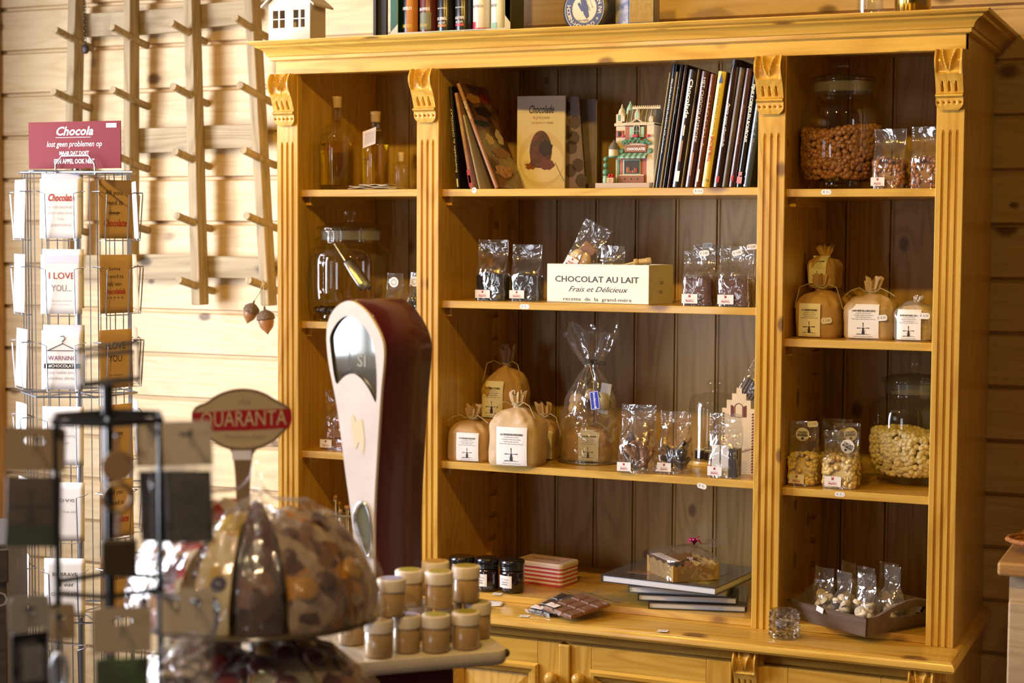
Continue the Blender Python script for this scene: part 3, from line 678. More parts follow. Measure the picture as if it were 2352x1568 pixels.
mb = MB(); sd = lambda a, b: (bw/2+.0006, bdp*.5+a, bh*.55+b); mb.text('Lait', .016, sd); mb.text('1.90€', .012, lambda a, b: (bw/2+.0006, bdp*.45+a, bh*.3+b)); mb.build('end_lettering', M_grey, eb)
# bags standing inside the box (tipped), chocolate pick on its edge
def loose_bag(name, label, loc, w, d, h, rz, ry, rx, seed, inner, group=None, cat='clear bag', fill=.35, stk=True):
    t = thing(name, label, cat, loc, rz, group, rx=rx, ry=ry)
    wrap_film(w, d, h, seed, fill=fill, amp=.006, headf=.72).build('film_bag', M_cello, t, smooth=60)
    inner(t, w, d, h)
    if stk: shop_sticker(t, -w/2+.006, .012, .034, .02, -d/2-.005)
    return t
def inner_waffle(t, w, d, h):
    for k, (a, b, q) in enumerate(((-.016, .0, 10), (.010, .004, -16))):
        mb = MB(Matrix.Translation((a, b, .03)) @ Matrix.Rotation(R(q), 4, 'Y')); mb.ball((0, 0, 0), .022, .8, .5, 1.25, 16); mb.build('cream_truffle', plain('truffle_cream', (.78, .55, .24), .5), t, smooth=60)
    MB(Matrix.Translation((-.002, .010, .05)) @ Matrix.Rotation(R(15), 4, 'Y')).box(-.020, .020, -.004, .004, -.02, .03).build('chocolate_piece', M_milk, t, bevel=.003)
p = at(1322, 612, pL.y+.05)
loose_bag('treat_bag', 'tall clear bag of pale truffles leaning out of the cream wooden box', (p.x, p.y, S2+bh*.80), .076, .034, .135, R(4), R(27), 0, 21, inner_waffle)
def inner_none(t, w, d, h): MB().ball((0, 0, .028), .018, 1.2, .7, 1.2, 14).build('truffle', M_darkc, t, smooth=60)
p = at(1402, 612, pL.y+.07); loose_bag('treat_bag', 'short clear bag showing above the rim of the cream wooden box', (p.x, p.y, S2+.022), .064, .034, at(1392, 564, pL.y+.05).z-S2-.022, R(-4), R(3), 0, 22, inner_none, stk=False)
pk = thing('chocolate_pick', 'wooden handled pick lying across the front edge of the cream box', 'chocolate pick', at(1456, 603, pL.y+.004))
a0 = Vector((0, 0, 0)); tip = at(1373, 622, pL.y-.010)-at(1456, 603, pL.y+.004); dr = -tip.normalized()
mb = MB(); mb.tube([tip, tip*.5, a0], [.0014, .0024, .0028], 8); mb.build('spike', plain('bamboo', (.62, .5, .24), .5), pk)
hd = Vector((dr.x*.9, .25, .10)).normalized(); Mh = Matrix.Translation((0, 0, 0)) @ hd.to_track_quat('Z', 'Y').to_matrix().to_4x4(); mb = MB(Mh)
mb.lathe([(.003, -.001), (.0085, .0), (.0095, .004), (.0088, .010), (.0072, .013), (.0085, .016), (.0072, .019), (.0085, .022), (.0075, .026), (.0085, .030), (.0095, .036), (.0085, .043), (.003, .045)], 20); mb.build('pick_handle', pine('pick_wood', (.68, .5, .24), (.5, .34, .13), 'z', .5, 0, dens=0), pk, smooth=50)

# middle shelf 3: flour sacks, gift parcel, bags, glass dome, gabled box
G = 'paper sacks of pancake mix'
put_sack(1102, 1212, 797, 1056, .10, S3, 11, 'tall brown paper sack of baking mix standing behind the other sacks', Y=.22, xmin=.494, lab=(-.43, .10, .40, .83), group='paper sacks', tuft=.05, title='ROGGEBROODMIX')
put_sack(1027, 1134, 932, 1061, .095, S3, 12, 'squat brown paper sack of pancake mix at the near end beside the fluted post', xmin=.482, lab=(-.19, .34, .0, .72), group=G, mat_=M_kraft)
put_sack(1129, 1249, 902, 1072, .10, S3, 13, 'pale paper sack of pancake mix with upright tuft, second sack from the cellophane parcel', lab=(-.26, .34, .0, .68), group=G, mat_=M_kraft2)
put_sack(1215, 1285, 928, 1058, .09, S3, 14, 'brown paper sack of pancake mix tucked between the pale sack and the cellophane parcel', Y=.15, lab=(-.3, .45, .0, .72), group=G)
# cellophane gift parcel on a silver card
c = atz(1346, 1062, S3); gp = thing('gift_parcel', 'tall cellophane gift parcel tied with dark cord holding a flour sack and treats', 'gift parcel', (c.x, c.y+.03, S3+E_))
px = 3876.5/(c-CAM).length; gh = at(1352, 735, c.y+.03).z-S3
MB().lathe([(.02, 0), (.083, 0), (.085, .0012), (.083, .0022), (.01, .0022)], 48).build('silver_card', plain('silver_card', (.7, .7, .72), .2, 1), gp, smooth=30)
zk = at(1360, 833, c.y+.03).z-S3
def par(a, b):
    t = 2*PI*a; z = gh*b
    kz = zk/gh
    if b < kz:
        q = b/kz; r = .081*(1-.10*q) if q < .45 else .081*(.955-.80*((q-.45)/.55)**1.35)
        r = max(r, .014)
    else:
        q = (b-kz)/(1-kz); r = .013+.062*q**.8
    gat = max(0, 1-abs(b-kz)/.33)
    pl = 1+gat*.30*math.sin(8*t+3*noise.noise(Vector((a*4, b*2, 1))))*(1 if b > kz else .8)
    p_ = Vector((math.cos(t)*3, math.sin(t)*3, b*9)); r *= pl*(1+.10*noise.noise(p_)+.05*(abs(noise.noise(p_*2.3))-.2))
    return (r*math.cos(t), r*(.62 if b > kz else .86)*math.sin(t), z*(.94+(.03*math.sin(3*t+1)+.025*math.sin(5*t) if b > .96 else .05*(1-b)))+.003)
mb = MB(); mb.grid(par, 96, 70, cu=True); mb.build('cellophane_wrap', M_cello, gp, smooth=60)
mb = MB()
for k in range(3): mb.tube([(.0155*math.cos(q), .0145*math.sin(q), zk+.0035*k) for q in [2*PI*j/20 for j in range(20)]], .0017, 6, True)
mb.tube([(.012, -.012, zk), (.026, -.018, zk+.004), (.044, -.016, zk+.003), (.046, -.014, zk-.003), (.028, -.016, zk-.004), (.012, -.013, zk)], .0014, 6)
mb.tube([(.006, -.015, zk), (.0, -.028, zk-.03), (.006, -.042, zk-.055), (.016, -.038, zk-.035), (.010, -.018, zk-.004)], .0013, 6); mb.tube([(.008, -.015, zk), (.022, -.045, zk-.035), (.050, -.062, zk-.085)], .0013, 6)
mb.build('cord', plain('dark_cord', (.02, .017, .015), .6), gp, smooth=60)
q = at(1366, 918, c.y-.045)-Vector((c.x, c.y+.03, S3)); tg = MB(Matrix.Translation(q) @ Matrix.Rotation(R(-10), 4, 'Y') @ Matrix.Rotation(R(-8), 4, 'X'))
tg.box(-.0125, .0125, -.001, .001, -.026, .022); tgo = tg.build('name_tag', plain('blue_tag', (.01, .03, .42), .3), gp, bevel=.0008)
mb = MB(tg.M); mb.text('Bronckhorst', .0085, lambda a, b: (b, -.0013, a-.002), width=.040, bold=.02)
for (a, b, c1, d1) in ((-.0115, -.0105, -.0245, .0205), (.0105, .0115, -.0245, .0205), (-.0115, .0115, -.0245, -.0235), (-.0115, .0115, .0195, .0205)): mb.box(a, b, -.0013, -.0011, c1, d1)
mb.build('lettering', M_white, tgo)
mb = MB(); mb.tube([q+Vector((-.004, 0, .023)), q+Vector((-.006, .01, .045)), (.002, -.016, zk-.002)], .0011, 6); mb.build('tag_chain', M_string, gp)
flour = sack('paper_sack', 'brown paper sack of pancake mix wrapped inside the cellophane gift parcel', c.x, c.y-.018, S3+E_+.0035, .115, .088, .110, 15, lab=(-.12, .36, .0, .92), tuft=.02, group=G, string=True)
mb = MB(); nut = gp
for (ax, ay, az, s, mt, nm) in ((-.034, -.006, .138, .021, M_cork, 'acorn_cup'), (-.036, -.016, .118, .018, plain('acorn_nut', (.62, .45, .2), .4), 'acorn'), (.030, .0, .140, .022, plain('white_tin', (.7, .7, .68), .4), 'small_tin'), (.0, .005, .155, .016, M_cork, 'acorn_cup')):
    MB(Matrix.Translation((ax, ay, az+.017)) @ Matrix.Rotation(R(-25), 4, 'Y')).lathe([(.001, -s*1.1), (s*.6, -s*.8), (s, -.1*s), (s*.95, .5*s), (s*.5, s), (.001, s*1.2)], 18).build(nm, mt, gp, smooth=60)
MB(Matrix.Translation((.036, .008, .165)) @ Matrix.Rotation(R(8), 4, 'Y')).box(-.014, .014, -.001, .001, -.04, .04).build('gift_card', plain('photo_card', (.45, .46, .50), .4, col2=(.75, .74, .76), nscale=25), gp)
# bags with chocolate sticks
def sticks(seed, n, mats, L=(.035, .06), rad=.006):
    def f(t, w, d, h):
        rnd = random.Random(seed)
        for i in range(n):
            ln = rnd.uniform(*L); a = Vector((rnd.uniform(-w*.32, w*.32), rnd.uniform(-d*.25, d*.25), .009+.01*(i % 4)))
            dr_ = Vector((rnd.uniform(-1, 1), rnd.uniform(-.4, .4), rnd.uniform(.05, 1.3))).normalized()*ln; b = a+dr_
            b.x = max(-w*.40, min(w*.40, b.x)); b.y = max(-d*.3, min(d*.3, b.y)); mid = (a+b)/2+Vector((rnd.uniform(-.005, .005), 0, rnd.uniform(-.004, .004)))
            mb = MB(); mb.tube([a, (a+mid)/2, mid, (mid+b)/2, b], [rad*.6, rad, rad*1.1, rad, rad*.7], 10); mb.build('chocolate_root', mats[i % len(mats)], t, smooth=60)
    return f
M_root = plain('ginger_root', (.36, .17, .055), .55, noise_amt=.35, nscale=90, bump=.5)
def put_loose(u0, u1, vt, vb, d, z, seed, name, label, inner, Y=None, fill=.42, group=None, rz=0, stk=True, cat='clear bag', amp=None):
    x, y, w, h = spot(u0, u1, vb, vt, d, None if Y is not None else z, Y)
    if Y is not None: h = at((u0+u1)/2, vt, Y+d*.4).z-z
    t = thing(name, label, cat, (x, y+d/2, z+E_), rz, group)
    wrap_film(w, d, h, seed, fill=fill, amp=amp or .0065, headf=.80).build('film_bag', M_cello, t, smooth=60); inner(t, w, d, h)
    if stk: shop_sticker(t, -w/2+.004, .006, .036, .022, -d/2-.0045)
    return t
G = 'clear bags of dipped sticks'
put_loose(1415, 1508, 930, 1088, .07, S3, 31, 'treat_bag', 'clear bag of knobbly brown dipped sticks beside the cellophane parcel', sticks(1, 15, (M_root, M_darkc, M_root), (.05, .08), .0075), group=G)
put_loose(1507, 1588, 945, 1089, .07, S3, 32, 'treat_bag', 'clear bag of dark dipped sticks in front of the glass dome', sticks(2, 12, (M_darkc, M_root, M_darkc), (.04, .075), .0075), group=G)
# glass dome with chocolates
cx0 = at(1640, 1000, .27); dr_ = (at(1695, 1000, .27).x-at(1578, 1000, .27).x)/2
dm = thing('cake_dome', 'knobbed clear glass dome on a wooden plate behind the clear bags', 'glass dome', (at(1641, 1000, .27).x, .27, S3+E_)); zt_d = at(1636, 902, .27).z-S3
MB().lathe([(.02, 0), (dr_*1.06, 0), (dr_*1.09, .006), (dr_*1.07, .013), (.01, .014)], 48).build('plate', M_hx, dm, smooth=30)
mb = MB(); mb.lathe([(dr_, .015), (dr_*1.0, .022), (dr_*.985, .03), (dr_*.97, zt_d*.78), (dr_*.93, zt_d*.9), (dr_*.8, zt_d*.96), (dr_*.4, zt_d*.995), (.012, zt_d)], 64, cap=False); mb.build('dome', M_glass, dm, smooth=60)
mb = MB(Matrix.Translation((0, 0, zt_d))); mb.lathe([(.012, 0), (.009, .006), (.011, .012), (.019, .019), (.021, .026), (.018, .032), (.001, .035)], 24, cap=False); mb.build('dome_knob', M_glass2, dm, smooth=60)
rnd = random.Random(5)
for k, (a, b, zz) in enumerate(((-.032, -.016, .015), (-.002, -.034, .015), (-.018, .016, .015), (.030, -.012, .015), (.0, -.002, .040))):
    o = thing('wrapped_chocolate', 'dark chocolate block with cream top under the glass dome', 'chocolate', (dm.location.x+a, dm.location.y+b, S3+E_+zz), rnd.uniform(-.5, .5), 'chocolates under the dome')
    MB().box(-.014, .014, -.012, .012, 0, .022).build('chocolate_block', M_darkc, o, bevel=.002); MB().box(-.012, .012, -.010, .010, .0225, .0255).build('cream_top', plain('cream_top', (.7, .58, .38), .5), o, bevel=.001)
# stepped gable box
pA, pB, pC = atz(1633, 1094, S3), atz(1711, 1101, S3), atz(1733, 1098, S3)
gb = thing('gift_box', 'cream cardboard box shaped as a stepped gable house front', 'gift box', (pB.x, .115, S3+E_)); k = (at(1711, 1000, .115).x-at(1637, 1000, .115).x)
zg = lambda v: at(1680, v, .115).z-S3-E_; sd_d = .085; hb_ = zg(943)
M_card = plain('cream_card', (.70, .58, .40), .6, col2=(.66, .54, .37), nscale=40); M_card2 = plain('tan_card', (.55, .38, .2), .6)
gb.location.y = .115
zs = [0, zg(937), zg(918), zg(903), zg(890)]; W_ = k
st = [(-W_, 0), (-W_, zs[1]), (-W_*.86, zs[1]), (-W_*.86, zs[2]), (-W_*.70, zs[2]), (-W_*.70, zs[3]), (-W_*.565, zs[3]), (-W_*.565, zs[4]), (-W_*.40, zs[4]), (-W_*.40, zs[3]), (-W_*.26, zs[3]), (-W_*.26, zs[2]), (-W_*.12, zs[2]), (-W_*.12, zs[1]), (0, zs[1]), (0, 0)]
mb = MB(); mb.prism(st, 0, .0025); gf = mb.build('gable_front', M_card, gb)
MB().box(-W_, 0, .0027, sd_d, 0, hb_).build('carton', M_card2, gb, bevel=.001)
M_mar = plain('maroon_print', (.13, .02, .03), .6)
mb = MB(); zz = .004
while zz < zs[1]-.012:
    for sx_ in (-W_*.975, -W_*.06): mb.box(sx_, sx_+W_*.035, -.0006, 0, zz, zz+.005); mb.box(sx_+(W_*.035 if sx_ < -W_*.5 else -W_*.02), sx_+(W_*.055 if sx_ < -W_*.5 else 0), -.0006, 0, zz, zz+.0025)
    zz += .0072
mb.build('brick_print', M_mar, gf)
mb = MB(); xc = -W_*.49; zw = zs[2]-.042; arch = [(xc-.010, zw), (xc-.010, zw+.024)]+[(xc+.010*math.cos(PI-PI*j/10), zw+.024+.010*math.sin(PI*j/10)) for j in range(11)]+[(xc+.010, zw)]
mb.tube([(a, -.0006, b) for a, b in arch], .0008, 4, True)
for s_ in (-1, 1): mb.prism([(xc+s_*.012, zw), (xc+s_*.020, zw), (xc+s_*.020, zw+.03), (xc+s_*.012, zw+.026)], -.0006, 0)
mb.text('Bronckhorst', .011, lambda a, b: (-W_*.30+a*.8, -.0006, zs[1]*.36+b+a*.25), shear=.4); mb.build('window_print', M_mar, gf)
put_loose(1622, 1704, 950, 1105, .045, S3, 33, 'treat_bag', 'clear bag of dark chocolate tablets with white cards, in front of the gabled box',
    lambda t, w, d, h: ([MB(Matrix.Translation((w*.28+.004*j, 0, .0))).box(-.0018, .0018, -d*.38, d*.38, .003, .072).build('chocolate_tablet', M_darkc, t, bevel=.001) for j in range(-2, 4)],
                        [MB().box(a, a+w*.24, -d*.34, -d*.30, .004, .080).build('white_card', M_paper, t) for a in (-w*.36, -w*.08)]), Y=.03, group='clear bags of chocolate', fill=.3)
p = at(1722, 940, .16); loose_bag('stick_bag', 'clear bag of thin dark chocolate sticks slanting out above the gabled box', (pB.x-.030, .165, S3+hb_+.024), .07, .03, .10, 0, R(28), 0, 35,
    lambda t, w, d, h: [MB(Matrix.Translation((-.024+.008*j, 0, .004))).box(-.003, .003, -.005, .005, 0, .045).build('chocolate_stick', M_darkc, t, bevel=.001) for j in range(7)], stk=False)

# middle shelf 1: books
G1, G2 = 'books leaning at the near end of the top shelf', 'cookery books in the leaning row'
YB = .055
def zof(u, v, Y=YB): return at(u, v, Y).z
def bk(label, ub, w_px, vt, lean, colr, title=None, Y=YB, d=.19, base=S1, **kw):
    """ub = pixel of the lower right (lean>0) or lower left (lean<0) edge of the spine"""
    x = at(ub, 427, Y).x; w = w_px/912*(Y+4.6)/4.65; h = (at(ub, vt, Y).z-base)/math.cos(R(lean)) - (w*math.sin(R(abs(lean))) if 0 else 0)
    return book(label, x, Y, base+.0008, w, h-.0008, d, lean, colr, title, ref='R' if lean > 0 else 'L', **kw)
M_gold = plain('gold_print', (.45, .22, .05), .4); M_cream2 = plain('cream_print', (.72, .66, .52), .5); M_pink = plain('pink_print', (.62, .26, .34), .5); M_tan = plain('tan_print', (.35, .18, .10), .5)
bk('black book leaning at the post, white spine title about an encyclopaedia', 1048, 9.5, 198, -5.4, (.012, .010, .010), 'Encyclopédie du CHOCOLAT', group=G1, tz=(.16, .62), tsize=.62, bold=.01, extra=((.02, .10, .3, .7, M_white),), flip=True, d=.21)
bk('thin peach and lavender booklet with red foot leaning beside the black book', 1079, 8.5, 213, -10.8, plain('peach_cover', (.62, .42, .30), .5, col2=(.40, .16, .20), nscale=9), 'Chocola', group=G1, tz=(.14, .2), tsize=.5, tcol=M_tan, extra=((.02, .20, 0, 1, plain('red_cover', (.45, .03, .04), .4)), (.06, .14, .15, .85, M_white)), d=.18)
bk('very thin white spined booklet leaning in front of the dark paperback', 1099, 4.6, 264, -14.0, (.62, .60, .60), None, group=G1, d=.15)
pb_ = bk('big dark paperback with chocolates on its cover leaning furthest from upright', 1136, 9.5, 191, -22.5, plain('brown_spine', (.36, .18, .11), .4), "ÖSTJES LADEN", group=G1, tz=(.17, .17), tsize=.8, bold=.03, d=.175)
def cover_art(bkobj, w, h, d, base_col, blobs, pl=None):
    """printed cover on the face turned to +x"""
    x = w+.0003; o = MB(); o.box(x-.0002, x, .006, d, .0, h); cv = o.build('cover_art', base_col, bkobj)
    for i, (cy, cz, ry_, rz_, mt) in enumerate(blobs):
        mb = MB(); n = 18; mb.add([(x+.0004+.0001*i, d*cy+d*ry_*math.cos(2*PI*j/n)*(1+.2*math.sin(j*2.3+i)), h*cz+h*rz_*math.sin(2*PI*j/n)*(1+.16*math.sin(j*1.7+i))) for j in range(n)], [list(range(n))]); mb.build('printed_chocolate', mt, cv)
w_ = 9.5/912; h_ = (at(1135, 191, YB).z-S1)/math.cos(R(22.6))
M_caco = plain('cocoa_photo', (.06, .025, .015), .22, col2=(.22, .10, .04), nscale=22, coat=.3)
cover_art(pb_, w_, h_-.001, .175, M_caco, ((.35, .47, .14, .055, plain('almond', (.70, .50, .22), .4)), (.75, .50, .12, .075, plain('almond_pale', (.66, .55, .38), .4)), (.5, .74, .3, .05, M_darkc), (.3, .62, .3, .03, plain('dark_green_print', (.02, .03, .025), .3)), (.45, .16, .32, .06, plain('nut_photo', (.42, .16, .06), .4, col2=(.65, .45, .3), nscale=120)), (.3, .86, .26, .045, plain('amber_photo', (.45, .22, .05), .3)), (.75, .88, .2, .05, plain('red_photo', (.32, .04, .02), .3)), (.6, .34, .3, .05, M_milk)))
# upright book with the pudding
YK = .252; kx0, kx1 = at(1190, 429, YK).x, at(1294, 429, YK).x; kh = at(1243, 221, YK).z-S1
kb = thing('book', 'white upright book with a chocolate pudding on its front cover', 'book', ((kx0+kx1)/2, YK, S1+.0008), R(9)); kw = (kx1-kx0)*1.0
M_jk = plain('white_jacket', (.80, .76, .70), .25, coat=.4)
MB().box(-kw/2, kw/2, 0, .0015, 0, kh).build('front_cover', M_jk, kb); MB().box(-kw/2, kw/2-.002, .0017, .010, .002, kh-.002).build('page_block', M_page, kb); MB().box(-kw/2, kw/2, .0102, .0115, 0, kh).build('back_cover', M_jk, kb)
def disc(mb, cx, cz, rx_, rz_, y=-.0004, n=32, wob=0, sd=0, a0=0, a1=2*PI):
    mb.add([(cx+rx_*math.cos(a0+(a1-a0)*j/n)*(1+wob*math.sin(j*1.9+sd)), y, cz+rz_*math.sin(a0+(a1-a0)*j/n)*(1+wob*math.sin(j*2.7+sd))) for j in range(n)], [list(range(n))]); return mb
disc(MB(), .002, kh*.335, kw*.5*.97, kh*.30).build('printed_plate', plain('plate_print', (.70, .62, .50), .3), kb)
disc(MB(), .004, kh*.30, kw*.44, kh*.21, -.0006).build('printed_plate_well', plain('plate_well', (.82, .78, .72), .3), kb)
mb = MB(); mb.add([(.0+kw*.235*math.cos(PI*j/24), -.0008, kh*.40+kh*.235*math.sin(PI*j/24)) for j in range(25)]+[(-kw*.20, -.0008, kh*.26), (-kw*.05, -.0008, kh*.24), (kw*.18, -.0008, kh*.25)], [list(range(28))]); mb.build('printed_pudding', plain('pudding', (.15, .045, .02), .35, col2=(.07, .025, .015), nscale=60), kb)
disc(MB(), kw*.10, kh*.45, kw*.14, kh*.09, -.001, 20, .15).build('printed_sauce', M_darkc, kb); disc(MB(), kw*.13, kh*.275, kw*.16, kh*.055, -.0011, 20, .1, 2).build('printed_piece', plain('pudding_piece', (.16, .05, .03), .3), kb)
mb = MB(); rnd = random.Random(3)
for i in range(150): a, b = rnd.gauss(-kw*.26, kw*.10), rnd.gauss(kh*.265, kh*.03); s_ = rnd.uniform(.0004, .0012); mb.box(max(a, -kw*.49), max(a, -kw*.49)+s_, -.0009, -.0007, b, b+s_)
disc(mb, -kw*.20, kh*.26, kw*.13, kh*.035, -.00075, 18, .3); mb.build('printed_cocoa', plain('cocoa_dust', (.22, .06, .02), .6), kb)
mb = MB(); mb.tube([(kw*.30, -.001, kh*.30), (kw*.42, -.001, kh*.17), (kw*.495, -.001, kh*.10)], .0011, 6); mb.build('printed_spoon', plain('spoon_print', (.30, .30, .33), .3), kb)
mb = MB(); mb.text('Chocolade', .030, front(0, kh*.855, -.0006), width=kw*.52, shear=.3, bold=.012); mb.build('lettering', M_ink, kb)
mb = MB(); mb.text('de grote passie', .012, front(.0, kh*.775, -.0006), width=kw*.36, shear=.35); mb.text('VAN TRUFFELS TOT TIRAMISU', .007, front(.004, kh*.715, -.0006), width=kw*.46); mb.build('small_lettering', M_tan, kb)
disc(MB(), -kw*.5, kh, kw*.22, kh*.10, -.0005, 14, a0=-PI/2, a1=0.0).build('printed_corner', plain('grey_blue_print', (.35, .37, .42), .4), kb) if False else None
# two slim books leaning behind it
def slab(label, u0, u1, vt, Y, lean, colr, thick, rz=0, name='book'):
    a, b = at(u0, 429, Y).x, at(u1, 429, Y).x; h = (at(u0, vt, Y).z-S1)
    t = thing(name, label, 'book', ((a+b)/2, Y, S1+.0008+(b-a)/2*abs(math.sin(R(lean)))), R(rz), ry=R(lean)); w = b-a
    MB().box(-w/2, w/2, 0, .0012, 0, h).build('front_cover', colr, t); MB().box(-w/2, w/2-.001, .0014, thick-.0014, .002, h-.002).build('page_block', M_page, t); MB().box(-w/2, w/2, thick-.0012, thick, 0, h).build('back_cover', colr, t); return t, w, h
t_, w_, h_ = slab('mauve book with rows of brown chocolates on its cover, behind the white book', 1262, 1342, 229, .285, -5, plain('mauve_cover', (.19, .13, .13), .4), .012, 4)
for i, (a, b) in enumerate(((.12, .90), (.36, .72), (.12, .62), (.22, .45), (.36, .25), (.14, .20), (.42, .08), (.30, .55))):
    mb = MB(); disc(mb, w_*a, h_*b, w_*.16, h_*.075, -.0005, 22, .06, i)
    o = mb.build('printed_rosette', plain('rosette', (.055, .028, .02), .5), t_)
slab('slim lilac grey book standing at the back beside the mauve book', 1318, 1367, 229, .33, 0, plain('lilac_cover', (.22, .19, .20), .3, col2=(.16, .13, .13), nscale=14), .014, -3)
# leaning row
bk('slim yellow booklet showing behind the miniature shop', 1495, 7.4, 258, 8.1, (.52, .36, .03), None, Y=.17, group=G2, d=.12)
bk('thin white edged booklet beside the navy book', 1501.5, 3.7, 168, 8.1, (.66, .62, .56), None, group=G2, d=.16)
bk('navy book with cream capitals about a bitter life in chocolate', 1513, 10.2, 148, 8.1, (.014, .022, .040), 'EEN LEVEN IN BITTERE EN CHOCOLADE | Co Verkade', group=G2, tz=(.12, .60), tsize=.5, d=.20)
bk('thin cream edged booklet between the navy book and the dark ones', 1517.8, 4.1, 166, 8.1, (.62, .50, .40), None, group=G2, d=.17)
bk('black book with faint white capitals beside the thin cream booklet', 1528, 8.4, 150, 8.1, (.010, .009, .009), 'Fine CHOCOLATES', group=G2, tz=(.18, .22), tsize=.6, tcol=M_grey, d=.20)
bk('plain reddish brown book squeezed beside the black ones', 1538, 8.2, 150, 8.1, (.05, .018, .010), 'Bonbons', group=G2, tz=(.2, .1), tsize=.5, tcol=M_tan, d=.19)
bk('black brown book with large white title in mixed letters', 1561, 18.6, 162, 8.1, (.022, .014, .012), 'Chocolade', group=G2, tz=(.08, .33), tsize=.62, bold=.02, extra=((.05, .14, .35, .75, M_white), (.22, .40, .4, .6, M_tan), (.44, .53, .42, .58, M_cream2)), d=.2)
bk('narrow olive yellow spined book beside the black brown one', 1568.5, 6.5, 160, 8.1, plain('olive_cover', (.20, .13, .02), .4, col2=(.04, .03, .01), nscale=16), None, group=G2, d=.19)
bk('maroon book with cream capital title, the chocolate book', 1589.5, 17.7, 166, 8.1, (.06, .020, .018), 'HET CHOCOLADEBOEK', group=G2, tz=(.05, .56), tsize=.5, tcol=M_cream2, extra=((.1, .3, .4, .6, M_tan),), d=.2)
bk('orange brown book with widely spaced gold capitals', 1607, 14.5, 172, 8.1, (.13, .035, .008), 'C H O C O L A', group=G2, tz=(.18, .46), tsize=.5, tcol=M_gold, extra=((.05, .16, .3, .6, M_white),), d=.19)
M_yel = plain('yellow_cover', (.72, .52, .07), .2, coat=.5)
by = bk('bright yellow book with red and blue print on the spine', 1628, 18.1, 166, 8.1, M_yel, None, group=G2, d=.2)
cvy = [c_ for c_ in by.children if c_.name.startswith('cover')][0]; w_ = 18.1/912; hy = .30
mb = MB(); mb.text('TOBLERONE', .011, lambda a, b: (-w_*.5-b, -.0006, .062+a), 'LEFT', width=.062, bold=.03); mb.build('red_lettering', M_red, cvy)
mb = MB(); mb.text('The story of a Swiss world success', .006, lambda a, b: (-w_*.5-b, -.0006, .128+a), 'LEFT', width=.115); mb.text('CTB', .008, lambda a, b: (-w_*.5+a, -.0006, .016+b)); mb.build('black_lettering', M_ink, cvy)
mb = MB(); mb.add([(-w_*.72, -.0006, .252), (-w_*.25, -.0006, .254), (-w_*.30, -.0006, .262), (-w_*.42, -.0006, .272), (-w_*.5, -.0006, .280), (-w_*.60, -.0006, .268)], [list(range(6))]); mb.build('mountain_mark', plain('blue_print', (.03, .08, .28), .5), cvy)
tb = book('tall maroon book with a small picture, rising behind the yellow book', at(1668, 427, .262).x, .262, S1+.0008, .024, at(1668, 138, .262).z-S1, .16, 6, (.055, .018, .016), None, group=G2, extra=((.70, .86, .1, .9, plain('picture_print', (.30, .18, .06), .5, col2=(.05, .06, .02), nscale=60)),))
bk('dark chocolate brown book with white script on a glossy spine', 1654, 16.7, 155, 8.1, (.035, .014, .010), 'Passie voor chocolade', group=G2, tz=(.3, .36), tsize=.45, shear=.4, extra=((.04, .09, .3, .7, M_red),), d=.2, gloss=.12)
bk('taupe brown book with no title between two dark brown ones', 1669.5, 13.0, 157, 8.1, plain('taupe_cover', (.11, .075, .045), .35, col2=(.05, .03, .02), nscale=10), None, group=G2, d=.19)
bk('maroon book with thin faded script on the spine', 1687, 14.9, 159, 8.1, (.055, .017, .018), 'Passie voor chocolade', group=G2, tz=(.30, .34), tsize=.4, shear=.4, tcol=M_tan, extra=((.05, .10, .3, .65, M_red),), d=.2)
bk('black book with bold white capitals and pink ends', 1702, 12.6, 150, 8.1, (.008, .008, .009), 'FIJNE KOEKJES EN BONBONS', group=G2, tz=(.16, .47), tsize=.68, bold=.03, extra=((.03, .085, .05, .95, M_pink), (.095, .125, .2, .8, M_pink), (.94, .99, .05, .95, M_pink)), d=.19)
bk('slate blue book with faint script at the end of the row against the post', 1722, 16.7, 193, 8.1, (.045, .060, .075), 'Chocolade & likeur', group=G2, tz=(.16, .5), tsize=.45, shear=.4, tcol=M_grey, d=.18)
# right shelf 1
def put_jar(uL, uR, vt, vb, z, name, label, Y, lid_w, knob_px, **kw):
    x0_, x1_ = at(uL, vb, Y).x, at(uR, vb, Y).x; r = (x1_-x0_)/2/1.09; x = (x0_+x1_)/2
    h = at((uL+uR)/2, vt, Y).z - z; lr = r*lid_w; kh = h*knob_px
    return jar(name, label, x, Y, z+E_, r, h, lr, kh, **kw)
put_jar(1831, 2034, 144, 425, R1, 'storage_jar', 'big glass jar half full of milk chocolate drops on the highest shelf', .165, .80, .085, content=M_milk, fillf=.55, seed=3, rdrop=.0078, ns=1500, ntp=260)
G = 'bags of milk chocolate drops'
put_bag(2001, 2087, 296, 428, .06, R1, 372, 'milk', 41, 'drop_bag', 'clear bag of milk chocolate drops with a shop label, beside the big jar', Y=.05, group=G, sticker_=(.032, .02), st_x=-.038)
put_bag(2087, 2172, 291, 429, .06, R1, 368, 'milk', 42, 'drop_bag', 'clear bag of milk chocolate drops partly hidden by the outer fluted post', Y=.06, group=G, sticker_=None)
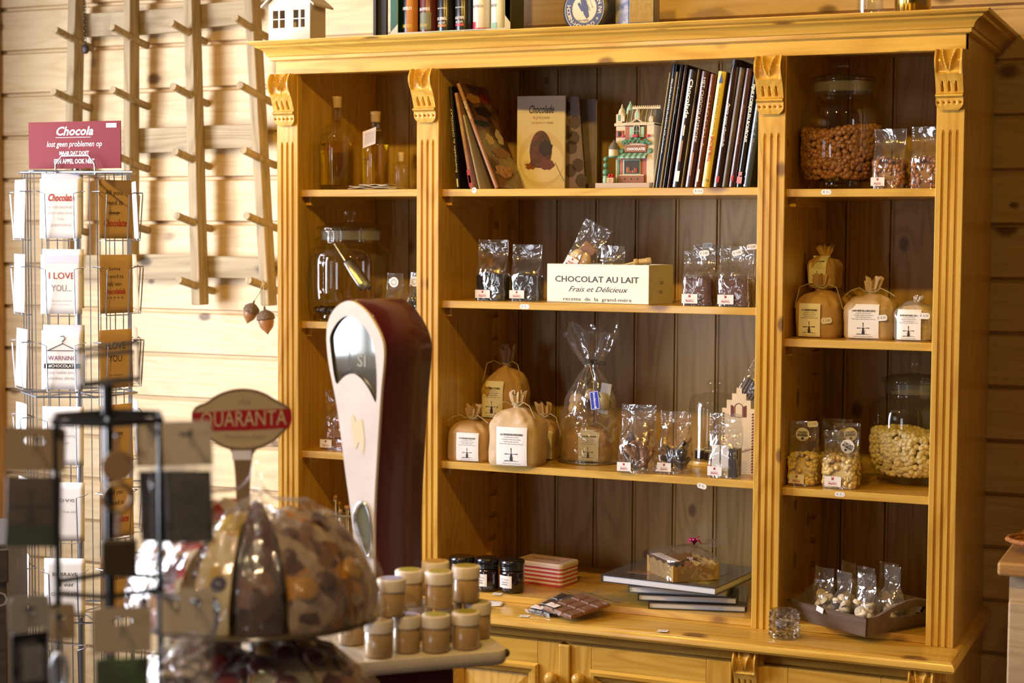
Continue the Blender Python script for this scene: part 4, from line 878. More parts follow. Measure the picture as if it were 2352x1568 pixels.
# right shelf 2
G = 'paper sacks of pancake mix'
s_low = put_sack(1853, 1962, 655, 770, .11, R2, 51, 'brown paper sack behind, carrying another sack on top of it', Y=.26, xmin=1.40, lab=None, group='paper sacks', tuft=.012, string=False, ruff=.6)
ztop = R2+at(1890, 668, .30).z-R2
put_sack(1810, 1930, 562, 663, .105, ztop+.010, 52, 'brown paper sack of mix lying on top of another sack at the back', Y=.20, xmin=1.392, lab=(-.40, .20, .1, .98), group='paper sacks', tuft=.026, string=False, lines=True, mat_=M_kraft)
put_sack(1802, 1938, 633, 776, .11, R2, 53, 'large brown paper sack with price tag in front of the stacked sacks', xmin=1.389, lab=(-.36, .12, .0, .72), group=G, tuft=.034, tag_=(.028, .042, -.058))
put_sack(1939, 2062, 640, 780, .105, R2, 54, 'brown paper sack of oat flakes in the middle of the shelf', lab=(-.36, .24, .0, .78), group='paper sacks', title='HAVERVLOKKEN', tuft=.036, tag_=(.036, .052, -.058, '€ 4.50'), mat_=M_kraft2)
M_bagw = film('milky_film', (.95, .94, .92), 1.5, 1.5, .06, .5, 18, .03, haze=.16, hazecol=(.85, .82, .75))
M_buck = plain('buckwheat', (.62, .42, .18), .6, col2=(.75, .62, .42), nscale=300, bump=.6)
def white_sack(u0, u1, vt, vb, Y, seed, label, lab=True):
    yc = Y+.045 if Y else None
    if Y is None: Y = atz((u0+u1)/2, vb, R2).y; yc = Y+.045
    xa, xb = at(u0, vb, yc).x, at(u1, vb, yc).x; w = (xb-xa)/1.05; h = at((u0+u1)/2, vt, yc).z-R2
    t = sack('flour_bag', label, (xa+xb)/2, Y, R2+E_, w, .09, h, seed, mat_=M_bagw, string=False, tuft=.012, ruff=.5, lab=(-.40, .22, .0, .80) if lab else None, title='BOEKWEITMEEL 500 g', group='clear flour bags', cat='flour bag')
    mb = MB(); mb.loft([[(*sup(w*.45*k, .038*k, 2*PI*j/24, 3), zz) for j in range(24)] for zz, k in ((.003, .96), (h*.3, 1), (h*.6, .98), (h*.76, .7), (h*.8, .1))]); mb.build('flour', M_buck, t, smooth=60, kind='stuff'); return t
t_ = white_sack(2056, 2150, 680, 784, None, 55, 'clear plastic bag of flour with a white windmill label near the outer post')
price_tag(t_, .028, .06, -.054, '€ 4.50', rot=0)
white_sack(2128, 2200, 684, 778, .22, 56, 'second clear flour bag behind, almost hidden by the outer post', False)
# right shelf 3
G = 'bags of white chocolate drops'
def round_sticker(t, x, z, y, r=.0165, rot=0):
    mb = MB(Matrix.Translation((x, y, z)) @ Matrix.Rotation(R(rot), 4, 'Y')); mb.add([(r*math.cos(2*PI*j/32), 0, r*math.sin(2*PI*j/32)) for j in range(32)], [list(range(32))]); s = mb.build('round_sticker', M_paper, t)
    mb = MB(Matrix.Translation((x, y-.0006, z)) @ Matrix.Rotation(R(rot), 4, 'Y')); f = lambda zz: (lambda a, b: (a, 0, zz+b))
    mb.text('CACAO', r*.48, f(r*.28), width=r*1.45, bold=.04); mb.text('BOEREN', r*.48, f(-r*.14), width=r*1.5, bold=.04)
    mb.add([(r*.2*math.cos(2*PI*j/14), 0, -r*.60+r*.2*math.sin(2*PI*j/14)) for j in range(14)], [list(range(14))]); mb.build('lettering', M_ink, s)
b1 = put_bag(1807, 1884, 968, 1116, .062, R3, 1050, 'yellow', 61, 'drop_bag', 'tall clear bag of pale drops with round black lettered sticker by the inner post', group=G, sticker_=(.036, .022), st_x=-.028, tags=((.020, .148, -.005),), rdrop=.0070)
round_sticker(b1, -.004, .122, -.006)
b2 = put_bag(1885, 1976, 990, 1123, .062, R3, 1060, 'yellow', 62, 'drop_bag', 'shorter clear bag of pale drops with tilted round sticker, nearest the glass jar', group=G, sticker_=(.040, .024), st_x=-.032, rdrop=.0070)
round_sticker(b2, .016, .100, -.006, rot=28)
b3 = put_bag(1880, 1962, 962, 1105, .055, R3, 1048, 'yellow', 63, 'drop_bag', 'clear bag of pale drops at the back, behind the taller bag', Y=.24, group=G, sticker_=None, n_side=90); round_sticker(b3, .02, .105, -.006)
b4 = put_bag(1906, 1980, 972, 1112, .055, R3, 1052, 'yellow', 64, 'drop_bag', 'clear bag of pale drops at the back, behind the shorter bag', Y=.15, group=G, sticker_=None, n_side=90); round_sticker(b4, .010, .118, -.006, rot=-8)
yj = .232
jw = put_jar(1987, 2205, 824, 1120, R3, 'storage_jar', 'round glass jar of white chocolate drops with embossed shield', yj, .74, .12, content=M_whit, fillf=.50, seed=9, rdrop=.0078, ns=1300, ntp=220, knob_r=.016)
rj = (at(2205, 1100, yj).x-at(1987, 1100, yj).x)/2/1.09
def jf(a, z, off=.0015):   # on the jar wall
    an = R(-112)+a/rj; return ((rj+off)*math.cos(an), (rj+off)*math.sin(an), z)
mb = MB(); hz = .118
for pts in ([(-.036, .07), (.036, .07), (.036, .0), (.028, -.035), (0, -.055), (-.028, -.035), (-.036, 0)], [(-.036, .052), (.036, .052)], [(-.036, .03), (.036, .03)]):
    mb.tube([jf(a, hz+b) for a, b in pts], .0016, 6, len(pts) > 2)
mb.text('5', .036, lambda a, b: jf(a-.004, hz+.008+b, .003)); mb.text('TABU', .012, lambda a, b: jf(a, hz+.061+b, .003), bold=.02)
mb.build('embossed_shield', M_glass2, jw, smooth=50)
# right bottom: wooden tray of macaroon bags, crystal tealight
fc, lc = atz(1987, 1463, BB), atz(1838, 1424, BB)
ax = (fc-lc); LL = .36; WW = .25; ang = math.atan2(ax.y, ax.x); hT = .05
M_tray = pine('grey_brown_wood', (.17, .125, .10), (.11, .08, .06), 'x', .5, .1, dens=.1, ring=.2)
LL = ax.length*.99
tr = thing('serving_tray', 'grey brown wooden tray with cut-out handles holding bags of macaroons', 'tray', (fc.x, fc.y, BB+E_), ang)
fl = .024; th = .008; WW = .235
MB().box(-LL, 0, 0, WW, 0, .006).build('tray_floor', M_tray, tr)
for nm, ys in (('long_side', (0, 1)), ):
    for s_ in ys:
        y_ = 0 if s_ == 0 else WW; o = -fl if s_ == 0 else fl; i_ = th if s_ == 0 else -th
        mb = MB(); mb.loft([[(-LL, y_, .0), (0, y_, .0), (0, y_+i_, .0), (-LL, y_+i_, .0)], [(-LL-fl, y_+o, hT), (fl, y_+o, hT), (fl, y_+o+i_, hT), (-LL-fl, y_+o+i_, hT)]]); mb.build(nm, M_tray, tr)
def tray_end(xx, sg):
    N_ = 24; mb = MB()
    def P(a, z, k):     # a along depth 0..1
        e = fl*z/hT; return (xx+sg*(e-k*th), -e*(1-2*a)*1+WW*a, z) if False else (xx+sg*(e-k*th), (WW+2*e)*a-e, z)
    top = lambda a: hT+.030*max(0, math.sin(PI*max(0, min(1, (a-.12)/.76))))**1.3
    hz0, hz1 = .036, .058; cols = []
    A = [i/N_ for i in range(N_+1)]
    for k in (0, 1):
        for i in range(N_):
            a, b = A[i], A[i+1]; m_ = (a+b)/2
            if .30 < m_ < .70:
                ed = max(0, 1-((m_-.5)/.2)**4)**.25; zc_ = (hz0+hz1)/2; hh = (hz1-hz0)/2*ed
                for (q0, q1a, q1b) in ((0, zc_-hh, zc_-hh), (zc_+hh, top(a), top(b))): mb.add([P(a, q0, k), P(b, q0, k), P(b, q1b, k), P(a, q1a, k)], [(0, 1, 2, 3)])
                if k == 0:
                    for q in (zc_-hh, zc_+hh): mb.add([P(a, q, 0), P(b, q, 0), P(b, q, 1), P(a, q, 1)], [(0, 1, 2, 3)])
            else: mb.add([P(a, 0, k), P(b, 0, k), P(b, top(b), k), P(a, top(a), k)], [(0, 1, 2, 3)])
            if k == 0: mb.add([P(a, top(a), 0), P(b, top(b), 0), P(b, top(b), 1), P(a, top(a), 1)], [(0, 1, 2, 3)])
    mb.build('handled_end', M_tray, tr)
tray_end(0, 1); tray_end(-LL, -1)
G = 'clear bags of macaroons in the tray'
lb = ('clear bag of macaroons at the front of the tray, nearest the crystal holder', 'clear bag of macaroons in the middle of the tray front', 'clear bag of macaroons by the tray handle',
      'clear bag of macaroons at the back corner behind the first bag', 'clear bag of macaroons in the centre of the tray', 'clear bag of macaroons at the tray back near the outer post', 'clear bag of macaroons furthest back in the tray')
MT = tr.matrix_basis.copy()
trm = Matrix.Translation(tr.location) @ Matrix.Rotation(ang, 4, 'Z')
for i, (a, b, q, hh, sd) in enumerate(((-.80, .15, 6, .125, 71), (-.50, .17, -4, .125, 72), (-.17, .17, 3, .132, 73), (-.80, .50, -6, .13, 74), (-.50, .48, 3, .128, 75), (-.17, .54, -3, .14, 76), (-.5, .82, 3, .13, 77))):
    p = trm @ Vector((LL*a*1.0, WW*b, .0065)); t = thing('macaroon_bag', lb[i], 'clear bag', p, ang+R(q), G)
    w_, d_ = .054, .046; wrap_film(w_, d_, hh, sd, fill=.42, amp=.007, headf=.74).build('film_bag', M_cello, t, smooth=60)
    rnd = random.Random(sd)
    for k in range(16 if i < 3 else 10):
        mb = MB(Matrix.Translation((rnd.uniform(-.017, .017), rnd.uniform(-.014, .010), .0165+.0030*k)) @ rq(rnd, 1.3).to_matrix().to_4x4()); mb.lathe([(.001, -.005), (.010, -.005), (.0125, 0), (.010, .005), (.001, .006)], 14); mb.build('macaroon', M_cook, t, smooth=50)
MB(Matrix.Translation((-LL*.58, -fl-.0016, hT-.005)) @ Matrix.Rotation(R(14), 4, 'Y')).box(-.011, .011, -.0008, .0008, -.006, .007).build('price_card', M_paper, tr)
# crystal tealight holder
pt_ = atz(1798, 1466, WT); rr_ = .0365; pt_.y += .012
hh = at(1798, 1400, pt_.y).z-WT
tl = thing('tealight_holder', 'faceted clear crystal tealight holder at the front edge of the pine top', 'tealight holder', (pt_.x, pt_.y, WT+E_))
nf, nr_ = 16, 6; mb = MB()
vs = []; fs = []
for j in range(nr_*2+1):
    for i in range(nf*2):
        bump_ = .0036 if (j % 2 == 1 and (i+(j//2)) % 2 == 0) else 0
        r_ = rr_-.002+bump_; t_a = PI*i/nf; vs.append((r_*math.cos(t_a), r_*math.sin(t_a), .003+(hh-.006)*j/(nr_*2)))
n2 = nf*2
for j in range(nr_*2):
    for i in range(n2):
        k = (i+1) % n2; a, b, c_, d_ = j*n2+i, j*n2+k, (j+1)*n2+k, (j+1)*n2+i
        fs += [(a, b, c_), (a, c_, d_)] if (i+j) % 2 == 0 else [(a, b, d_), (b, c_, d_)]
mb.add(vs, fs); mb.loft([[vs[nr_*2*n2+i] for i in range(n2)], [(.031*math.cos(PI*i/nf), .031*math.sin(PI*i/nf), hh) for i in range(n2)], [(.029*math.cos(PI*i/nf), .029*math.sin(PI*i/nf), hh-.002) for i in range(n2)], [(.0285*math.cos(PI*i/nf), .0285*math.sin(PI*i/nf), hh*.42) for i in range(n2)], [(.003*math.cos(PI*i/nf), .003*math.sin(PI*i/nf), hh*.40) for i in range(n2)]], True, False)
mb.add([(.003*math.cos(PI*i/nf), .003*math.sin(PI*i/nf), hh*.40) for i in range(n2)], [list(range(n2))])
mb.loft([[vs[i] for i in range(n2)], [(.030*math.cos(PI*i/nf), .030*math.sin(PI*i/nf), 0) for i in range(n2)]], True, False); mb.add([(.030*math.cos(PI*i/nf), .030*math.sin(PI*i/nf), 0) for i in range(n2)], [list(range(n2-1, -1, -1))])
mb.build('crystal_cup', M_crystal, tl)
MB(Matrix.Translation((0, 0, hh*.425))).lathe([(.001, 0), (.0185, 0), (.0195, .002), (.0195, .0125), (.018, .013), (.002, .012)], 28).build('tealight', plain('tealight_wax', (.80, .72, .62), .4), tl, smooth=40)

# middle bottom: jars, tin, chocolate bars, books, parcel, papers
M_lidb = plain('black_lid', (.012, .012, .013), .18, coat=.5)
M_jam = plain('dark_jam_glass', (.015, .006, .007), .06, coat=1)
for i, (u0, u1, vt, vb, lab) in enumerate(((1031, 1090, 1277, 1357, 'black lidded jar of dark jam, mostly hidden by the small white lidded jars'), (1091, 1147, 1280, 1360, 'black lidded jar of dark jam, middle of the three'), (1147, 1205, 1285, 1364, 'black lidded jar of dark jam beside the pink striped tin'))):
    c = atz((u0+u1)/2, vb, BB); Yc = c.y+.028; xa, xb = at(u0, vb, Yc).x, at(u1, vb, Yc).x; r = (xb-xa)/2/1.08; h = at((u0+u1)/2, vt, Yc).z-BB
    t = thing('jam_jar', lab, 'jam jar', ((xa+xb)/2, Yc, BB+E_), 0, 'black lidded jam jars')
    MB().lathe([(r*.7, 0), (r*.92, .002), (r*.97, .008), (r*.97, h*.60), (r*.93, h*.66), (r*.84, h*.69)], 40).build('glass_body', M_jam, t, smooth=50)
    MB().lathe([(r*.80, h*.69), (r*.96, h*.705), (r*.93, h*.76), (r*1.0, h*.79), (r*.97, h*.83), (r*1.0, h*.88), (r*.99, h*.97), (r*.93, h), (.002, h)], 40).build('screw_lid', M_lidb, t, smooth=40)
    f = lambda a, b, o=.0008, r=r: ((r*.97+o)*math.cos(R(-105)+a/r), (r*.97+o)*math.sin(R(-105)+a/r), b)
    mb = MB(); mb.grid(lambda a, b: f(-.021+.042*a, h*.17+h*.38*b), 12, 2); s = mb.build('jar_label', M_paper, t, smooth=60)
    mb = MB(); mb.text('Hot Choco', h*.085, lambda a, b: f(a, h*.44+b, .0014), width=.024, shear=.3); mb.text('COGNAC &', h*.06, lambda a, b: f(a, h*.35+b, .0014), width=.019, bold=.03); mb.text('AMANDEL', h*.06, lambda a, b: f(a, h*.28+b, .0014), width=.021, bold=.03); mb.build('lettering', M_grey, s)
# striped tin
a_, b_, c_ = atz(1205, 1342, BB), atz(1288, 1352, BB), atz(1326, 1336, BB)
tn = thing('biscuit_tin', 'rectangular tin with pink and white stripes and a lettered lid', 'tin', (0, 0, BB+E_)); tw, td = .150, .095
fr_ = atz(1289, 1350, BB); hT_ = at(1289, 1298, fr_.y).z-BB; tn.location = (fr_.x, fr_.y, BB+E_); tn.rotation_euler[2] = R(-9)
def rr_poly(w, d, r, n=5, o=0): 
    P = []
    for cx_, cy_, a0_ in ((-r, r, -90), (-r, d-r, 0), (-w+r, d-r, 90), (-w+r, r, 180)):
        for j in range(n+1): a = R(a0_+90*j/n); P.append((cx_+(r+o)*math.cos(a), cy_+(r+o)*math.sin(a)))
    return P
M_tpk = plain('pink_enamel', (.58, .07, .14), .2, coat=.5); M_twh = plain('white_enamel', (.80, .74, .70), .2, coat=.5)
mb = MB(); ns_ = 9; hb2 = hT_*.80
for k in range(ns_): pz = [hb2*k/ns_, hb2*(k+1)/ns_]; mb.loft([[(x, y, z_) for x, y in rr_poly(tw, td, .012)] for z_ in pz], True, k == 0, (k+1) % 2)
mb.build('tin_body', [M_twh, M_tpk], tn, smooth=40)
mb = MB(); mb.loft([[(x, y, z_) for x, y in rr_poly(tw, td, .012, o=o_)] for z_, o_ in ((hb2, .0), (hb2, .002), (hT_-.003, .002), (hT_, -.001))], True, True); ld = mb.build('tin_lid', plain('lid_enamel', (.74, .62, .60), .2, coat=.5), tn, smooth=30)
mb = MB(); fT = lambda a, b: (-tw/2+a, td/2+b, hT_+.0005); mb.text('CHOCOLATE', .020, fT, width=.085, bold=.02)
for p0, p1, q0, q1 in ((-.055, .055, -.040, -.0388), (-.055, .055, .0388, .040), (-.055, -.0538, -.04, .04), (.0538, .055, -.04, .04)): mb.box(-tw/2+p0, -tw/2+p1, td/2+q0, td/2+q1, hT_+.0002, hT_+.0005)
mb.build('lettering', M_tpk, ld)
# chocolate bars in film
BARY = atz(1312, 1424, WT).y-.01
def choc_bar(label, corners, mt, z, seed, tail, group=None, stk=True):
    s0 = (BB+.0006-WT)/(.018-BARY)              # sloping plane: front on the pine top, propped on the raised board
    def onp(u, v):
        q = ray(u, v); k = (WT+z+s0*(CAM.y-BARY)-CAM.z)/(q.z-s0*q.y); return CAM+q*k
    P = [onp(u, v) for u, v in corners]     # front-left, front-right, back-right, back-left
    o = P[0]; ex = P[1]-P[0]; ey = P[3]-P[0]; w, d = ex.length, ey.length; h = .010
    nz_ = Vector((0, -s0, 1)).normalized(); ux = ex.normalized(); uy = nz_.cross(ux)
    t = thing('chocolate_bar', label, 'chocolate bar', o, 0, group)
    t.matrix_basis = Matrix((ux, uy, nz_)).transposed().to_4x4(); t.location = o+nz_*E_
    mb = MB(); mb.box(0, w, 0, d, .0015, h*.55); nx, ny = 3, 3
    for i in range(nx):
        for j in range(ny):
            X0, X1, Y0, Y1 = w*i/nx, w*(i+1)/nx, d*j/ny, d*(j+1)/ny; g = .0018
            mb.loft([[(X0+g, Y0+g, h*.55), (X1-g, Y0+g, h*.55), (X1-g, Y1-g, h*.55), (X0+g, Y1-g, h*.55)], [(X0+g*2.2, Y0+g*2.2, h), (X1-g*2.2, Y0+g*2.2, h), (X1-g*2.2, Y1-g*2.2, h), (X0+g*2.2, Y1-g*2.2, h)]], True, True)
            cxx, cyy = (X0+X1)/2, (Y0+Y1)/2; mb.tube([(cxx+w*.075*math.cos(q), cyy+w*.06*math.sin(q), h) for q in [R(200+28*k) for k in range(7)]], .0012, 5)
    mb.build('chocolate_tablet', mt, t)
    rs = random.Random(seed); e = .005
    def fl_(a, b): 
        x = -e+(w+2*e)*a; y = -e+(d+2*e+tail)*b; onb = y < d+e
        z_ = h+.0015+.0022*noise.noise(Vector((x*40, y*40, seed))) if onb else max(.001, h*(1-(y-d)/.03))+.004*abs(noise.noise(Vector((x*35, y*35, seed))))
        return (x, y, z_)
    mb = MB(); mb.grid(fl_, 20, 26); mb.grid(lambda a, b: (-e+(w+2*e)*a, -e, .001+(h+.0005+.0022*noise.noise(Vector(((-e+(w+2*e)*a)*40, -e*40, seed)))-0)*b), 20, 2); mb.build('film_wrap', M_cello, t, smooth=60)
    if stk:
        mb = MB(); mb.box(.004, .040, .004, .024, h+.0036, h+.0044); s = mb.build('shop_label', M_paper, t)
        mb = MB(); mb.text('Chocolaterie', .004, lambda a, b: (.022+a, .012+b, h+.0048), width=.02); mb.box(.020, .024, .018, .023, h+.0045, h+.0048); mb.build('lettering', M_red, s)
    return t
cb_d = choc_bar('dark chocolate bar in clear film lying under the milk bar edge', ((1213, 1407), (1262, 1418), (1294, 1370), (1240, 1363)), M_darkc, .0, 5, .045)
cb_m = choc_bar('milk chocolate bar in clear film overlapping the dark bar', ((1248, 1400), (1312, 1424), (1372, 1392), (1316, 1364)), M_milk, .0135, 6, .05)
# book stack
M_bk1 = plain('grey_jacket', (.035, .037, .042), .12, coat=.6, col2=(.06, .06, .062), nscale=6)
M_pg2 = plain('white_page_edges', (.62, .64, .70), .6)
lbls = ('grey hardback at the bottom of the stack on the worktop', 'grey hardback second from the bottom of the stack', 'blue grey hardback third up in the stack, under the big one', 'largest grey hardback lying on top of the stack')
specs = [((1445, 1425), (1674, 1424), 0), ((1423, 1404), (1658, 1408), 1), ((1412, 1378), (1645, 1390), 2), ((1380, 1336), (1644, 1368), 3)]
zz = BB; stackz = []
th_ = [.017, .017, .018, .019]
ys = atz(1560, 1428, WT)
for (l, r, k) in specs:
    h = th_[k]; P0 = at(l[0], l[1], ys.y+.05)
    pl_, pr_ = atz(l[0], l[1], zz), atz(r[0], r[1], zz)
    w = (pr_-pl_).length; ang = math.atan2(pr_.y-pl_.y, pr_.x-pl_.x)
    d = .24 if k < 3 else .29
    ang = max(-.25, min(.25, ang)); y_ = max(pl_.y, SY+.0)
    t = thing('book', lbls[k], 'book', (pl_.x, y_, zz+E_), ang, 'large hardbacks stacked on the worktop'); c = .0022
    mc = M_bk1 if k != 2 else plain('blue_grey_jacket', (.10, .13, .17), .15, coat=.6)
    MB().box(0, w, 0, d, 0, c).build('back_cover', mc, t); cv = MB().box(0, w, 0, d, h-c, h).build('front_cover', mc, t); MB().box(0, .003, 0, d, c+.0001, h-c-.0001).build('spine', mc, t)
    MB().box(.0035, w-.004, .003, d-.003, c+.0002, h-c-.0002).build('page_block', M_pg2, t)
    if k == 3:
        MB().box(w*.14, w*.86, d*.20, d*.62, h+.0001, h+.0006).build('printed_photo', plain('photo_print', (.22, .11, .05), .15, col2=(.07, .05, .02), nscale=30, coat=.6), cv)
        MB().box(w*.55, w*.9, d*.10, d*.2, h+.0001, h+.0006).build('printed_fruit', plain('fruit_print', (.30, .22, .04), .15, col2=(.10, .16, .03), nscale=60), cv)
    if k == 2: MB().box(w*.1, w*.28, d*.03, d*.12, h+.0001, h+.0005).build('printed_photo', plain('photo_print', (.35, .28, .15), .3), cv)
    zz += h+.0008
zs_ = zz
# little gift parcel on the stack
pA, pB = atz(1486, 1310, zs_), atz(1546, 1338, zs_); ex = pB-pA; ang = math.atan2(ex.y, ex.x)
gpk = thing('gift_tray', 'small kraft tray of chocolates in cellophane with a pink ribbon on the book stack', 'gift parcel', (pB.x, pB.y, zs_+E_), ang+R(0)); w_, d_, h_ = ex.length, .125, .042
def zig(n, L, h): return [(L*i/n, h-(.006 if i % 2 else 0)) for i in range(n+1)]
mb = MB(); M_kt = plain('gold_kraft_card', (.40, .24, .07), .45)
for f in (lambda a, b, h: (-w_+a, -.0+h-.0*b, b), lambda a, b, h: (-w_+a, d_-h, b)): mb.prism([(0, 0)]+zig(8, w_, h_)[::1]+[(w_, 0)], 0, .0015, f)
for f in (lambda a, b, h: (-h, .002+a, b), lambda a, b, h: (-w_+h, .002+a, b)): mb.prism([(0, 0)]+zig(14, d_-.004, h_)+[(d_-.004, 0)], 0, .0015, f)
mb.box(-w_+.002, -.002, .002, d_-.002, .0005, .002); mb.build('kraft_tray', M_kt, gpk)
rnd = random.Random(8)
for i in range(9):
    mb = MB(Matrix.Translation((-w_*rnd.uniform(.25, .75), .015+d_*.8*i/9, h_*.72)) @ rq(rnd, .8).to_matrix().to_4x4()); mb.box(-.012, .012, -.009, .009, -.007, .007)
    mb.build('chocolate', [M_milk, M_darkc, M_whit, plain('gold_foil', (.5, .3, .05), .25, 1)][i % 4], gpk, bevel=.002)
MB().box(-w_*.9, -w_*.15, .004, .03, h_+.004, h_+.0048).build('shop_label', M_paper, gpk)
def gw(a, b):
    t = 2*PI*a
    if b < .5: q = b/.5; X_, Y_ = sup(w_/2+.005, d_/2+.006, t, 5); z_ = (h_+.012)*q
    else: q = (b-.5)/.5; X_, Y_ = sup((w_/2+.005)*(1-.75*q), (d_/2+.006)*(1-.75*q), t, 4); X_ += .0; Y_ += .02*q; z_ = h_+.012+.02*q
    p_ = Vector((X_*35, Y_*35, z_*35)); return (-w_/2+X_+.004*noise.noise(p_), d_/2+Y_+.004*noise.noise(p_+Vector((5, 5, 5))), z_+.001)
mb = MB(); mb.grid(gw, 50, 22, cu=True); mb.build('cellophane_wrap', M_cello, gpk, smooth=60)
mb = MB(Matrix.Translation((-w_*.45, d_*.72, h_+.034))); rnd = random.Random(4)
for i in range(9):
    a = rnd.uniform(0, 6.28); q = Vector((math.cos(a), math.sin(a), rnd.uniform(.0, .9)))*.020; s_ = q.cross(Vector((0, 0, 1))).normalized()*.005
    mb.loft([[tuple(q*k*.5+s_*sg*f_+Vector((0, 0, .012*math.sin(PI*k/2)))) for sg in (-1, 1)] for k, f_ in ((0, .3), (.7, 1), (1.4, 1), (2, .3))], False, False)
rb = mb.build('ribbon_bow', plain('pink_ribbon', (.50, .02, .16), .22, .3, coat=.5), gpk, smooth=60, solid=.0006)
mb = MB(); mb.grid(lambda a, b: (-w_*.75+.09*a+.05*b, d_*.80+.045*b, h_+.032+.018*b+.006*noise.noise(Vector((a*4, b*4, 3)))), 18, 12); mb.build('cellophane_tail', M_cello, gpk, smooth=60)
# papers on the worktop
pw = atz(1135, 1392, WT); MB().box(0, 0, 0, 0, 0, 0)
t = thing('paper_slip', 'white folded paper slip lying on the pine top by the small jars', 'paper', (pw.x-.03, pw.y, WT+E_), R(14)); mb = MB(); mb.grid(lambda a, b: (-.035+.085*a, -.012+.045*b, .001+.004*(a*(1-a))*4*b+.006*max(0, a-.7)), 10, 6); mb.build('sheet', M_paper, t, smooth=60, solid=.0005)
for i, (u, v, z_, lab, tx) in enumerate(((1205, 1415, WT, 'small white price card on the pine top before the chocolate bars', '€ 3,-'), (1523, 1449, WT, 'small white price card on the pine top below the book stack', '€15'), (1143, 1364, BB, 'small white price card on the raised board before the jam jars', '€ 4,-'))):
    p = atz(u, v, z_); t = thing('price_card', lab, 'price card', (p.x, p.y, z_+E_), R(4), 'price cards lying flat'); MB().box(-.012, .012, -.010, .010, 0, .0008).build('card', M_paper, t)
    mb = MB(); mb.text(tx, .010, lambda a, b: (a, b, .0011), width=.014); mb.build('lettering', M_ink, t)
# ------------------------------------------------------------------ left part of the hutch
M_liq = glassy('golden_liqueur', (1.0, .90, .34), 1.36)
def bottle(name, label, uL, uR, Y, prof_px, vb, z, liq_v=None, group=None):
    """prof_px: (half width as share of the body, pixel row) from the base up"""
    x0_, x1_ = at(uL, vb, Y).x, at(uR, vb, Y).x; r = (x1_-x0_)/2/1.09; cx_ = (x0_+x1_)/2; um = (uL+uR)/2
    zz = lambda v: at(um, v, Y).z-z
    t = thing(name, label, 'bottle', (cx_, Y, z+E_), 0, group)
    pr = [(r*.6, .0), (r*.92, .001), (r, .006)]+[(r*k, max(.007, zz(v))) for k, v in prof_px]
    mb = MB(); mb.lathe(pr, 48, cap=False); mb.lathe([(r*.93, .014), (r*.5, .012), (.001, .012)], 40, cap=False); mb.build('glass_body', M_glass2, t, smooth=50)
    if liq_v:
        lz = zz(liq_v); lp = [(r*.3, .0145), (r*.95, .0145)]+[(a-.0012 if a > .004 else a, b) for a, b in pr if .016 < b < lz]
        lp += [(lp[-1][0], lz), (.001, lz)]; MB().lathe(lp, 48).build('liqueur', M_liq, t, smooth=50)
    return t, r, zz
G = 'bottles of golden liqueur'
b_a, r_, zz = bottle('liqueur_bottle', 'taller round bottle half full of golden liqueur, no tag', 737, 814, .13, ((1, 335), (.99, 318), (.92, 305), (.72, 292), (.42, 282), (.30, 274), (.285, 266), (.285, 232), (.31, 231), (.31, 225), (.30, 224)), 430, L1, 327, G)
MB(Matrix.Translation((0, 0, 0))).lathe([(r_*.24, zz(248)), (r_*.26, zz(232)), (r_*.30, zz(224)), (r_*.29, zz(222.5)), (.001, zz(222.5))], 24).build('stopper', M_cork, b_a, smooth=40)
mb = MB(); fb = lambda a, b: ((r_*1.01)*math.cos(R(-112)+a/r_), (r_*1.01)*math.sin(R(-112)+a/r_), b); mb.text('candy', .014, lambda a, b: fb(a, zz(344)+b), width=.040, shear=.2); mb.build('lettering', M_mar, b_a); mb = MB(); mb.text('liqueur', .006, lambda a, b: fb(a, zz(354)+b), width=.026); mb.build('small_lettering', M_mar, b_a)
b_b, r_, zz = bottle('liqueur_bottle', 'shorter bottle of golden liqueur with a white paper tag on its neck', 832, 893, .17, ((1, 345), (.97, 328), (.86, 316), (.62, 306), (.43, 300), (.39, 294), (.39, 268), (.42, 267), (.42, 257), (.40, 256)), 425, L1, 333, G)
MB().lathe([(r_*.34, zz(281)), (r_*.36, zz(267)), (r_*.40, zz(257)), (.001, zz(255))], 24).build('stopper', M_cork, b_b, smooth=40)
mb = MB(); fb2 = lambda a, b: ((r_*1.01)*math.cos(R(-112)+a/r_), (r_*1.01)*math.sin(R(-112)+a/r_), b); mb.text('candy', .013, lambda a, b: fb2(a, zz(367)+b), width=.034, shear=.2); mb.build('lettering', M_mar, b_b); mb = MB(); mb.text('liqueur', .006, lambda a, b: fb2(a, zz(376)+b), width=.022); mb.build('small_lettering', M_mar, b_b)
Mt = Matrix.Translation((.004, -r_*1.06, zz(318))) @ Matrix.Rotation(R(-12), 4, 'Y')
mb = MB(Mt); mb.add([(-.024, -.006, -.025), (.016, -.006, -.021), (.023, .002, .024), (-.019, .002, .020)], [(0, 1, 2, 3)]); tg = mb.build('paper_tag', plain('lilac_paper', (.80, .74, .80), .6), b_b, solid=.0006)
mb = MB(Mt)
for k in range(7): mb.add([(-.018+.001*k, -.0058+.0008*k, -.016+.0045*k), (.014+.001*k, -.0058+.0008*k, -.0135+.0045*k), (.014+.001*k, -.0056+.0008*k, -.0125+.0045*k), (-.018+.001*k, -.0056+.0008*k, -.015+.0045*k)], [(0, 1, 2, 3)])
mb.build('small_print', M_grey, tg)
MB().tube([(r_*.42*math.cos(q), r_*.42*math.sin(q), zz(300)) for q in [2*PI*k/16 for k in range(16)]], .001, 5, True).build('tag_string', M_string, b_b)
b_c, r_, zz = bottle('small_bottle', 'small corked clear bottle at the end beside the tagged bottle', 902, 941, .20, ((1, 390), (.98, 380), (.84, 376), (.42, 374), (.38, 372), (.38, 362), (.52, 360), (.52, 358), (.38, 357)), 424, L1)
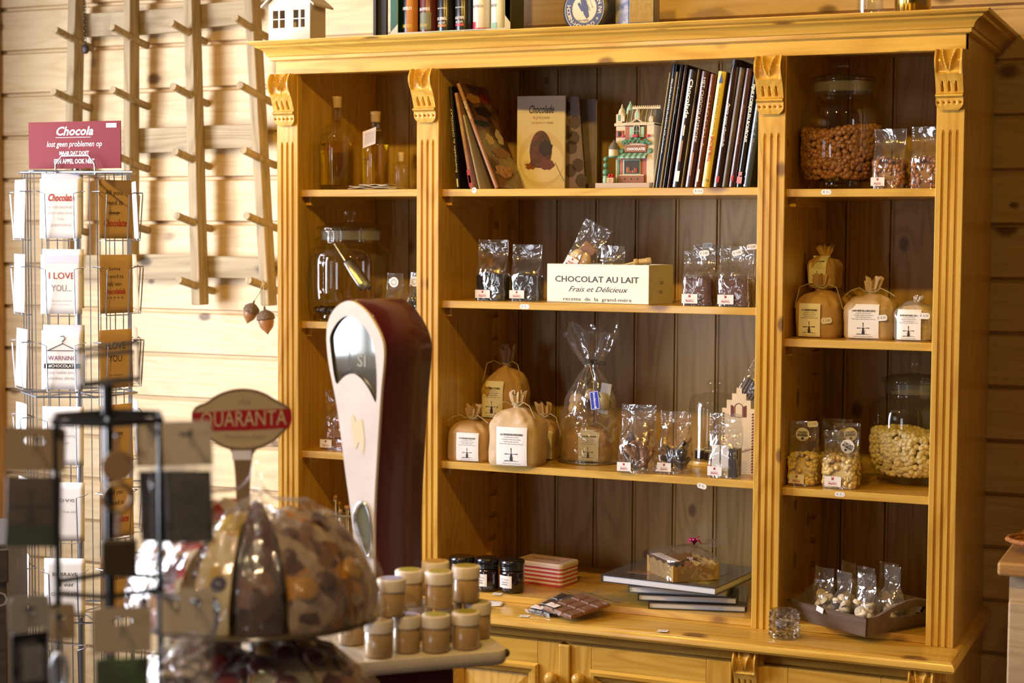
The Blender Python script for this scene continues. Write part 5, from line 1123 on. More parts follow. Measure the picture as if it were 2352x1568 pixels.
MB().lathe([(r_*.32, zz(371)), (r_*.36, zz(357)), (r_*.38, zz(350)), (.001, zz(350))], 20).build('cork', plain('pale_cork', (.70, .55, .34), .8), b_c, smooth=40)
p = at(870, 434, .06)
cl = thing('folded_cloth', 'cream cloth folded flat along the shelf edge before the bottles', 'cloth', (p.x, .045, L1+E_))
mb = MB()
for k, (ox, oy, ww, zz_) in enumerate(((0, 0, .145, .0015), (.002, .003, .12, .0060), (.03, .006, .085, .0100))):
    mb.grid(lambda a, b, ox=ox, oy=oy, ww=ww, zz_=zz_, k=k: (-.075+ox+ww*a, -.018+oy+.05*b, zz_+.0022*abs(math.sin(a*7+k*2))+.0015*abs(noise.noise(Vector((a*6, b*4, k))))), 30, 8)
mb.build('cloth', plain('linen', (.66, .56, .42), .8, noise_amt=.15, nscale=200), cl, smooth=60, solid=.0012)
# shelf 2
Yj = .090
jl = put_jar(714, 897, 479, 727, L2, 'storage_jar', 'big lidded glass jar nearly empty, metal scoop inside, behind the maroon scale', Yj, .80, .125, content=M_darkc, fillf=.13, seed=13, rdrop=.0075, ns=420, ntp=160)
sc = thing('scoop', 'grey metal scoop resting inside the nearly empty glass jar', 'scoop', (jl.location.x+.010, Yj, L2+.034))
q0, q1 = at(768, 560, Yj)-sc.location, at(795, 602, Yj)-sc.location; e1 = at(838, 668, Yj)-sc.location
dz = (e1-q1).normalized(); mb = MB(Matrix.Translation(q1) @ dz.to_track_quat('Z', 'Y').to_matrix().to_4x4()); Ls = (e1-q1).length
mb.loft([[(.024*k*math.cos(a), .024*k*math.sin(a), z_) for a in [PI*j/14 for j in range(15)]] for z_, k in ((0, .75), (.006, .95), (Ls*.5, 1), (Ls*.8, 1), (Ls, .9))], False, False); mb.add([(.018*math.cos(PI*j/14), .018*math.sin(PI*j/14), 0) for j in range(15)], [list(range(15))])
mb.build('scoop_blade', M_steel, sc, smooth=60, solid=.001); MB().tube([q0, q0*.5+q1*.5, q1], [.005, .0045, .004], 10).build('scoop_handle', M_steel, sc, smooth=60)
G = 'clear bags of licorice behind the scale'
def inner_lic(seed, n=14):
    return sticks(seed, n, (M_darkc, M_dk2, M_darkc), (.03, .055), .005)
M_dk2 = plain('licorice', (.02, .018, .018), .3)
for i, (u0, u1, vt, vb, Y, lab) in enumerate(((880, 922, 628, 738, .04, 'clear bag of licorice with round floral sticker beside the glass jar'), (931, 966, 626, 738, .075, 'clear bag of licorice with round sticker against the second fluted post'))):
    t = put_loose(u0, u1, vt, vb, .055, L2, 90+i, 'licorice_bag', lab, inner_lic(90+i), Y=Y, group=G, stk=False, amp=.0075)
    h_t = at((u0+u1)/2, vt, Y).z-L2
    mb = MB(Matrix.Translation((.004, -.014, h_t*.82))); mb.add([(.0135*math.cos(2*PI*j/24), -.002, .0135*math.sin(2*PI*j/24)) for j in range(24)], [list(range(24))]); s = mb.build('round_sticker', M_paper, t)
    mb = MB(Matrix.Translation((.004, -.0168, h_t*.82)));
    for k in range(9): a = k*.7; mb.box(.007*math.cos(a)-.0012, .007*math.cos(a)+.0012, 0, .0004, .007*math.sin(a)-.0012, .007*math.sin(a)+.0012)
    mb.build('floral_print', M_grey, s)
# shelf 3: fudge
def inner_fudge(t, w, d, h):
    rnd = random.Random(4); sz = .026
    for (a, b, c_, q) in ((-.030, -.008, 0, 4), (.0, -.010, 0, -8), (.030, -.006, 0, 5), (-.026, .014, 0, 10), (.006, .014, 0, 20), (-.034, 0, .027, 25), (-.004, -.004, .028, -20), (.026, .002, .027, 12), (-.012, .004, .055, 35), (.018, .004, .054, -30)):
        MB(Matrix.Translation((a, b, .002+c_)) @ Matrix.Rotation(R(q), 4, 'Z') @ Matrix.Rotation(R(q*.6), 4, 'Y')).box(-sz/2, sz/2, -sz*.42, sz*.42, 0, sz).build('fudge_cube', M_fudge, t, bevel=.002)
put_loose(734, 818, 897, 1032, .065, L3, 95, 'fudge_bag', 'clear bag of brown fudge cubes behind the maroon scale', inner_fudge, Y=.06, fill=.5)
# bottom: clip jar of dipping sticks and metal pail
pj = atz(800, 1290, BB); Yp = .12; xa, xb = at(760, 1230, Yp).x, at(845, 1230, Yp).x; r_ = (xb-xa)/2/1.08; hj = at(800, 1168, Yp).z-BB
cj = thing('clip_jar', 'clip-top glass jar of small wooden sticks behind the maroon scale', 'glass jar', ((xa+xb)/2, Yp, BB+E_))
MB().lathe([(r_*.8, 0), (r_, .006), (r_, hj*.80), (r_*.9, hj*.88), (r_*.86, hj*.97), (r_*.90, hj)], 40, cap=False).build('glass_body', M_glass2, cj, smooth=50)
MB().lathe([(r_*.92, hj*.90), (r_*.97, hj*.92), (r_*.92, hj*.94)], 40, cap=False).build('wire_clip', M_chrome, cj, smooth=50)
for i in range(11):
    a = 2*PI*i/11; rr0 = r_*.72; o = thing('dipping_stick', 'wooden stick with a round bead end standing in the clip-top jar', 'wooden stick', (cj.location.x+rr0*math.cos(a)*.9, Yp+rr0*math.sin(a)*.9, BB+.012), 0, 'bead ended sticks in the clip-top jar')
    tip = Vector((rr0*math.cos(a)*.12, rr0*math.sin(a)*.12, hj*(.92+.07*(i % 4))))
    MB().tube([(0, 0, 0), tip], .0015, 6).build('stick', M_cream, o); MB().ball(tip, .0065, n=12).build('bead', M_fudge if i % 2 else M_cork, o, smooth=60)
Yb = .10; xb_ = at(981, 1270, Yb).x; rb = .055
pl = thing('metal_pail', 'small shiny metal pail half hidden behind the maroon scale', 'pail', (xb_-rb*1.03, Yb, BB+E_)); hp_ = at(970, 1246, Yb).z-BB
MB().lathe([(rb*.2, 0), (rb*.80, .002), (rb*.97, hp_-.006), (rb*1.0, hp_-.004), (rb*1.02, hp_), (rb*.99, hp_+.002), (rb*.96, hp_-.004), (rb*.78, .006), (rb*.2, .005)], 48, cap=False).build('pail_body', M_steel, pl, smooth=40)

# ------------------------------------------------------------------ on top of the cornice
Yt = .09
# house lantern
hx0, hx1 = at(617, 98, Yt).x, at(712, 92, Yt).x; hw = hx1-hx0; hd_ = .085; hz = lambda v: at(660, v, Yt).z-CT
M_lant = plain('white_card_house', (.60, .52, .42), .6)
ln = thing('house_lantern', 'little pale house lantern with cut-out windows standing at the end of the cornice', 'lantern', (hx0, Yt, CT+E_))
wz0, wz1, wzm = hz(64), hz(24), hz(44); Hh = hz(8); th = .003
def panes(mb, xa, xb, y0_, y1_):
    g = (xb-xa); bar = .004
    for a, b in ((xa, xa+g*.44), (xb-g*.44, xb)):
        pass
X = [0, .105*hw, .235*hw, .275*hw, .395*hw, .60*hw, .725*hw, .775*hw, .875*hw, hw]
mb = MB()
mb.box(0, hw, 0, th, 0, wz0); mb.box(0, hw, 0, th, wz1, Hh)
for a, b in ((X[0], X[1]), (X[2], X[3]), (X[4], X[5]), (X[6], X[7]), (X[8], X[9])): mb.box(a, b, 0, th, wz0, wz1)
for a, b in ((X[1], X[2]), (X[3], X[4]), (X[5], X[6]), (X[7], X[8])): mb.box(a, b, 0, th, wzm-.0015, wzm+.0015)
mb.prism([(0, Hh), (hw, Hh), (hw/2, Hh+hw*.42)], 0, th); fw_ = mb.build('front_wall', M_lant, ln)
MB().box(0, th, th, hd_, 0, Hh).build('side_wall', M_lant, ln); MB().box(hw-th, hw, th, hd_, 0, Hh).build('side_wall', M_lant, ln); MB().box(th, hw-th, hd_-th, hd_, 0, Hh).build('back_wall', M_lant, ln)
for s_ in (0, 1):
    mb = MB(); o = .018; a, b = ((-o, Hh-o*.84+.004), (hw/2, Hh+hw*.42+.004)) if s_ == 0 else ((hw+o, Hh-o*.84+.004), (hw/2, Hh+hw*.42+.004))
    mb.prism([a, b, (b[0], b[1]+.006), (a[0], a[1]+.006)], -.012, hd_+.012); mb.build('roof', M_lant, ln)
# dark box and beer carton
YB2 = .12
a_, b_ = at(861, 90, YB2+.06).x, at(893, 85, YB2+.06).x
dk = thing('picture_board', 'dark brown framed board standing beside the beer carton', 'framed board', (a_, YB2+.05, CT+E_)); 
M_db = plain('dark_brown_frame', (.035, .022, .016), .5); MB().box(0, .008, 0, .03, 0, .26).build('frame_edge', M_db, dk); MB().box(.0085, .034, .012, .022, 0, .255).build('backing', plain('dark_panel', (.012, .010, .010), .6), dk)
x0_, x1_ = at(897, 86, YB2).x, at(1172, 74, YB2).x; bw_ = x1_-x0_; bz = lambda v: at(1035, v, YB2).z-CT; HB_ = .235; bd_ = .09
M_gr = plain('green_carton', (.015, .10, .065), .4); M_grd = plain('dark_green_carton', (.008, .022, .016), .45)
bc = thing('beer_carton', 'green and white gift carton with a window showing six beer cans', 'carton', (x0_, YB2, CT+E_))
wx0, wx1, wzb, wzt = bw_*.062, bw_*.955, bz(70), .2
M_cw = plain('pale_carton', (.55, .60, .55), .5)
mb = MB(); mb.box(0, wx0, 0, .002, 0, HB_); mb.box(wx1, bw_, 0, .002, 0, HB_); mb.box(wx0, wx1, 0, .002, 0, wzb); mb.box(wx0, wx1, 0, .002, wzt, HB_); fr = mb.build('front_panel', M_cw, bc)
for pts, mt in ((((0, .03), (bw_*.06, .05), (bw_*.06, HB_), (0, HB_)), M_gr), (((bw_*.28, 0), (bw_*.36, wzb*.9), (bw_*.60, wzb*.9), (bw_*.70, .0)), plain('grass_green_print', (.14, .36, .10), .5)), (((bw_*.06, 0), (bw_*.22, wzb*.85), (bw_*.36, wzb*.9), (bw_*.27, 0)), plain('steel_blue_print', (.20, .34, .38), .5)),
                (((bw_*.72, .0), (bw_*.62, wzb*.9), (bw_*.80, wzb*.9), (bw_*.93, .0)), plain('blue_grey_print', (.10, .20, .26), .5)), (((bw_*.957, .02), (bw_, .005), (bw_, HB_), (bw_*.957, HB_)), plain('sand_print', (.55, .50, .32), .5)), (((bw_*.957, .06), (bw_, .04), (bw_, HB_), (bw_*.957, HB_)), plain('green_print', (.03, .20, .11), .5))):
    MB().prism(list(pts), -.0006 if mt is not M_gr else -.0007, -.0001).build('printed_shape', mt, fr)
MB().box(bw_-.002, bw_, .0025, bd_, 0, HB_).build('side_panel', M_grd, bc); MB().box(0, .002, .0025, bd_, 0, HB_).build('side_panel', M_gr, bc); MB().box(.0025, bw_-.0025, bd_-.002, bd_, 0, HB_).build('back_panel', M_grd, bc); MB().box(.0025, bw_-.0025, .0025, bd_-.0025, 0, .002).build('base_panel', M_grd, bc)
canw = (wx1-wx0)/6; M_can = [plain('orange_black_can', (.02, .018, .018), .3), plain('maroon_can', (.12, .02, .02), .3), plain('black_can', (.012, .012, .016), .25), plain('black_can_red', (.012, .012, .016), .25), plain('white_can', (.68, .66, .62), .3), plain('white_green_can', (.66, .68, .62), .3)]
M_or = plain('orange_print', (.45, .17, .03), .4); M_gold2 = plain('yellow_print', (.60, .45, .06), .4); M_olive = plain('olive_print', (.16, .17, .10), .5); M_rdp = plain('bright_red_print', (.50, .02, .03), .4)
clab = ('black can with an orange half, first in the carton window from the house lantern', 'maroon beer can with olive picture and yellow word', 'black beer can with a white two line title and brown bar', 'black beer can with white title and red bar', 'white beer can with red foot', 'white beer can with green mark, last in the carton window')
ctx = (('HERSELFS', 'EMKEIN'), ('BRAUWERSK', 'BOK'), ('DUBBEL', 'GANGER'), ('ARGUS TRIPEL', ''), ('ANTERSCH', 'PILS'), ('WEISSE', ''))
for i in range(6):
    r_ = canw*.47; xc_ = wx0+canw*(i+.5); t = thing('beer_can', clab[i], 'beer can', (x0_+xc_, YB2+.006+r_, CT+.0035), 0, 'beer cans in the carton'); Hc = .165
    MB().lathe([(r_*.75, 0), (r_*.97, .006), (r_, .012), (r_, Hc-.014), (r_*.8, Hc-.002), (r_*.78, Hc)], 36).build('can_body', M_can[i], t, smooth=40)
    f = lambda a, b, r_=r_: ((r_+.0006)*math.cos(R(-90-12)+a/r_), (r_+.0006)*math.sin(R(-90-12)+a/r_), b)
    def patch(a0, a1, b0, b1, mt, nm='printed_band', t=t, f=f): MB().grid(lambda a, b: f(a0+(a1-a0)*a, b0+(b1-b0)*b), 8, 1).build(nm, mt, t, smooth=60)
    z1 = bz(44); zt1 = bz(20)
    mb = MB(); zlo = bz(60)
    if i == 0: patch(.002, r_*1.4, .01, .15, M_or); mb.text(ctx[0][0], .011, lambda a, b: f(a, zt1+.004+b, ) , width=.034, bold=.02); 
    elif i == 1: patch(-r_*.6, r_*.9, .03, .075, M_olive); mb.text(ctx[1][0], .011, lambda a, b: f(a, zt1+b), width=.038, bold=.02)
    elif i in (2, 3): mb.text(ctx[i][0], .010, lambda a, b: f(a, z1+b), width=.032, bold=.02); mb.build('title_lettering', M_white, t); mb = MB(); mb.text(ctx[i][1] or 'BIER', .008, lambda a, b: f(a, z1-.011+b), width=.024); mb.build('word_lettering', M_white, t); mb = MB(); mb.text('BROUWERIJ', .005, lambda a, b: f(a, zt1+b), width=.028); patch(-.014, .014, zlo-.003, zlo+.003, M_or if i == 2 else M_rdp)
    elif i == 4: patch(-r_*1.5, r_*1.5, .008, .028, M_rdp); patch(-.022, -.002, .028, .044, M_rdp); mb.text(ctx[4][0], .010, lambda a, b: f(a, zt1+b), width=.036, shear=.2)
    else: patch(-.012, .006, .02, .04, plain('mint_print', (.25, .48, .34), .5)); mb.text(ctx[5][0], .010, lambda a, b: f(a-.008, zt1+b), width=.026, shear=.2)
    mb.build('lettering', M_ink if i > 3 else M_white, t)
    if i < 2: mb = MB(); mb.text(ctx[i][1], .013, lambda a, b: f(a, zlo+b+.003), width=.032, bold=.03); mb.build('yellow_lettering', M_gold2, t)
# cheese wheel on edge
Yc_ = .13; cz_ = lambda v: at(1343, v, Yc_).z; rch = (at(1402, 20, Yc_).x-at(1285, 20, Yc_).x)/2/1.02; cx_ = at(1342, 20, Yc_).x
ch = thing('cheese_wheel', 'black rinded cheese standing on edge with a round cream and blue label', 'cheese', (cx_, Yc_+.03, CT+rch+E_), R(-12))
ch.rotation_euler = (0, 0, R(-8)); Mc = Matrix.Rotation(R(90), 4, 'X')
mb = MB(Mc); mb.lathe([(.001, -.052), (rch*.8, -.052), (rch*.97, -.044), (rch, -.03), (rch, .0), (rch*.97, .014), (rch*.86, .020), (.001, .021)], 56); mb.build('rind', plain('black_wax', (.022, .020, .018), .4, noise_amt=.3), ch, smooth=40)
M_crm = plain('cream_label', (.68, .60, .42), .5); M_nvy = plain('navy_print', (.045, .06, .16), .5)
def cdisc(r0, r1, y, mt, nm, par=ch):
    mb = MB(); n = 48
    mb.loft([[(r0*math.cos(2*PI*j/n), y, r0*math.sin(2*PI*j/n)) for j in range(n)], [(r1*math.cos(2*PI*j/n), y, r1*math.sin(2*PI*j/n)) for j in range(n)]], True, False); return mb.build(nm, mt, par)
lb_ = cdisc(.0005, rch*.84, -.0216, M_crm, 'round_label'); cdisc(rch*.55, rch*.82, -.0219, M_nvy, 'label_ring', lb_); cdisc(rch*.52, rch*.545, -.0219, M_nvy, 'inner_ring', lb_)
mb = MB(); tx = 'HOORN-HOLLAND + VN NOORTHANDEL   '
for i, c_ in enumerate(tx):
    a = R(172)+2*PI*i/len(tx); mb.text(c_, rch*.22, lambda p, q, a=a: ((rch*.685-q)*math.cos(a)-p*math.sin(a)*1, -.0222, (rch*.685-q)*math.sin(a)+p*math.cos(a)), bold=.02)
mb.build('lettering', M_crm, lb_)
mb = MB(); P_ = lambda pts: mb.add([(a*rch, -.0222, b*rch) for a, b in pts], [list(range(len(pts)))])
P_([(-.18, .42), (.0, .46), (.14, .1), (.20, -.30), (.10, -.38), (-.02, -.2), (-.12, .1)]); P_([(-.3, .2), (-.2, .25), (-.05, -.05), (-.12, -.1)]); mb.text('GENUINE', rch*.13, lambda a, b: (rch*.26+b*.5+a*.4, -.0222, rch*.25-a), width=rch*.5); mb.text('GOUDA CHEESE', rch*.12, lambda a, b: (rch*.10+b+a*.4, -.0222, rch*.22-a), width=rch*.6)
mb.text('FIJN MERK', rch*.11, lambda a, b: (a-rch*.05, -.0222, -rch*.44+b), width=rch*.5); mb.build('label_picture', M_nvy, lb_)
# blue tin
Yd_ = .14; pt_ = at(1433, 60, Yd_); w1 = at(1489, 60, Yd_).x-pt_.x
bt = thing('blue_tin', 'blue and sand coloured printed tin beside the cheese on the cornice', 'tin', (pt_.x+.012, Yd_, CT+E_), R(8)); Hb_ = .16
MB().box(0, w1*1.02, 0, .075, 0, Hb_).build('tin_body', plain('blue_enamel', (.10, .13, .30), .3), bt, bevel=.003)
MB().box(.003, w1*.98, -.0008, -.0001, .028, Hb_-.01).build('printed_panel', plain('sand_panel', (.42, .30, .12), .4, noise_amt=.2, nscale=120), bt)
MB().box(w1*.45, w1*.9, -.001, -.0001, .008, .024).build('name_plate', M_crm, bt)
th_ = R(-38); ww_ = .05
MB(Matrix.Rotation(th_, 4, 'Z')).box(-ww_, -.001, .0, .004, 0, Hb_).build('printed_side', plain('delft_print', (.42, .44, .55), .35, col2=(.10, .13, .30), nscale=45), bt)
MB(Matrix.Rotation(th_, 4, 'Z')).box(-ww_*.9, -.012, -.0008, -.0001, .006, .020).build('name_plate', M_crm, bt)
# candle glass and brass pot
for (u0, u1, vb, nm, lab, cat_) in ((1966, 2030, 38, 'candle_glass', 'clear glass candle holder with a wider rim on top of the cornice', 'candle holder'), (2052, 2140, 33, 'brass_pot', 'shiny brass pot with dark bands at the far end of the cornice', 'pot')):
    Y = .13; a, b = at(u0, vb, Y).x, at(u1, vb, Y).x; r_ = (b-a)/2/1.06; t = thing(nm, lab, cat_, ((a+b)/2, Y, CT+E_))
    if nm == 'candle_glass': MB().lathe([(r_*.8, 0), (r_*.98, .003), (r_, .05), (r_*1.02, .058), (r_*1.25, .062), (r_*1.28, .068), (r_*1.22, .074), (r_*1.2, .12), (r_*1.15, .12), (r_*1.1, .075), (r_*.9, .06), (r_*.9, .01), (.001, .008)], 40, cap=False).build('glass', M_glass2, t, smooth=50)
    else:
        MB().lathe([(r_*.9, 0), (r_, .004), (r_, .09), (r_*.96, .094), (r_*.9, .09), (r_*.9, .01), (.001, .008)], 48, cap=False).build('brass_body', plain('brass', (.62, .42, .10), .16, 1), t, smooth=50)
        for q in (.012, .052): MB().lathe([(r_*1.005, q), (r_*1.02, q+.002), (r_*1.005, q+.004)], 48, cap=False).build('dark_band', M_db, t, smooth=50)
# side cupboard at the picture edge, with drawer ajar and a rope coil
pc = atz(2288, 1310, 1.02)
Ys_ = -.30; q0 = at(2290, 1312, Ys_); zt_ = q0.z
M_palex = M_pale
sc_ = thing('side_cabinet', 'pale pine cabinet with a drawer ajar standing beside the hutch', 'cabinet', (q0.x, Ys_, 0)); cw, cdp = .7, .62
zt_ = at(2292, 1290, Ys_).z; zb_ = at(2292, 1322, Ys_).z
MB().box(0, cw, 0, cdp, zb_, zt_).build('cabinet_top', pine('honey_top', (.52, .30, .12), (.40, .2, .07), 'x', .35, .3), sc_, bevel=.006)
MB().box(.022, .055, .03, cdp-.01, 0, zb_).build('corner_post', M_pale, sc_); MB().box(.0555, cw-.02, .05, cdp-.01, .0, zb_-.085).build('carcass', M_pale, sc_); MB().box(.0555, cw-.02, .028, .048, zb_-.022, zb_).build('top_rail', M_pale, sc_)
zd = at(2312, 1376, Ys_-.0).z
d_ = MB().box(.027, cw-.02, -.022, -.002, .45, zd).build('drawer', M_pale, sc_, bevel=.004); MB().box(.032, .044, -.0015, .20, zd-.12, zd-.012).build('drawer_side', M_pale, d_)
rp = thing('rope_coil', 'coil of orange brown braided rope lying on the side cabinet top', 'rope', (q0.x+.09, Ys_+.14, zt_+.008))
MB().tube([((.03+.0025*k*.3)*math.cos(k*.5)*1.2, (.03+.0025*k*.3)*math.sin(k*.5), .0+.0045*(k/12.6)*1.0) for k in range(60)], .0058, 8).build('rope', plain('orange_rope', (.45, .16, .03), .7, noise_amt=.5, nscale=220, bump=1), rp, smooth=60)
# ------------------------------------------------------------------ miniature chocolate shop on shelf 1
YF = .085; fx = at(1374, 426, YF).x; sF = (at(1502, 426, YF).x-fx)/(640-20)
def FX(c_): return (c_-20)*sF
def FZ(c_): return max(0, (1460-c_)*sF*1.03)
fg = thing('miniature_shop', 'painted miniature chocolate shop with mansard roof and green awning between the books', 'figurine', (fx, YF, S1+E_))
M_fst = plain('stone_paint', (.62, .52, .36), .6, noise_amt=.12, nscale=150); M_fbr = plain('brick_paint', (.40, .13, .085), .7, col2=(.30, .09, .06), nscale=260); M_fgr = plain('green_paint', (.10, .26, .17), .5, noise_amt=.25, nscale=200); M_frf = plain('slate_paint', (.13, .12, .10), .6)
M_fmt = plain('mint_paint', (.28, .48, .36), .5); M_fsl = plain('slab_paint', (.50, .42, .36), .7); M_fdk = plain('dark_interior', (.03, .02, .015), .4); M_frd = plain('apple_red', (.50, .02, .02), .3); M_fsg = plain('brown_sign', (.24, .085, .045), .5)
def fb_(nm, x0, x1, y0, y1, za, zb_, mt, par=None, bev=.0012): return MB().box(FX(x0), FX(x1), y0, y1, FZ(za), FZ(zb_)).build(nm, mt, par or fg, bevel=bev)
fb_('base_slab', 20, 620, -.022, .068, 1462, 1405, M_fsl)
fb_('ground_floor', 262, 570, 0, .075, 1405, 1120, M_fbr); fb_('brick_storey', 315, 600, .004, .075, 1120, 800, M_fbr)
fb_('step', 250, 540, -.006, 0, 1405, 1330, M_fsg); fb_('corner_pier', 560, 640, -.002, .075, 1405, 800, M_fst); fb_('string_course', 255, 535, -.004, .0, 1335, 1318, M_fst); fb_('cornice_band', 300, 640, -.004, .076, 822, 792, M_fst)
w = fb_('shop_window', 300, 495, -.003, -.0005, 1322, 1165, M_fst); fb_('window_frame', 308, 488, -.0042, -.0031, 1315, 1172, M_fgr, w); fb_('window_glass', 318, 478, -.0052, -.0043, 1308, 1180, M_fdk, w)
rnd = random.Random(2)
for k in range(6): fb_('window_display', 345+20*k, 360+20*k, -.0064, -.0053, 1302, 1302-rnd.uniform(20, 60), (M_or, M_fsg, M_frd)[k % 3], w)
for k in range(3): mb = MB(); mb.ball((FX(320+70*k), -.007, FZ(1362)), .0022, n=8); mb.build('flower', M_fgr, fg)
# awning
mb = MB()
for k in range(10):
    a, b = 262+31*k, 262+31*(k+1); mb.loft([[(FX(a), -.001, FZ(1100)), (FX(b), -.001, FZ(1100))], [(FX(a-8), -.016, FZ(1140)), (FX(b-8), -.016, FZ(1140))], [(FX(a-8), -.0162, FZ(1158)), (FX(b-8), -.0162, FZ(1158))]], False, False, k % 2)
mb.build('awning', [M_fgr, M_fmt], fg, solid=.0008)
sg = fb_('shop_sign', 325, 565, -.006, -.001, 1095, 985, M_fsg); mb = MB(); mb.text('Continental', .0085, front((FX(325)+FX(565))/2, FZ(1012), -.0064), width=FX(545)-FX(345), shear=.4); mb.text('CHOCOLATES', .0085, front((FX(325)+FX(565))/2, FZ(1062), -.0064), width=FX(548)-FX(345), bold=.04); mb.build('lettering', M_white, sg)
for (c_, z_) in ((285, 1080), (600, 1080)): mb = MB(Matrix.Translation((FX(c_), -.004, FZ(z_))) @ Matrix.Rotation(R(90), 4, 'X')); mb.lathe([(.0065, -.003), (.0068, .001), (.004, .003), (.001, .0025)], 16); mb.build('scroll_bracket', M_fgr, fg, smooth=40)
for k in range(24):
    mb = MB(); a = 300+13*k; mb.ball((FX(a), -.005+rnd.uniform(-.003, .001), FZ(968+rnd.uniform(-14, 16)+26*abs(k-12)/12)), .0046, n=6); mb.build('garland_tuft', M_fgr, fg)
for c_ in (310, 430, 450, 585): mb = MB(); mb.ball((FX(c_), -.009, FZ(930)), .005, 1.3, .8, .8, n=8); mb.build('flower', plain('pink_flower', (.50, .06, .10), .5), fg)
# upper window and shutters
aw = [(FX(415), FZ(940)), (FX(482), FZ(940)), (FX(482), FZ(850))]+[(FX(448)+(FX(482)-FX(415))/2*math.cos(PI*j/10), FZ(850)+.009*math.sin(PI*j/10)) for j in range(1, 10)]+[(FX(415), FZ(850))]
MB().prism(aw, -.002, .004).build('arched_window', M_fdk, fg); MB().tube([(a, -.0025, b) for a, b in aw], .0014, 5, True).build('window_trim', M_fst, fg)
mb = MB(); mb.box(FX(446), FX(451), -.0035, -.002, FZ(940), FZ(815)); mb.box(FX(415), FX(482), -.0035, -.002, FZ(882), FZ(877)); mb.build('glazing_bars', M_fmt, fg)
fb_('shutter', 366, 410, -.002, .004, 945, 835, M_fmt); fb_('shutter', 487, 528, -.002, .004, 945, 835, M_fmt)
mb = MB(); mb.tube([(FX(345), -.003, FZ(800)), (FX(395), -.003, FZ(795)), (FX(430), -.003, FZ(765)), (FX(450), -.003, FZ(758)), (FX(470), -.003, FZ(765)), (FX(510), -.003, FZ(795)), (FX(560), -.003, FZ(800))], .0022, 6); mb.build('curved_pediment', M_fst, fg)
# mansard roof with ribs, dormer and cresting
mr = [(0, 792), (.012, 735), (.026, 690), (.040, 660)]
mb = MB(); mb.loft([[(FX(318)+k*.1, .002+k*.35, FZ(z_)), (FX(640)-k*.0, .002+k*.35, FZ(z_)), (FX(640), .075-k*.35, FZ(z_)), (FX(318)+k*.1, .075-k*.35, FZ(z_))] for k, z_ in mr]); mb.build('mansard_roof', M_frf, fg)
for c_ in range(330, 640, 52): mb = MB(); mb.tube([(FX(c_), .001+k*.35, FZ(z_)) for k, z_ in mr], .001, 5); mb.build('roof_rib', M_fst, fg)
fb_('roof_crest', 370, 680, .014, .020, 655, 632, M_fst)
for c_ in range(385, 680, 22): mb = MB(); mb.ball((FX(c_), .017, FZ(625)), .0022, n=6); mb.build('crest_bead', M_fst, fg)
mb = MB(); mb.prism([(FX(422), FZ(760)), (FX(478), FZ(760)), (FX(478), FZ(705)), (FX(450), FZ(650)), (FX(422), FZ(705))], -.002, .014); mb.build('dormer', M_fst, fg); mb = MB(); mb.prism([(FX(432), FZ(745)), (FX(468), FZ(745)), (FX(468), FZ(705)), (FX(450), FZ(668)), (FX(432), FZ(705))], -.003, -.0021); mb.build('dormer_window', M_fmt, fg)
for c_, z_, h_ in ((600, 790, 60), (290, 780, 90)): 
    mb = MB(); mb.box(FX(c_-22), FX(c_+22), -.003, .010, FZ(z_), FZ(z_-h_*.6)); mb.ball((FX(c_), .0035, FZ(z_-h_*.7)), .006, n=10); mb.build('roof_pinnacle', M_fst, fg)
# corner turret, kiosk, topiary, basket
tx_ = FX(225)
fb_('turret_wall', 205, 312, .006, .06, 1160, 800, M_fst); fb_('turret_cornice', 190, 318, .002, .062, 825, 795, M_fst); fb_('turret_head', 195, 270, .012, .05, 795, 700, M_fst)
mb = MB(Matrix.Translation((FX(235), .03, 0))); mb.lathe([(.010, FZ(705)), (.008, FZ(660)), (.003, FZ(630)), (.001, FZ(595))], 12); mb.build('turret_spire', M_fst, fg, smooth=50); mb = MB(Matrix.Translation((FX(328), .03, 0))); mb.lathe([(.011, FZ(700)), (.009, FZ(640)), (.004, FZ(600)), (.001, FZ(565))], 12); mb.build('green_dome', M_fmt, fg, smooth=50)
fb_('turret_window', 218, 245, .0105, .012, 770, 710, M_fgr); fb_('turret_panel', 208, 292, .0035, .006, 940, 870, M_fbr); fb_('wreath', 228, 262, .001, .0035, 930, 880, M_dark)
kM = Matrix.Translation((FX(198), -.002, 0)); mb = MB(kM); mb.lathe([(.0135, FZ(1130)), (.0135, FZ(1060))], 16); mb.build('kiosk', M_fst, fg, smooth=40); mb = MB(kM); mb.lathe([(.0150, FZ(1062)), (.010, FZ(1020)), (.004, FZ(985)), (.001, FZ(965))], 16); mb.build('kiosk_roof', M_frf, fg, smooth=40); mb = MB(kM); mb.lathe([(.0140, FZ(1145)), (.0150, FZ(1130))], 16); mb.build('kiosk_valance', M_fgr, fg)
fb_('side_wall', 208, 262, .004, .06, 1405, 1160, M_fst); fb_('side_door', 225, 255, .0015, .004, 1400, 1170, M_fgr)
for z_, r_ in ((1160, .0068), (1222, .0075), (1292, .0088)): mb = MB(); mb.ball((FX(113), -.004, FZ(z_)), r_, n=14); mb.build('topiary_ball', M_fgr, fg, smooth=60)
mb = MB(Matrix.Translation((FX(108), -.004, 0))); mb.lathe([(.006, FZ(1405)), (.007, FZ(1370)), (.0055, FZ(1345)), (.0068, FZ(1330)), (.001, FZ(1326))], 14); mb.build('topiary_pot', M_fmt, fg, smooth=40)
bk_ = fb_('apple_crate', 145, 222, -.020, -.006, 1405, 1350, plain('crate_paint', (.52, .36, .2), .6)); mb = MB(); mb.text('Fruit', .0035, front(FX(184), FZ(1370), -.0204)); mb.text('Choc', .0035, front(FX(184), FZ(1388), -.0204)); mb.build('lettering', M_ink, bk_)
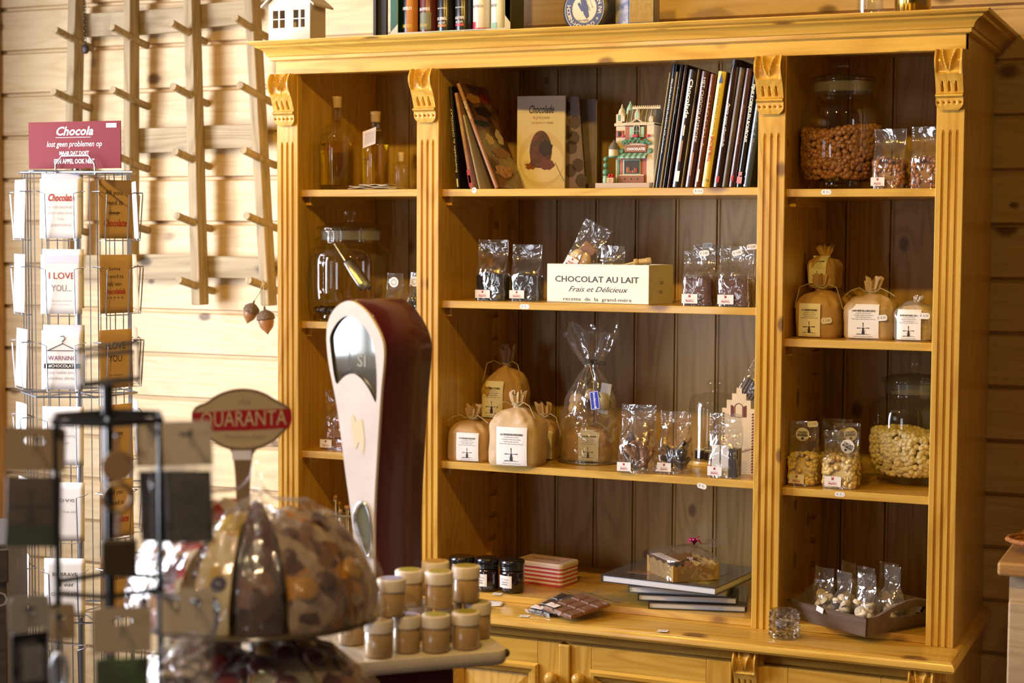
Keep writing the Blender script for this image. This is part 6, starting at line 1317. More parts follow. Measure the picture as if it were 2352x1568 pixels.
for k in range(7): mb = MB(); mb.ball((FX(160+(k % 4)*16+8*(k//4)), -.014+.004*(k % 2), FZ(1342-20*(k//4))), .0032, n=8); mb.build('apple', M_frd, fg, smooth=60)
# ------------------------------------------------------------------ peg rack on the wall
YP = .395; YW = y1-.0135
pr_ = thing('peg_rack', 'weathered wooden rack of four splayed posts with round pegs hung on the boarded wall', 'peg rack', (0, .45, 0)); PM = Matrix.Translation((0, -.45, 0))
posts = [((157, -60), (143, 600), 22), ((283, -60), (283, 600), 19), ((418, -60), (439, 700), 24), ((556, -60), (598, 702), 22)]
for (a, b, w) in posts:
    A, B = at(a[0], a[1], YP), at(b[0], b[1], YP); wd = w/752; mb = MB(PM)
    mb.loft([[(p.x, YP, p.z), (p.x+wd, YP, p.z), (p.x+wd, YP+.05, p.z), (p.x, YP+.05, p.z)] for p in (B, A)]); mb.build('post', M_old, pr_, bevel=.003)
rails = [((178, 32), (300, 25), 54), ((300, 26), (440, 14), 55), ((440, 12), (575, -2), 53), ((300, 295), (440, 291), 57), ((440, 289), (600, 284), 53), ((300, 584), (450, 583), 58), ((450, 587), (620, 590), 50), ((160, 305), (300, 300), 55), ((160, 586), (300, 585), 56)]
YR = YP+.0505
for (a, b, h) in rails:
    A, B = at(a[0], a[1], YR), at(b[0], b[1], YR); hh = h/752; mb = MB(PM)
    mb.loft([[(p.x, YR, p.z), (p.x, YR+.018, p.z), (p.x, YR+.018, p.z-hh), (p.x, YR, p.z-hh)] for p in (A, B)]); mb.build('rail', M_oldx, pr_, bevel=.002)
pegs = [((168, 90), 0), ((164, 230), 0), ((160, 378), 0), ((157, 520), 0), ((297, 84), 1), ((299, 226), 1), ((299, 372), 1), ((299, 515), 1), ((432, 75), 2), ((436, 219), 2), ((441, 366), 2), ((444, 511), 2), ((449, 656), 2), ((577, 64), 3), ((588, 216), 3), ((596, 363), 3), ((603, 511), 3), ((607, 657), 3)]
for (b, k) in pegs:
    c = at(b[0], b[1], YP); L_ = .088
    mb = MB(PM); mb.tube([(c.x, YP-L_, c.z+.020), (c.x, YP, c.z), (c.x, YP+.05, c.z-.011), (c.x, YW-.0, c.z-.018)], .0115, 12); mb.build('peg', plain('peg_wood', (.20, .145, .075), .7) if 0 else M_old, pr_, smooth=40)
# acorn ornaments on the lowest peg, dark charm at the first post
M_ac = plain('acorn_wood', (.32, .14, .05), .4, noise_amt=.3, nscale=30); M_cup = plain('acorn_cap', (.14, .085, .045), .8, noise_amt=.4, nscale=160, bump=.8)
YA = YP-.06
for i, (u, v, s, tilt, lab) in enumerate(((576, 716, .021, 20, 'wooden acorn hanging on string from the lowest peg, the upper one'), (611, 735, .024, -8, 'larger wooden acorn hanging on string from the lowest peg, the lower one'))):
    c = at(u, v, YA); t = thing('acorn_ornament', lab, 'ornament', c, 0, 'acorns hanging on the peg rack', ry=R(tilt))
    MB().lathe([(.001, -s*1.75), (s*.25, -s*1.5), (s*.8, -s*.9), (s*.98, -.2*s), (s*.95, .2*s)], 20).build('nut', M_ac, t, smooth=60)
    MB().lathe([(s*1.0, .0), (s*1.16, .12*s), (s*1.05, .7*s), (s*.5, 1.15*s), (s*.15, 1.3*s), (s*.12, 1.7*s), (.001, 1.75*s)], 20).build('cap', M_cup, t, smooth=60)
    pt = at(603, 652, YA); q = Matrix.Rotation(R(-tilt), 4, 'Y') @ (pt+Vector((.006*i, -.008*i, 0))-c); MB().tube([(0, 0, 1.7*s), tuple((Vector((0, 0, 1.7*s))+q)/2+Vector((.004, 0, 0))), tuple(q+Vector((0, 0, .012))), tuple(q+Vector((.006, .0, .0)))], .0015, 6).build('hanging_string', M_string, t)
c = at(196, 108, YP-.02); t = thing('dark_charm', 'dark charm on a black chain hanging beside the first post of the peg rack', 'ornament', c)
MB().ball((0, 0, -.006), .014, 1, .8, 1.1, 14).build('charm_ball', M_db, t, smooth=60); mb = MB()
for k in range(14): z_ = .012+.0095*k; mb.tube([(.0035*math.cos(a)*(1 if k % 2 else .3), .0035*math.cos(a)*(.3 if k % 2 else 1), z_+.0058*math.sin(a)) for a in [2*PI*j/10 for j in range(10)]], .001, 5, True)
mb.build('chain', M_dark, t)

# ------------------------------------------------------------------ card carousel
CC = atd(180, 700, 4.38); cxr, cyr = CC.x, CC.y; RC = .163
cr = thing('card_rack', 'tall revolving wire rack of greeting cards in front of the boarded wall', 'card rack', (cxr, cyr, 0))
zc = lambda v: at(182, v, cyr-.05).z
face0 = math.atan2(CAM.y-cyr, CAM.x-cxr)     # direction to the viewer
cols = {'A': -16, 'B': 38, 'L': -74, 'R': 94, 'D': -130, 'E': 160}
zt_r = zc(395)
MB().tube([(0, 0, .02), (0, 0, zt_r+.02)], .009, 10).build('centre_pole', M_chrome, cr, smooth=60)
MB().lathe([(.02, .0), (.20, .0), (.20, .012), (.05, .03), (.012, .05)], 40).build('base_plate', M_chrome, cr, smooth=30)
tiers = [zc(548+170*k) for k in range(7)]
for z_ in (zt_r, tiers[2]-.02, tiers[5]-.02):
    mb = MB(); mb.tube([(RC*.92*math.cos(face0+R(a)), RC*.92*math.sin(face0+R(a)), z_) for a in range(-14+30, 360-14+30, 60)], .0028, 6, True); 
    for a in range(16, 376, 60): mb.tube([(0, 0, z_), (RC*.92*math.cos(face0+R(a)), RC*.92*math.sin(face0+R(a)), z_)], .0022, 5)
    mb.build('hex_ring', M_chrome, cr)
for k_, off in cols.items():
    an = face0+R(off); F_ = Vector((math.cos(an), math.sin(an), 0)); T_ = Vector((-math.sin(an), math.cos(an), 0))
    for s_ in (-.040, -.014, .014, .040):
        p = F_*(RC*.80)+T_*s_; MB().tube([(p.x, p.y, .12), (p.x, p.y, zt_r)], .0016, 5).build('upright_wire', M_chrome, cr)
    if k_ in 'DE': continue
    for z_ in tiers:
        mb = MB(); P = lambda f, s, z: F_*(RC*.80+f)+T_*s+Vector((0, 0, z_+z))
        for s_ in (-.036, .036): mb.tube([P(0, s_*1.56, .118), P(.030, s_*1.56, .118), P(.032, s_, .112), P(.024, s_, -.004), P(0, s_, -.004)], .0016, 5)
        mb.tube([P(.024, -.036, -.004), P(.024, .036, -.004)], .0016, 5); mb.tube([P(0, -.047, .118), P(0, .047, .118)], .0016, 5)
        mb.build('wire_pocket', M_chrome, cr)
M_card_w = plain('white_card_stock', (.83, .81, .82), .55); M_card_k = plain('kraft_card_stock', (.58, .40, .23), .6); M_card_b = plain('pale_blue_card', (.62, .65, .78), .55)
GC = 'greeting cards in the wire rack'
def gcard(col, tier, label, mt, lines=(), depth=.0195, dx=0, dz=0, w=.105, h=.148, bend=.0, tilt=-2.5, art=None, zoff=0):
    an = face0+R(cols[col]); F_ = Vector((math.cos(an), math.sin(an), 0)); T_ = Vector((-math.sin(an), math.cos(an), 0))
    p = Vector((cxr, cyr, tiers[tier]+.001+zoff))+F_*(RC*.80+depth)+T_*dx
    t = thing('greeting_card', label, 'greeting card', p, an+R(90), GC, rx=R(tilt))
    f = lambda a, b, o=0: (a, -bend*((2*a/w)**2)*1.0+bend*.6*max(0, 1-b/h)-o, b)
    mb = MB(); mb.grid(lambda a, b: f(-w/2+w*a, h*b), 8, 8); cs = mb.build('card_sheet', mt, t, smooth=60, solid=.0009)
    for (tx, yy, sz, wd, mm, sh, bd) in lines:
        mb = MB(); mb.text(tx, h*sz, lambda a, b: f(a, h*yy+b, .0011), width=w*wd if wd else None, shear=sh, bold=bd); mb.build('lettering', mm, cs)
    if art: art(cs, f, w, h)
    return t
LN = lambda tx, y, sz=.075, wd=None, m=None, sh=0, bd=0: (tx, y, sz, wd, m or M_ink, sh, bd)
M_faint = plain('faint_print', (.45, .45, .48), .6)
gcard('A', 0, 'white card with red script about chocolate being the answer', M_card_w, (LN('Chocolate', .68, .17, .62, M_red, .3, .02), LN('IS THE ANSWER', .52, .06, .6, M_faint), LN('WHO CARES WHAT', .42, .06, .64, M_faint), LN('THE', .32, .06, .15, M_faint), LN('QUESTION IS', .22, .06, .5, M_faint)))
gcard('B', 0, 'kraft card with struck-out word love and red script chocolate', M_card_k, (LN('All you', .78, .12, .5), LN('need is', .61, .12, .5), LN('love', .44, .12, .28, None, .3), LN('-----', .45, .16, .38), LN('Chocolate', .26, .17, .68, M_red, .3, .02)), bend=.008, dx=.0)
def strike(cs, f, w, h): MB().box(-.03, .03, -.002, -.0015, h*.2, h*.205).build('line_print', M_ink, cs)
gcard('A', 1, 'white card with large words I love you under a pale blue band', M_card_w, (LN('I LOVE', .64, .16, .62, M_red), LN('YOU...', .43, .16, .48, M_grey), LN("That's a lie, chocolate", .22, .04, .5, M_faint), LN('but I love you too', .16, .04, .42, M_faint)),
      art=lambda cs, f, w, h: MB().grid(lambda a, b: f(-w*.42+w*.84*a, h*.86+h*.13*b, .001), 6, 1).build('blue_band', M_card_b, cs))
gcard('B', 1, 'kraft card curling forward with red word in the middle of small lines', M_card_k, (LN('Soms', .76, .08, .35), LN('ik word zo', .63, .10, .52), LN('blij van', .50, .10, .40), LN('chocolalala', .37, .13, .60, M_red, .3, .02), LN('* * * * *', .25, .08, .5)), bend=.008)
def hanger(cs, f, w, h):
    mb = MB(); g = lambda a, b: Vector(f(a*w, h*b, .0015))
    mb.tube([g(-.36, .66), g(0, .78), g(.36, .66)], .0008, 5); mb.tube([g(-.36, .66), g(.36, .66)], .0008, 5); mb.tube([g(0, .78), g(.0, .82), g(.06, .86), g(.03, .91), g(-.05, .90)], .0008, 5); mb.build('hanger_print', M_ink, cs)
    mb = MB(); mb.grid(lambda a, b: f(-w*.44+w*.88*a, h*(.355+.085*b), .001), 6, 1); mb.build('black_band', M_ink, cs); mb = MB(); mb.text('#CHOCOLATE', h*.07, lambda a, b: f(a, h*.398+b, .0016), width=w*.66, bold=.02); mb.build('band_lettering', M_white, cs)
gcard('A', 2, 'white card with clothes hanger drawing and the word warning', M_card_w, (LN('WARNING', .53, .11, .68, plain('purple_print', (.18, .05, .20), .6)), LN('can make your', .29, .08, .70, M_faint), LN('clothes shrink', .19, .08, .68, M_faint)), art=hanger)
gcard('B', 2, 'kraft card with dark words I love you, behind the black rack frame', M_card_k, (LN('I LOVE', .72, .17, .60), LN('YOU', .50, .17, .40), LN('And I want you to', .22, .04, .40), LN('be happy', .16, .04, .25)), bend=.003)
gcard('A', 3, 'white card with small grey lines, seen between the black rack bars in the fourth tier', M_card_w, (LN('Chocolate', .7, .12, .5, M_grey), LN('makes everything', .5, .07, .6, M_faint), LN('better', .38, .07, .3, M_faint)))
gcard('B', 3, 'kraft card standing in the fourth tier of the wire rack', M_card_k, (LN('You', .7, .12, .3), LN('& me', .5, .12, .4)))
gcard('A', 4, 'white card with purple lines in the fifth tier of the wire rack', M_card_w, (LN('Love', .7, .12, .5, M_grey), LN('is in the air', .5, .07, .6, M_faint)))
gcard('B', 4, 'kraft card ending in the red letters late in the fifth tier', M_card_k, (LN('All you', .78, .12, .4), LN('need is', .60, .12, .4), LN('Chocolate', .30, .16, .66, M_red, .3, .02)))
gcard('A', 5, 'white card with dark scroll lettering in the sixth tier', M_card_w, (LN('BE BRAVE', .72, .09, .6), LN('& eat', .55, .1, .4, None, .3), LN('CHOCOLATE', .38, .09, .66)))
gcard('B', 5, 'kraft card in the sixth tier behind the clear packs', M_card_k, (LN('Hello', .6, .14, .5),))
for k, lab in enumerate(('white card seen edge-on in the highest side pocket facing the window', 'white card with brown edge in the second side pocket facing the window', 'white card leaning out of the third side pocket facing the window', 'white card in the fourth side pocket facing the window', 'white card in the fifth side pocket facing the window', 'white card with faint writing in the sixth side pocket facing the window')):
    gcard('L', k, lab, M_card_w, bend=.007 if k % 2 else .003, tilt=-3)
for k, lab in enumerate(('pale card in the highest pocket turned to the hutch', 'kraft card in the second pocket turned to the hutch', 'kraft card in the third pocket turned to the hutch', 'pale card in the fourth pocket turned to the hutch')):
    gcard('R', k, lab, M_card_w if k in (0, 3) else M_card_k, tilt=-2.5)
for k, lab in enumerate(('pale blue card showing behind the white card in the highest front pocket', 'pale card showing behind the I love you card in the front pocket', 'pale blue card behind the clothes hanger card')):
    gcard('A', k, lab, M_card_b if k != 1 else M_card_w, depth=.0085, dx=.002, zoff=.014, tilt=-1.0)
# red sign board held on top
yS = cyr-.11; sl, sr = at(70, 334, yS), at(273, 334, yS); szt, szb = at(170, 279, yS).z, at(170, 387, yS).z; sw_ = sr.x-sl.x
sn = thing('red_sign', 'dark red board with white Dutch slogan about chocolate on top of the wire rack', 'sign', ((sl.x+sr.x)/2, yS, szb), R(3)); sh_ = szt-szb; M_sred = plain('dark_red_board', (.15, .006, .010), .6, spec=.2)
MB().box(-sw_/2, sw_/2, 0, .003, 0, sh_).build('board', M_sred, sn)
mb = MB(); mb.text('Chocola', .030, front(0, sh_*.79, -.0006), width=sw_*.40, shear=.3, bold=.02); mb.text('lost geen problemen op', .020, front(0, sh_*.52, -.0006), width=sw_*.60, shear=.25); mb.text('MAAR DAT DOET', .013, front(0, sh_*.325, -.0006), width=sw_*.32, bold=.02); mb.text('EEN APPEL OOK NIET', .016, front(0, sh_*.15, -.0006), width=sw_*.44, bold=.02)
mb.box(-sw_*.20, sw_*.18, -.0006, -.0004, sh_*.66, sh_*.668); mb.build('lettering', M_white, sn)
MB().box(sw_*.35, sw_*.46, -.0008, -.0001, sh_*.86, sh_*.95).build('price_tag', M_paper, sn)
mb = MB(Matrix.Translation((-cxr, -cyr, 0))); q = lambda u, v, y: at(u, v, y)
mb.tube([q(128, 400, yS-.012), q(128, 378, yS-.012), q(142, 358, yS-.012), q(203, 357, yS-.012), q(217, 376, yS-.012), q(219, 400, yS-.012)], .0022, 6)
mb.tube([q(48, 395, yS-.012), q(305, 394, yS-.012)], .0026, 6); mb.tube([q(128, 400, yS-.012), (cxr, cyr, zt_r)], .0022, 5); mb.tube([q(219, 400, yS-.012), (cxr, cyr, zt_r)], .0022, 5); mb.build('sign_holder', M_chrome, cr)
# dark crate at the frame edge
c0 = atd(42, 1245, 3.75); dkc = thing('dark_crate', 'dark brown wooden crate with worn pale letters standing beside the wire rack', 'crate', (c0.x-.35, c0.y-.24, 0), R(32))
M_crate = pine('dark_crate_wood', (.055, .04, .032), (.03, .02, .016), 'x', .6, 0)
MB().box(0, .40, 0, .35, 0, c0.z).build('crate_body', M_crate, dkc, bevel=.004); MB().box(-.006, .406, -.010, 0, c0.z-.085, c0.z-.01).build('rim_board', M_crate, dkc, bevel=.003)
mb = MB(); mb.text('BIBO', .05, front(.35, c0.z-.125, -.0008)); mb.build('lettering', M_grey, dkc)

# ------------------------------------------------------------------ shop counter (below the picture) carrying the foreground goods
KZ = .80
co = thing('shop_counter', 'dark shop counter carrying the weighing scale, cakes and key rings', 'counter', (.95, -1.85, 0), R(0))
MB().box(-.75, .75, -.85, .85, KZ-.04, KZ).build('counter_top', M_shop, co, bevel=.004); MB().box(-.70, .70, -.80, .80, 0, KZ-.04).build('counter_body', M_shop, co)
# weighing scale head: traced on its own plane, real depth behind it
SP = atd(850, 1000, 3.02); srz = R(-8); SA = Vector((math.cos(srz), math.sin(srz), 0)); SN = Vector((math.sin(srz), -math.cos(srz), 0))
def spl(u, v, off=0):
    d = ray(u, v); t = ((SP+SN*off-CAM).dot(SN))/d.dot(SN); p = CAM+d*t; return ((p-SP).dot(SA), p.z-KZ)
sca = thing('weighing_scale', 'tall maroon enamelled shop scale with silver face and glass window', 'scale', (SP.x, SP.y, KZ), srz)
fo = lambda x, y: (720+x/2.3767, 660+y/2.3767)
def smooth_poly(pts, it=2):
    for _ in range(it):
        o = []
        for i in range(len(pts)):
            a, b = Vector(pts[i]), Vector(pts[(i+1) % len(pts)]); o += [tuple(a*.75+b*.25), tuple(a*.25+b*.75)]
        pts = o
    return pts
out = [spl(*fo(x, y)) for x, y in ((210, 60), (262, 84), (312, 130), (358, 200), (392, 270), (406, 335), (402, 430), (388, 560), (376, 750), (362, 980), (350, 1180), (346, 1400), (350, 1640), (360, 1800), (270, 1800), (250, 1640), (225, 1340), (206, 1180), (180, 1000), (152, 760), (126, 590), (92, 430), (80, 330), (77, 250), (86, 180), (115, 117), (160, 76))]
zmin_ = min(z for a, z in out)
out = smooth_poly(out, 2); M_mrn = plain('maroon_enamel', (.065, .004, .012), .28, coat=.2, spec=.3); M_silv = plain('silver_paint', (.76, .73, .77), .35, .1, noise_amt=.08, nscale=14)
TD = .150
def inset(poly, k):
    cx_ = sum(a for a, b in poly)/len(poly); n = len(poly); r_ = []
    for i in range(n):
        a, b = Vector(poly[i-1]), Vector(poly[(i+1) % n]); t = (b-a).normalized(); nrm = Vector((t.y, -t.x)); r_.append((poly[i][0]-nrm.x*k, poly[i][1]-nrm.y*k))
    return r_
sgn = 1 if sum(out[i-1][0]*out[i][1]-out[i][0]*out[i-1][1] for i in range(len(out))) > 0 else -1
rings = [[(a, y, b) for a, b in inset(out, sgn*k)] for y, k in ((0, .003), (.0015, .0008), (.005, 0), (TD-.012, -.0), (TD-.004, .003), (TD, .008))]
MB().loft(rings, True, True).build('body', M_mrn, sca, smooth=40)
# silver face plate with the window left open: outer contour + inner window contour
win = smooth_poly([spl(*fo(x, y)) for x, y in ((205, 152), (245, 168), (290, 205), (330, 275), (348, 340), (356, 420), (360, 520), (357, 642), (335, 590), (305, 535), (270, 490), (232, 466), (195, 475), (165, 500), (140, 535), (125, 480), (112, 380), (103, 300), (103, 258), (130, 205), (165, 165))], 2)
face = inset(out, sgn*.0025)
def plate_with_hole(outer, inner, y):
    bm = bmesh.new(); ev = []
    for poly in (outer, inner):
        vs = [bm.verts.new((a, y, b)) for a, b in poly]; ev += [bm.edges.new((vs[i], vs[(i+1) % len(vs)])) for i in range(len(vs))]
    bmesh.ops.triangle_fill(bm, use_beauty=True, use_dissolve=False, edges=ev)
    bm.verts.index_update(); V = [tuple(v.co) for v in bm.verts]; F = [[v.index for v in f.verts] for f in bm.faces]; bm.free(); return V, F
V, F = plate_with_hole(face, win, -.0075); mb = MB(); mb.add(V, F)
mb.loft([[(a, -.0075, b) for a, b in face], [(a, -.0005, b) for a, b in face]], True, False); fp = mb.build('face_plate', M_silv, sca, smooth=30)
mb = MB(); mb.loft([[(a, -.0075, b) for a, b in win], [(a, -.0012, b) for a, b in win]], True, False); mb.build('window_rim', M_dark, sca)
# display chamber: mirror-like dial standing in for a reflecting pane, inside the open window
mb = MB(); mb.add([(a, -.0012, b) for a, b in win], [list(range(len(win)))]); dl = mb.build('dial', plain('dial_plate', (.80, .84, .82), .04, .92), sca)
xs_ = [a for a, b in win]; zs_w = [b for a, b in win]; xm, zm = (min(xs_)+max(xs_))/2, (min(zs_w)+max(zs_w))/2
mb = MB(); mb.text('SI', .03, front(xm+.015, zm-.005, -.0018), bold=.01); mb.build('reflected_lettering', plain('reflection_grey', (.35, .38, .38), .4), dl)  # letters reflected in the pane, drawn on as grey print
mb = MB(); mb.tube([(xm-.012, -.003, zm+.07), (xm-.012, -.003, zm-.02), (xm-.03, -.003, zm-.03)], .0007, 5); mb.build('needle', M_dark, dl)
V_, ov = [], smooth_poly([spl(*fo(x, y)) for x, y in ((275, 1165), (300, 1180), (320, 1230), (330, 1310), (330, 1420), (318, 1480), (290, 1420), (262, 1340), (240, 1270), (245, 1200))], 2)
mb = MB(); mb.tube([(a, -.0085, b) for a, b in ov], .0035, 8, True); mb.build('sight_rim', plain('sight_steel', (.8, .8, .8), .15, 1), sca, smooth=60); mb = MB(); mb.add([(a, -.0082, b) for a, b in ov], [list(range(len(ov)))]); mb.build('sight_glass', plain('sight_glass', (.35, .38, .30), .05, .6), sca)
cr_ = smooth_poly([spl(*fo(x, y)) for x, y in ((222, 690), (238, 700), (242, 740), (258, 712), (282, 720), (286, 770), (294, 830), (286, 920), (274, 890), (262, 830), (248, 880), (236, 880), (228, 800), (218, 740))], 1)
mb = MB(); mb.add([(a, -.0080, b) for a, b in cr_], [list(range(len(cr_)))]); mb.build('worn_crest', plain('worn_gold', (.70, .64, .48), .5), fp)
# weighing plate with the small jars
zT = 1.045; fr1, fr0 = atz(1172, 1492, zT), atz(700, 1532, zT); bk1 = atz(1117, 1437, zT)
ex = (fr0-fr1).normalized(); ey = (bk1-fr1); ey = (ey-ex*ey.dot(ex)); dpt = .235; ang = math.atan2(-ex.y, -ex.x)
tp = thing('weighing_tray', 'white enamelled weighing tray with chipped rounded corner full of small jars', 'tray', (fr1.x, fr1.y, zT-.022), ang); twd = .50
M_enam = plain('worn_white_enamel', (.60, .54, .46), .35, col2=(.54, .47, .38), nscale=9)
mb = MB(); rp_ = rr_poly(twd, dpt, .022, 6)
mb.loft([[(x, y, z_) for x, y in (rp_ if not k else inset(rp_, k))] for z_, k in ((-.004, .006), (0, .0015), (.008, 0), (.017, 0), (.021, .0012), (.022, .004))]); mb.build('tray_plate', M_enam, tp, smooth=40)
mb = MB(); mb.ball((-.004, .012, .014), .008, 1, .8, 1, 10); mb.build('chip', plain('rust', (.06, .03, .015), .8), tp)
MB(Matrix.Translation((-twd*.5, dpt*.5, 0))).box(-.16, .16, -.09, .09, KZ-zT+.0228, -.0045).build('pedestal', M_mrn, tp, bevel=.01)
# small jars: lower row then the row standing on them
M_jr = plain('jar_honey', (.36, .235, .105), .25, coat=.6, noise_amt=.06, nscale=12); M_lidw = plain('white_lid', (.66, .58, .50), .35); M_lsk = plain('green_lid_sticker', (.30, .27, .05), .4); M_lsk2 = plain('blue_lid_sticker', (.33, .32, .48), .4); M_lsk3 = plain('brown_lid_sticker', (.45, .30, .14), .4)
GJ = 'small white lidded jars on the weighing tray'; JH, JR = .064, .0243
def proto_jar(label, loc, stk, rz=0):
    t = thing('small_jar', label, 'small jar', loc, rz, GJ)
    MB().lathe([(JR*.85, 0), (JR*.96, .002), (JR*.98, .006), (JR*.98, JH*.64), (JR*.90, JH*.67), (JR*.90, JH*.68)], 32).build('jar_glass', M_jr, t, smooth=50)
    l = MB().lathe([(JR*.92, JH*.672), (JR*1.03, JH*.68), (JR*1.04, JH*.95), (JR*1.0, JH*.985), (JR*.9, JH), (.001, JH)], 32).build('lid', M_lidw, t, smooth=40)
    MB().lathe([(.001, JH+.0003), (JR*.78, JH+.0003), (JR*.78, JH+.0006), (.001, JH+.0006)], 24).build('lid_sticker', stk, l); return t
low = [((807, 1485), M_lsk2, 'lower row jar half hidden behind the nougat bags'), ((870, 1514), M_lsk3, 'lower row jar with plain lid nearest the tray front edge'), ((934, 1503), M_lsk2, 'lower row jar second from the nougat bags end, lilac sticker'), ((1000, 1502), M_lsk, 'lower row jar with green lid sticker in the front middle'), ((1070, 1495), M_lsk, 'lower row jar with green lid sticker next to the free tray corner'), ((1096, 1470), M_lsk, 'lower row jar tucked behind the last front one at the tray corner'), ((1030, 1468), M_lsk, 'lower row jar of the second rank behind the middle one'), ((962, 1468), M_lsk2, 'lower row jar of the second rank nearer the scale'), ((893, 1472), M_lsk, 'lower row jar of the second rank behind the front plain lid')]
cen = []
for (p, s_, lab) in low:
    q = atz(p[0], p[1]-7, zT); cen.append([q.x, q.y, s_, lab, zT+.0006])
up = [((831, 1430), M_lsk3, 'upper row jar showing beneath the nougat bag edge'), ((899, 1420), M_lsk2, 'upper row jar with lilac lid sticker in front of the scale'), ((940, 1398), M_lsk, 'upper row jar with green sticker behind the lilac one'), ((1008, 1402), M_lsk, 'upper row jar with yellow green sticker and dotted lid, front middle'), ((1000, 1376), M_lsk3, 'upper row jar with brown lid sticker at the back'), ((1070, 1388), M_lsk, 'upper row jar with green sticker at the free end of the tray'), ((775, 1424), M_lsk3, 'upper row jar at the far end behind the nougat bags')]
zU = zT+JH+.0016
for (p, s_, lab) in up:
    q = atz(p[0], p[1]-7, zU); cen.append([q.x, q.y, s_, lab, zU+.0006])
for it in range(200):      # push jars of one layer apart until none touch
    for i in range(len(cen)):
        for j in range(i):
            if abs(cen[i][4]-cen[j][4]) < .01:
                dx, dy = cen[i][0]-cen[j][0], cen[i][1]-cen[j][1]; dd = math.hypot(dx, dy) or 1e-6; mn = 2*JR*1.045
                if dd < mn: k = (mn-dd)/dd/2; cen[i][0] += dx*k; cen[i][1] += dy*k; cen[j][0] -= dx*k; cen[j][1] -= dy*k
for k, (X_, Y_, s_, lab, z_) in enumerate(cen): proto_jar(lab, (X_, Y_, z_), s_, k)

# ------------------------------------------------------------------ nougat cake stand with the oval brand sign
NC = atd(590, 1280, 2.42); zp1, zp2 = atd(600, 1400, 2.42).z, atd(600, 1400, 2.42).z-.152
st_ = thing('cake_stand', 'two tier cake stand carrying wrapped nougat slices', 'cake stand', (NC.x, NC.y, KZ)); RN = .175
for z_ in (zp1, zp2): MB().lathe([(.012, z_-KZ-.006), (RN*1.02, z_-KZ-.006), (RN*1.03, z_-KZ-.003), (RN*1.02, z_-KZ), (.012, z_-KZ)], 64).build('stand_plate', plain('smoked_plate', (.10, .07, .04), .2), st_, smooth=30)
MB().lathe([(.09, .0006), (.09, .01), (.02, .02), (.012, .03), (.012, zp1-KZ+.02), (.001, zp1-KZ+.021)], 32).build('stand_pole', M_steel, st_, smooth=40)
def nougat(name, base_c, specks, scale=60, seed=0):
    m, nt, o = new_mat(name); L = nt.links.new; b = N(nt, 'ShaderNodeBsdfPrincipled'); b.inputs['Roughness'].default_value = .35; b.inputs['Coat Weight'].default_value = .3; L(b.outputs[0], o.inputs[0])
    tc = N(nt, 'ShaderNodeTexCoord'); mp = N(nt, 'ShaderNodeMapping'); mp.inputs['Location'].default_value = (seed, seed*.7, seed*1.3); L(tc.outputs['Object'], mp.inputs[0])
    ns = N(nt, 'ShaderNodeTexNoise'); ns.inputs['Scale'].default_value = scale*.6; L(mp.outputs[0], ns.inputs['Vector']); sc__ = N(nt, 'ShaderNodeVectorMath', operation='SCALE'); sc__.inputs['Scale'].default_value = .022; L(ns.outputs['Color'], sc__.inputs[0])
    ad = N(nt, 'ShaderNodeVectorMath', operation='ADD'); L(mp.outputs[0], ad.inputs[0]); L(sc__.outputs[0], ad.inputs[1])
    vo = N(nt, 'ShaderNodeTexVoronoi'); vo.inputs['Scale'].default_value = scale; L(ad.outputs[0], vo.inputs['Vector']); sp = N(nt, 'ShaderNodeSeparateColor'); L(vo.outputs['Color'], sp.inputs[0])
    rp = N(nt, 'ShaderNodeValToRGB'); rp.color_ramp.interpolation = 'CONSTANT'; el = rp.color_ramp.elements; el[0].position = 0; el[0].color = c4(base_c); el[1].position = .99; el[1].color = c4(base_c)
    for k, (p_, c_) in enumerate(specks): e = el.new(p_); e.color = c4(c_)
    L(sp.outputs[0], rp.inputs[0]); L(rp.outputs[0], b.inputs['Base Color']); bp = N(nt, 'ShaderNodeBump'); bp.inputs['Strength'].default_value = .5; bp.inputs['Distance'].default_value = .006; L(vo.outputs['Distance'], bp.inputs['Height']); L(bp.outputs[0], b.inputs['Normal']); return m
CR = (.74, .60, .40)
MN = [nougat('nougat_berry', CR, ((.60, (.45, .03, .02)), (.72, (.55, .22, .04)), (.82, (.12, .03, .02))), 42, 1), nougat('nougat_lemon', (.70, .54, .26), ((.62, (.62, .38, .05)), (.80, (.05, .05, .07)), (.88, (.66, .50, .28))), 36, 2),
      nougat('nougat_chocolate', (.10, .04, .016), ((.70, (.05, .02, .01)), (.88, (.24, .11, .05))), 40, 3), nougat('nougat_swirl', (.50, .34, .19), ((.45, (.11, .045, .02)), (.62, (.30, .14, .05)), (.75, (.58, .42, .26)), (.92, (.60, .26, .03))), 46, 4),
      nougat('nougat_strawberry', (.80, .70, .56), ((.58, (.40, .03, .02)), (.76, (.55, .16, .08)), (.86, (.74, .62, .46))), 40, 5), nougat('nougat_cherry', (.76, .64, .44), ((.60, (.16, .02, .015)), (.72, (.42, .16, .05)), (.84, (.62, .46, .2))), 40, 6)]
face1 = math.atan2(CAM.y-NC.y, CAM.x-NC.x)
M_wrapn = film('nougat_film', (.99, .985, .97), 1.5, 3.0, .05, 1.0, 24, .03, haze=.045)
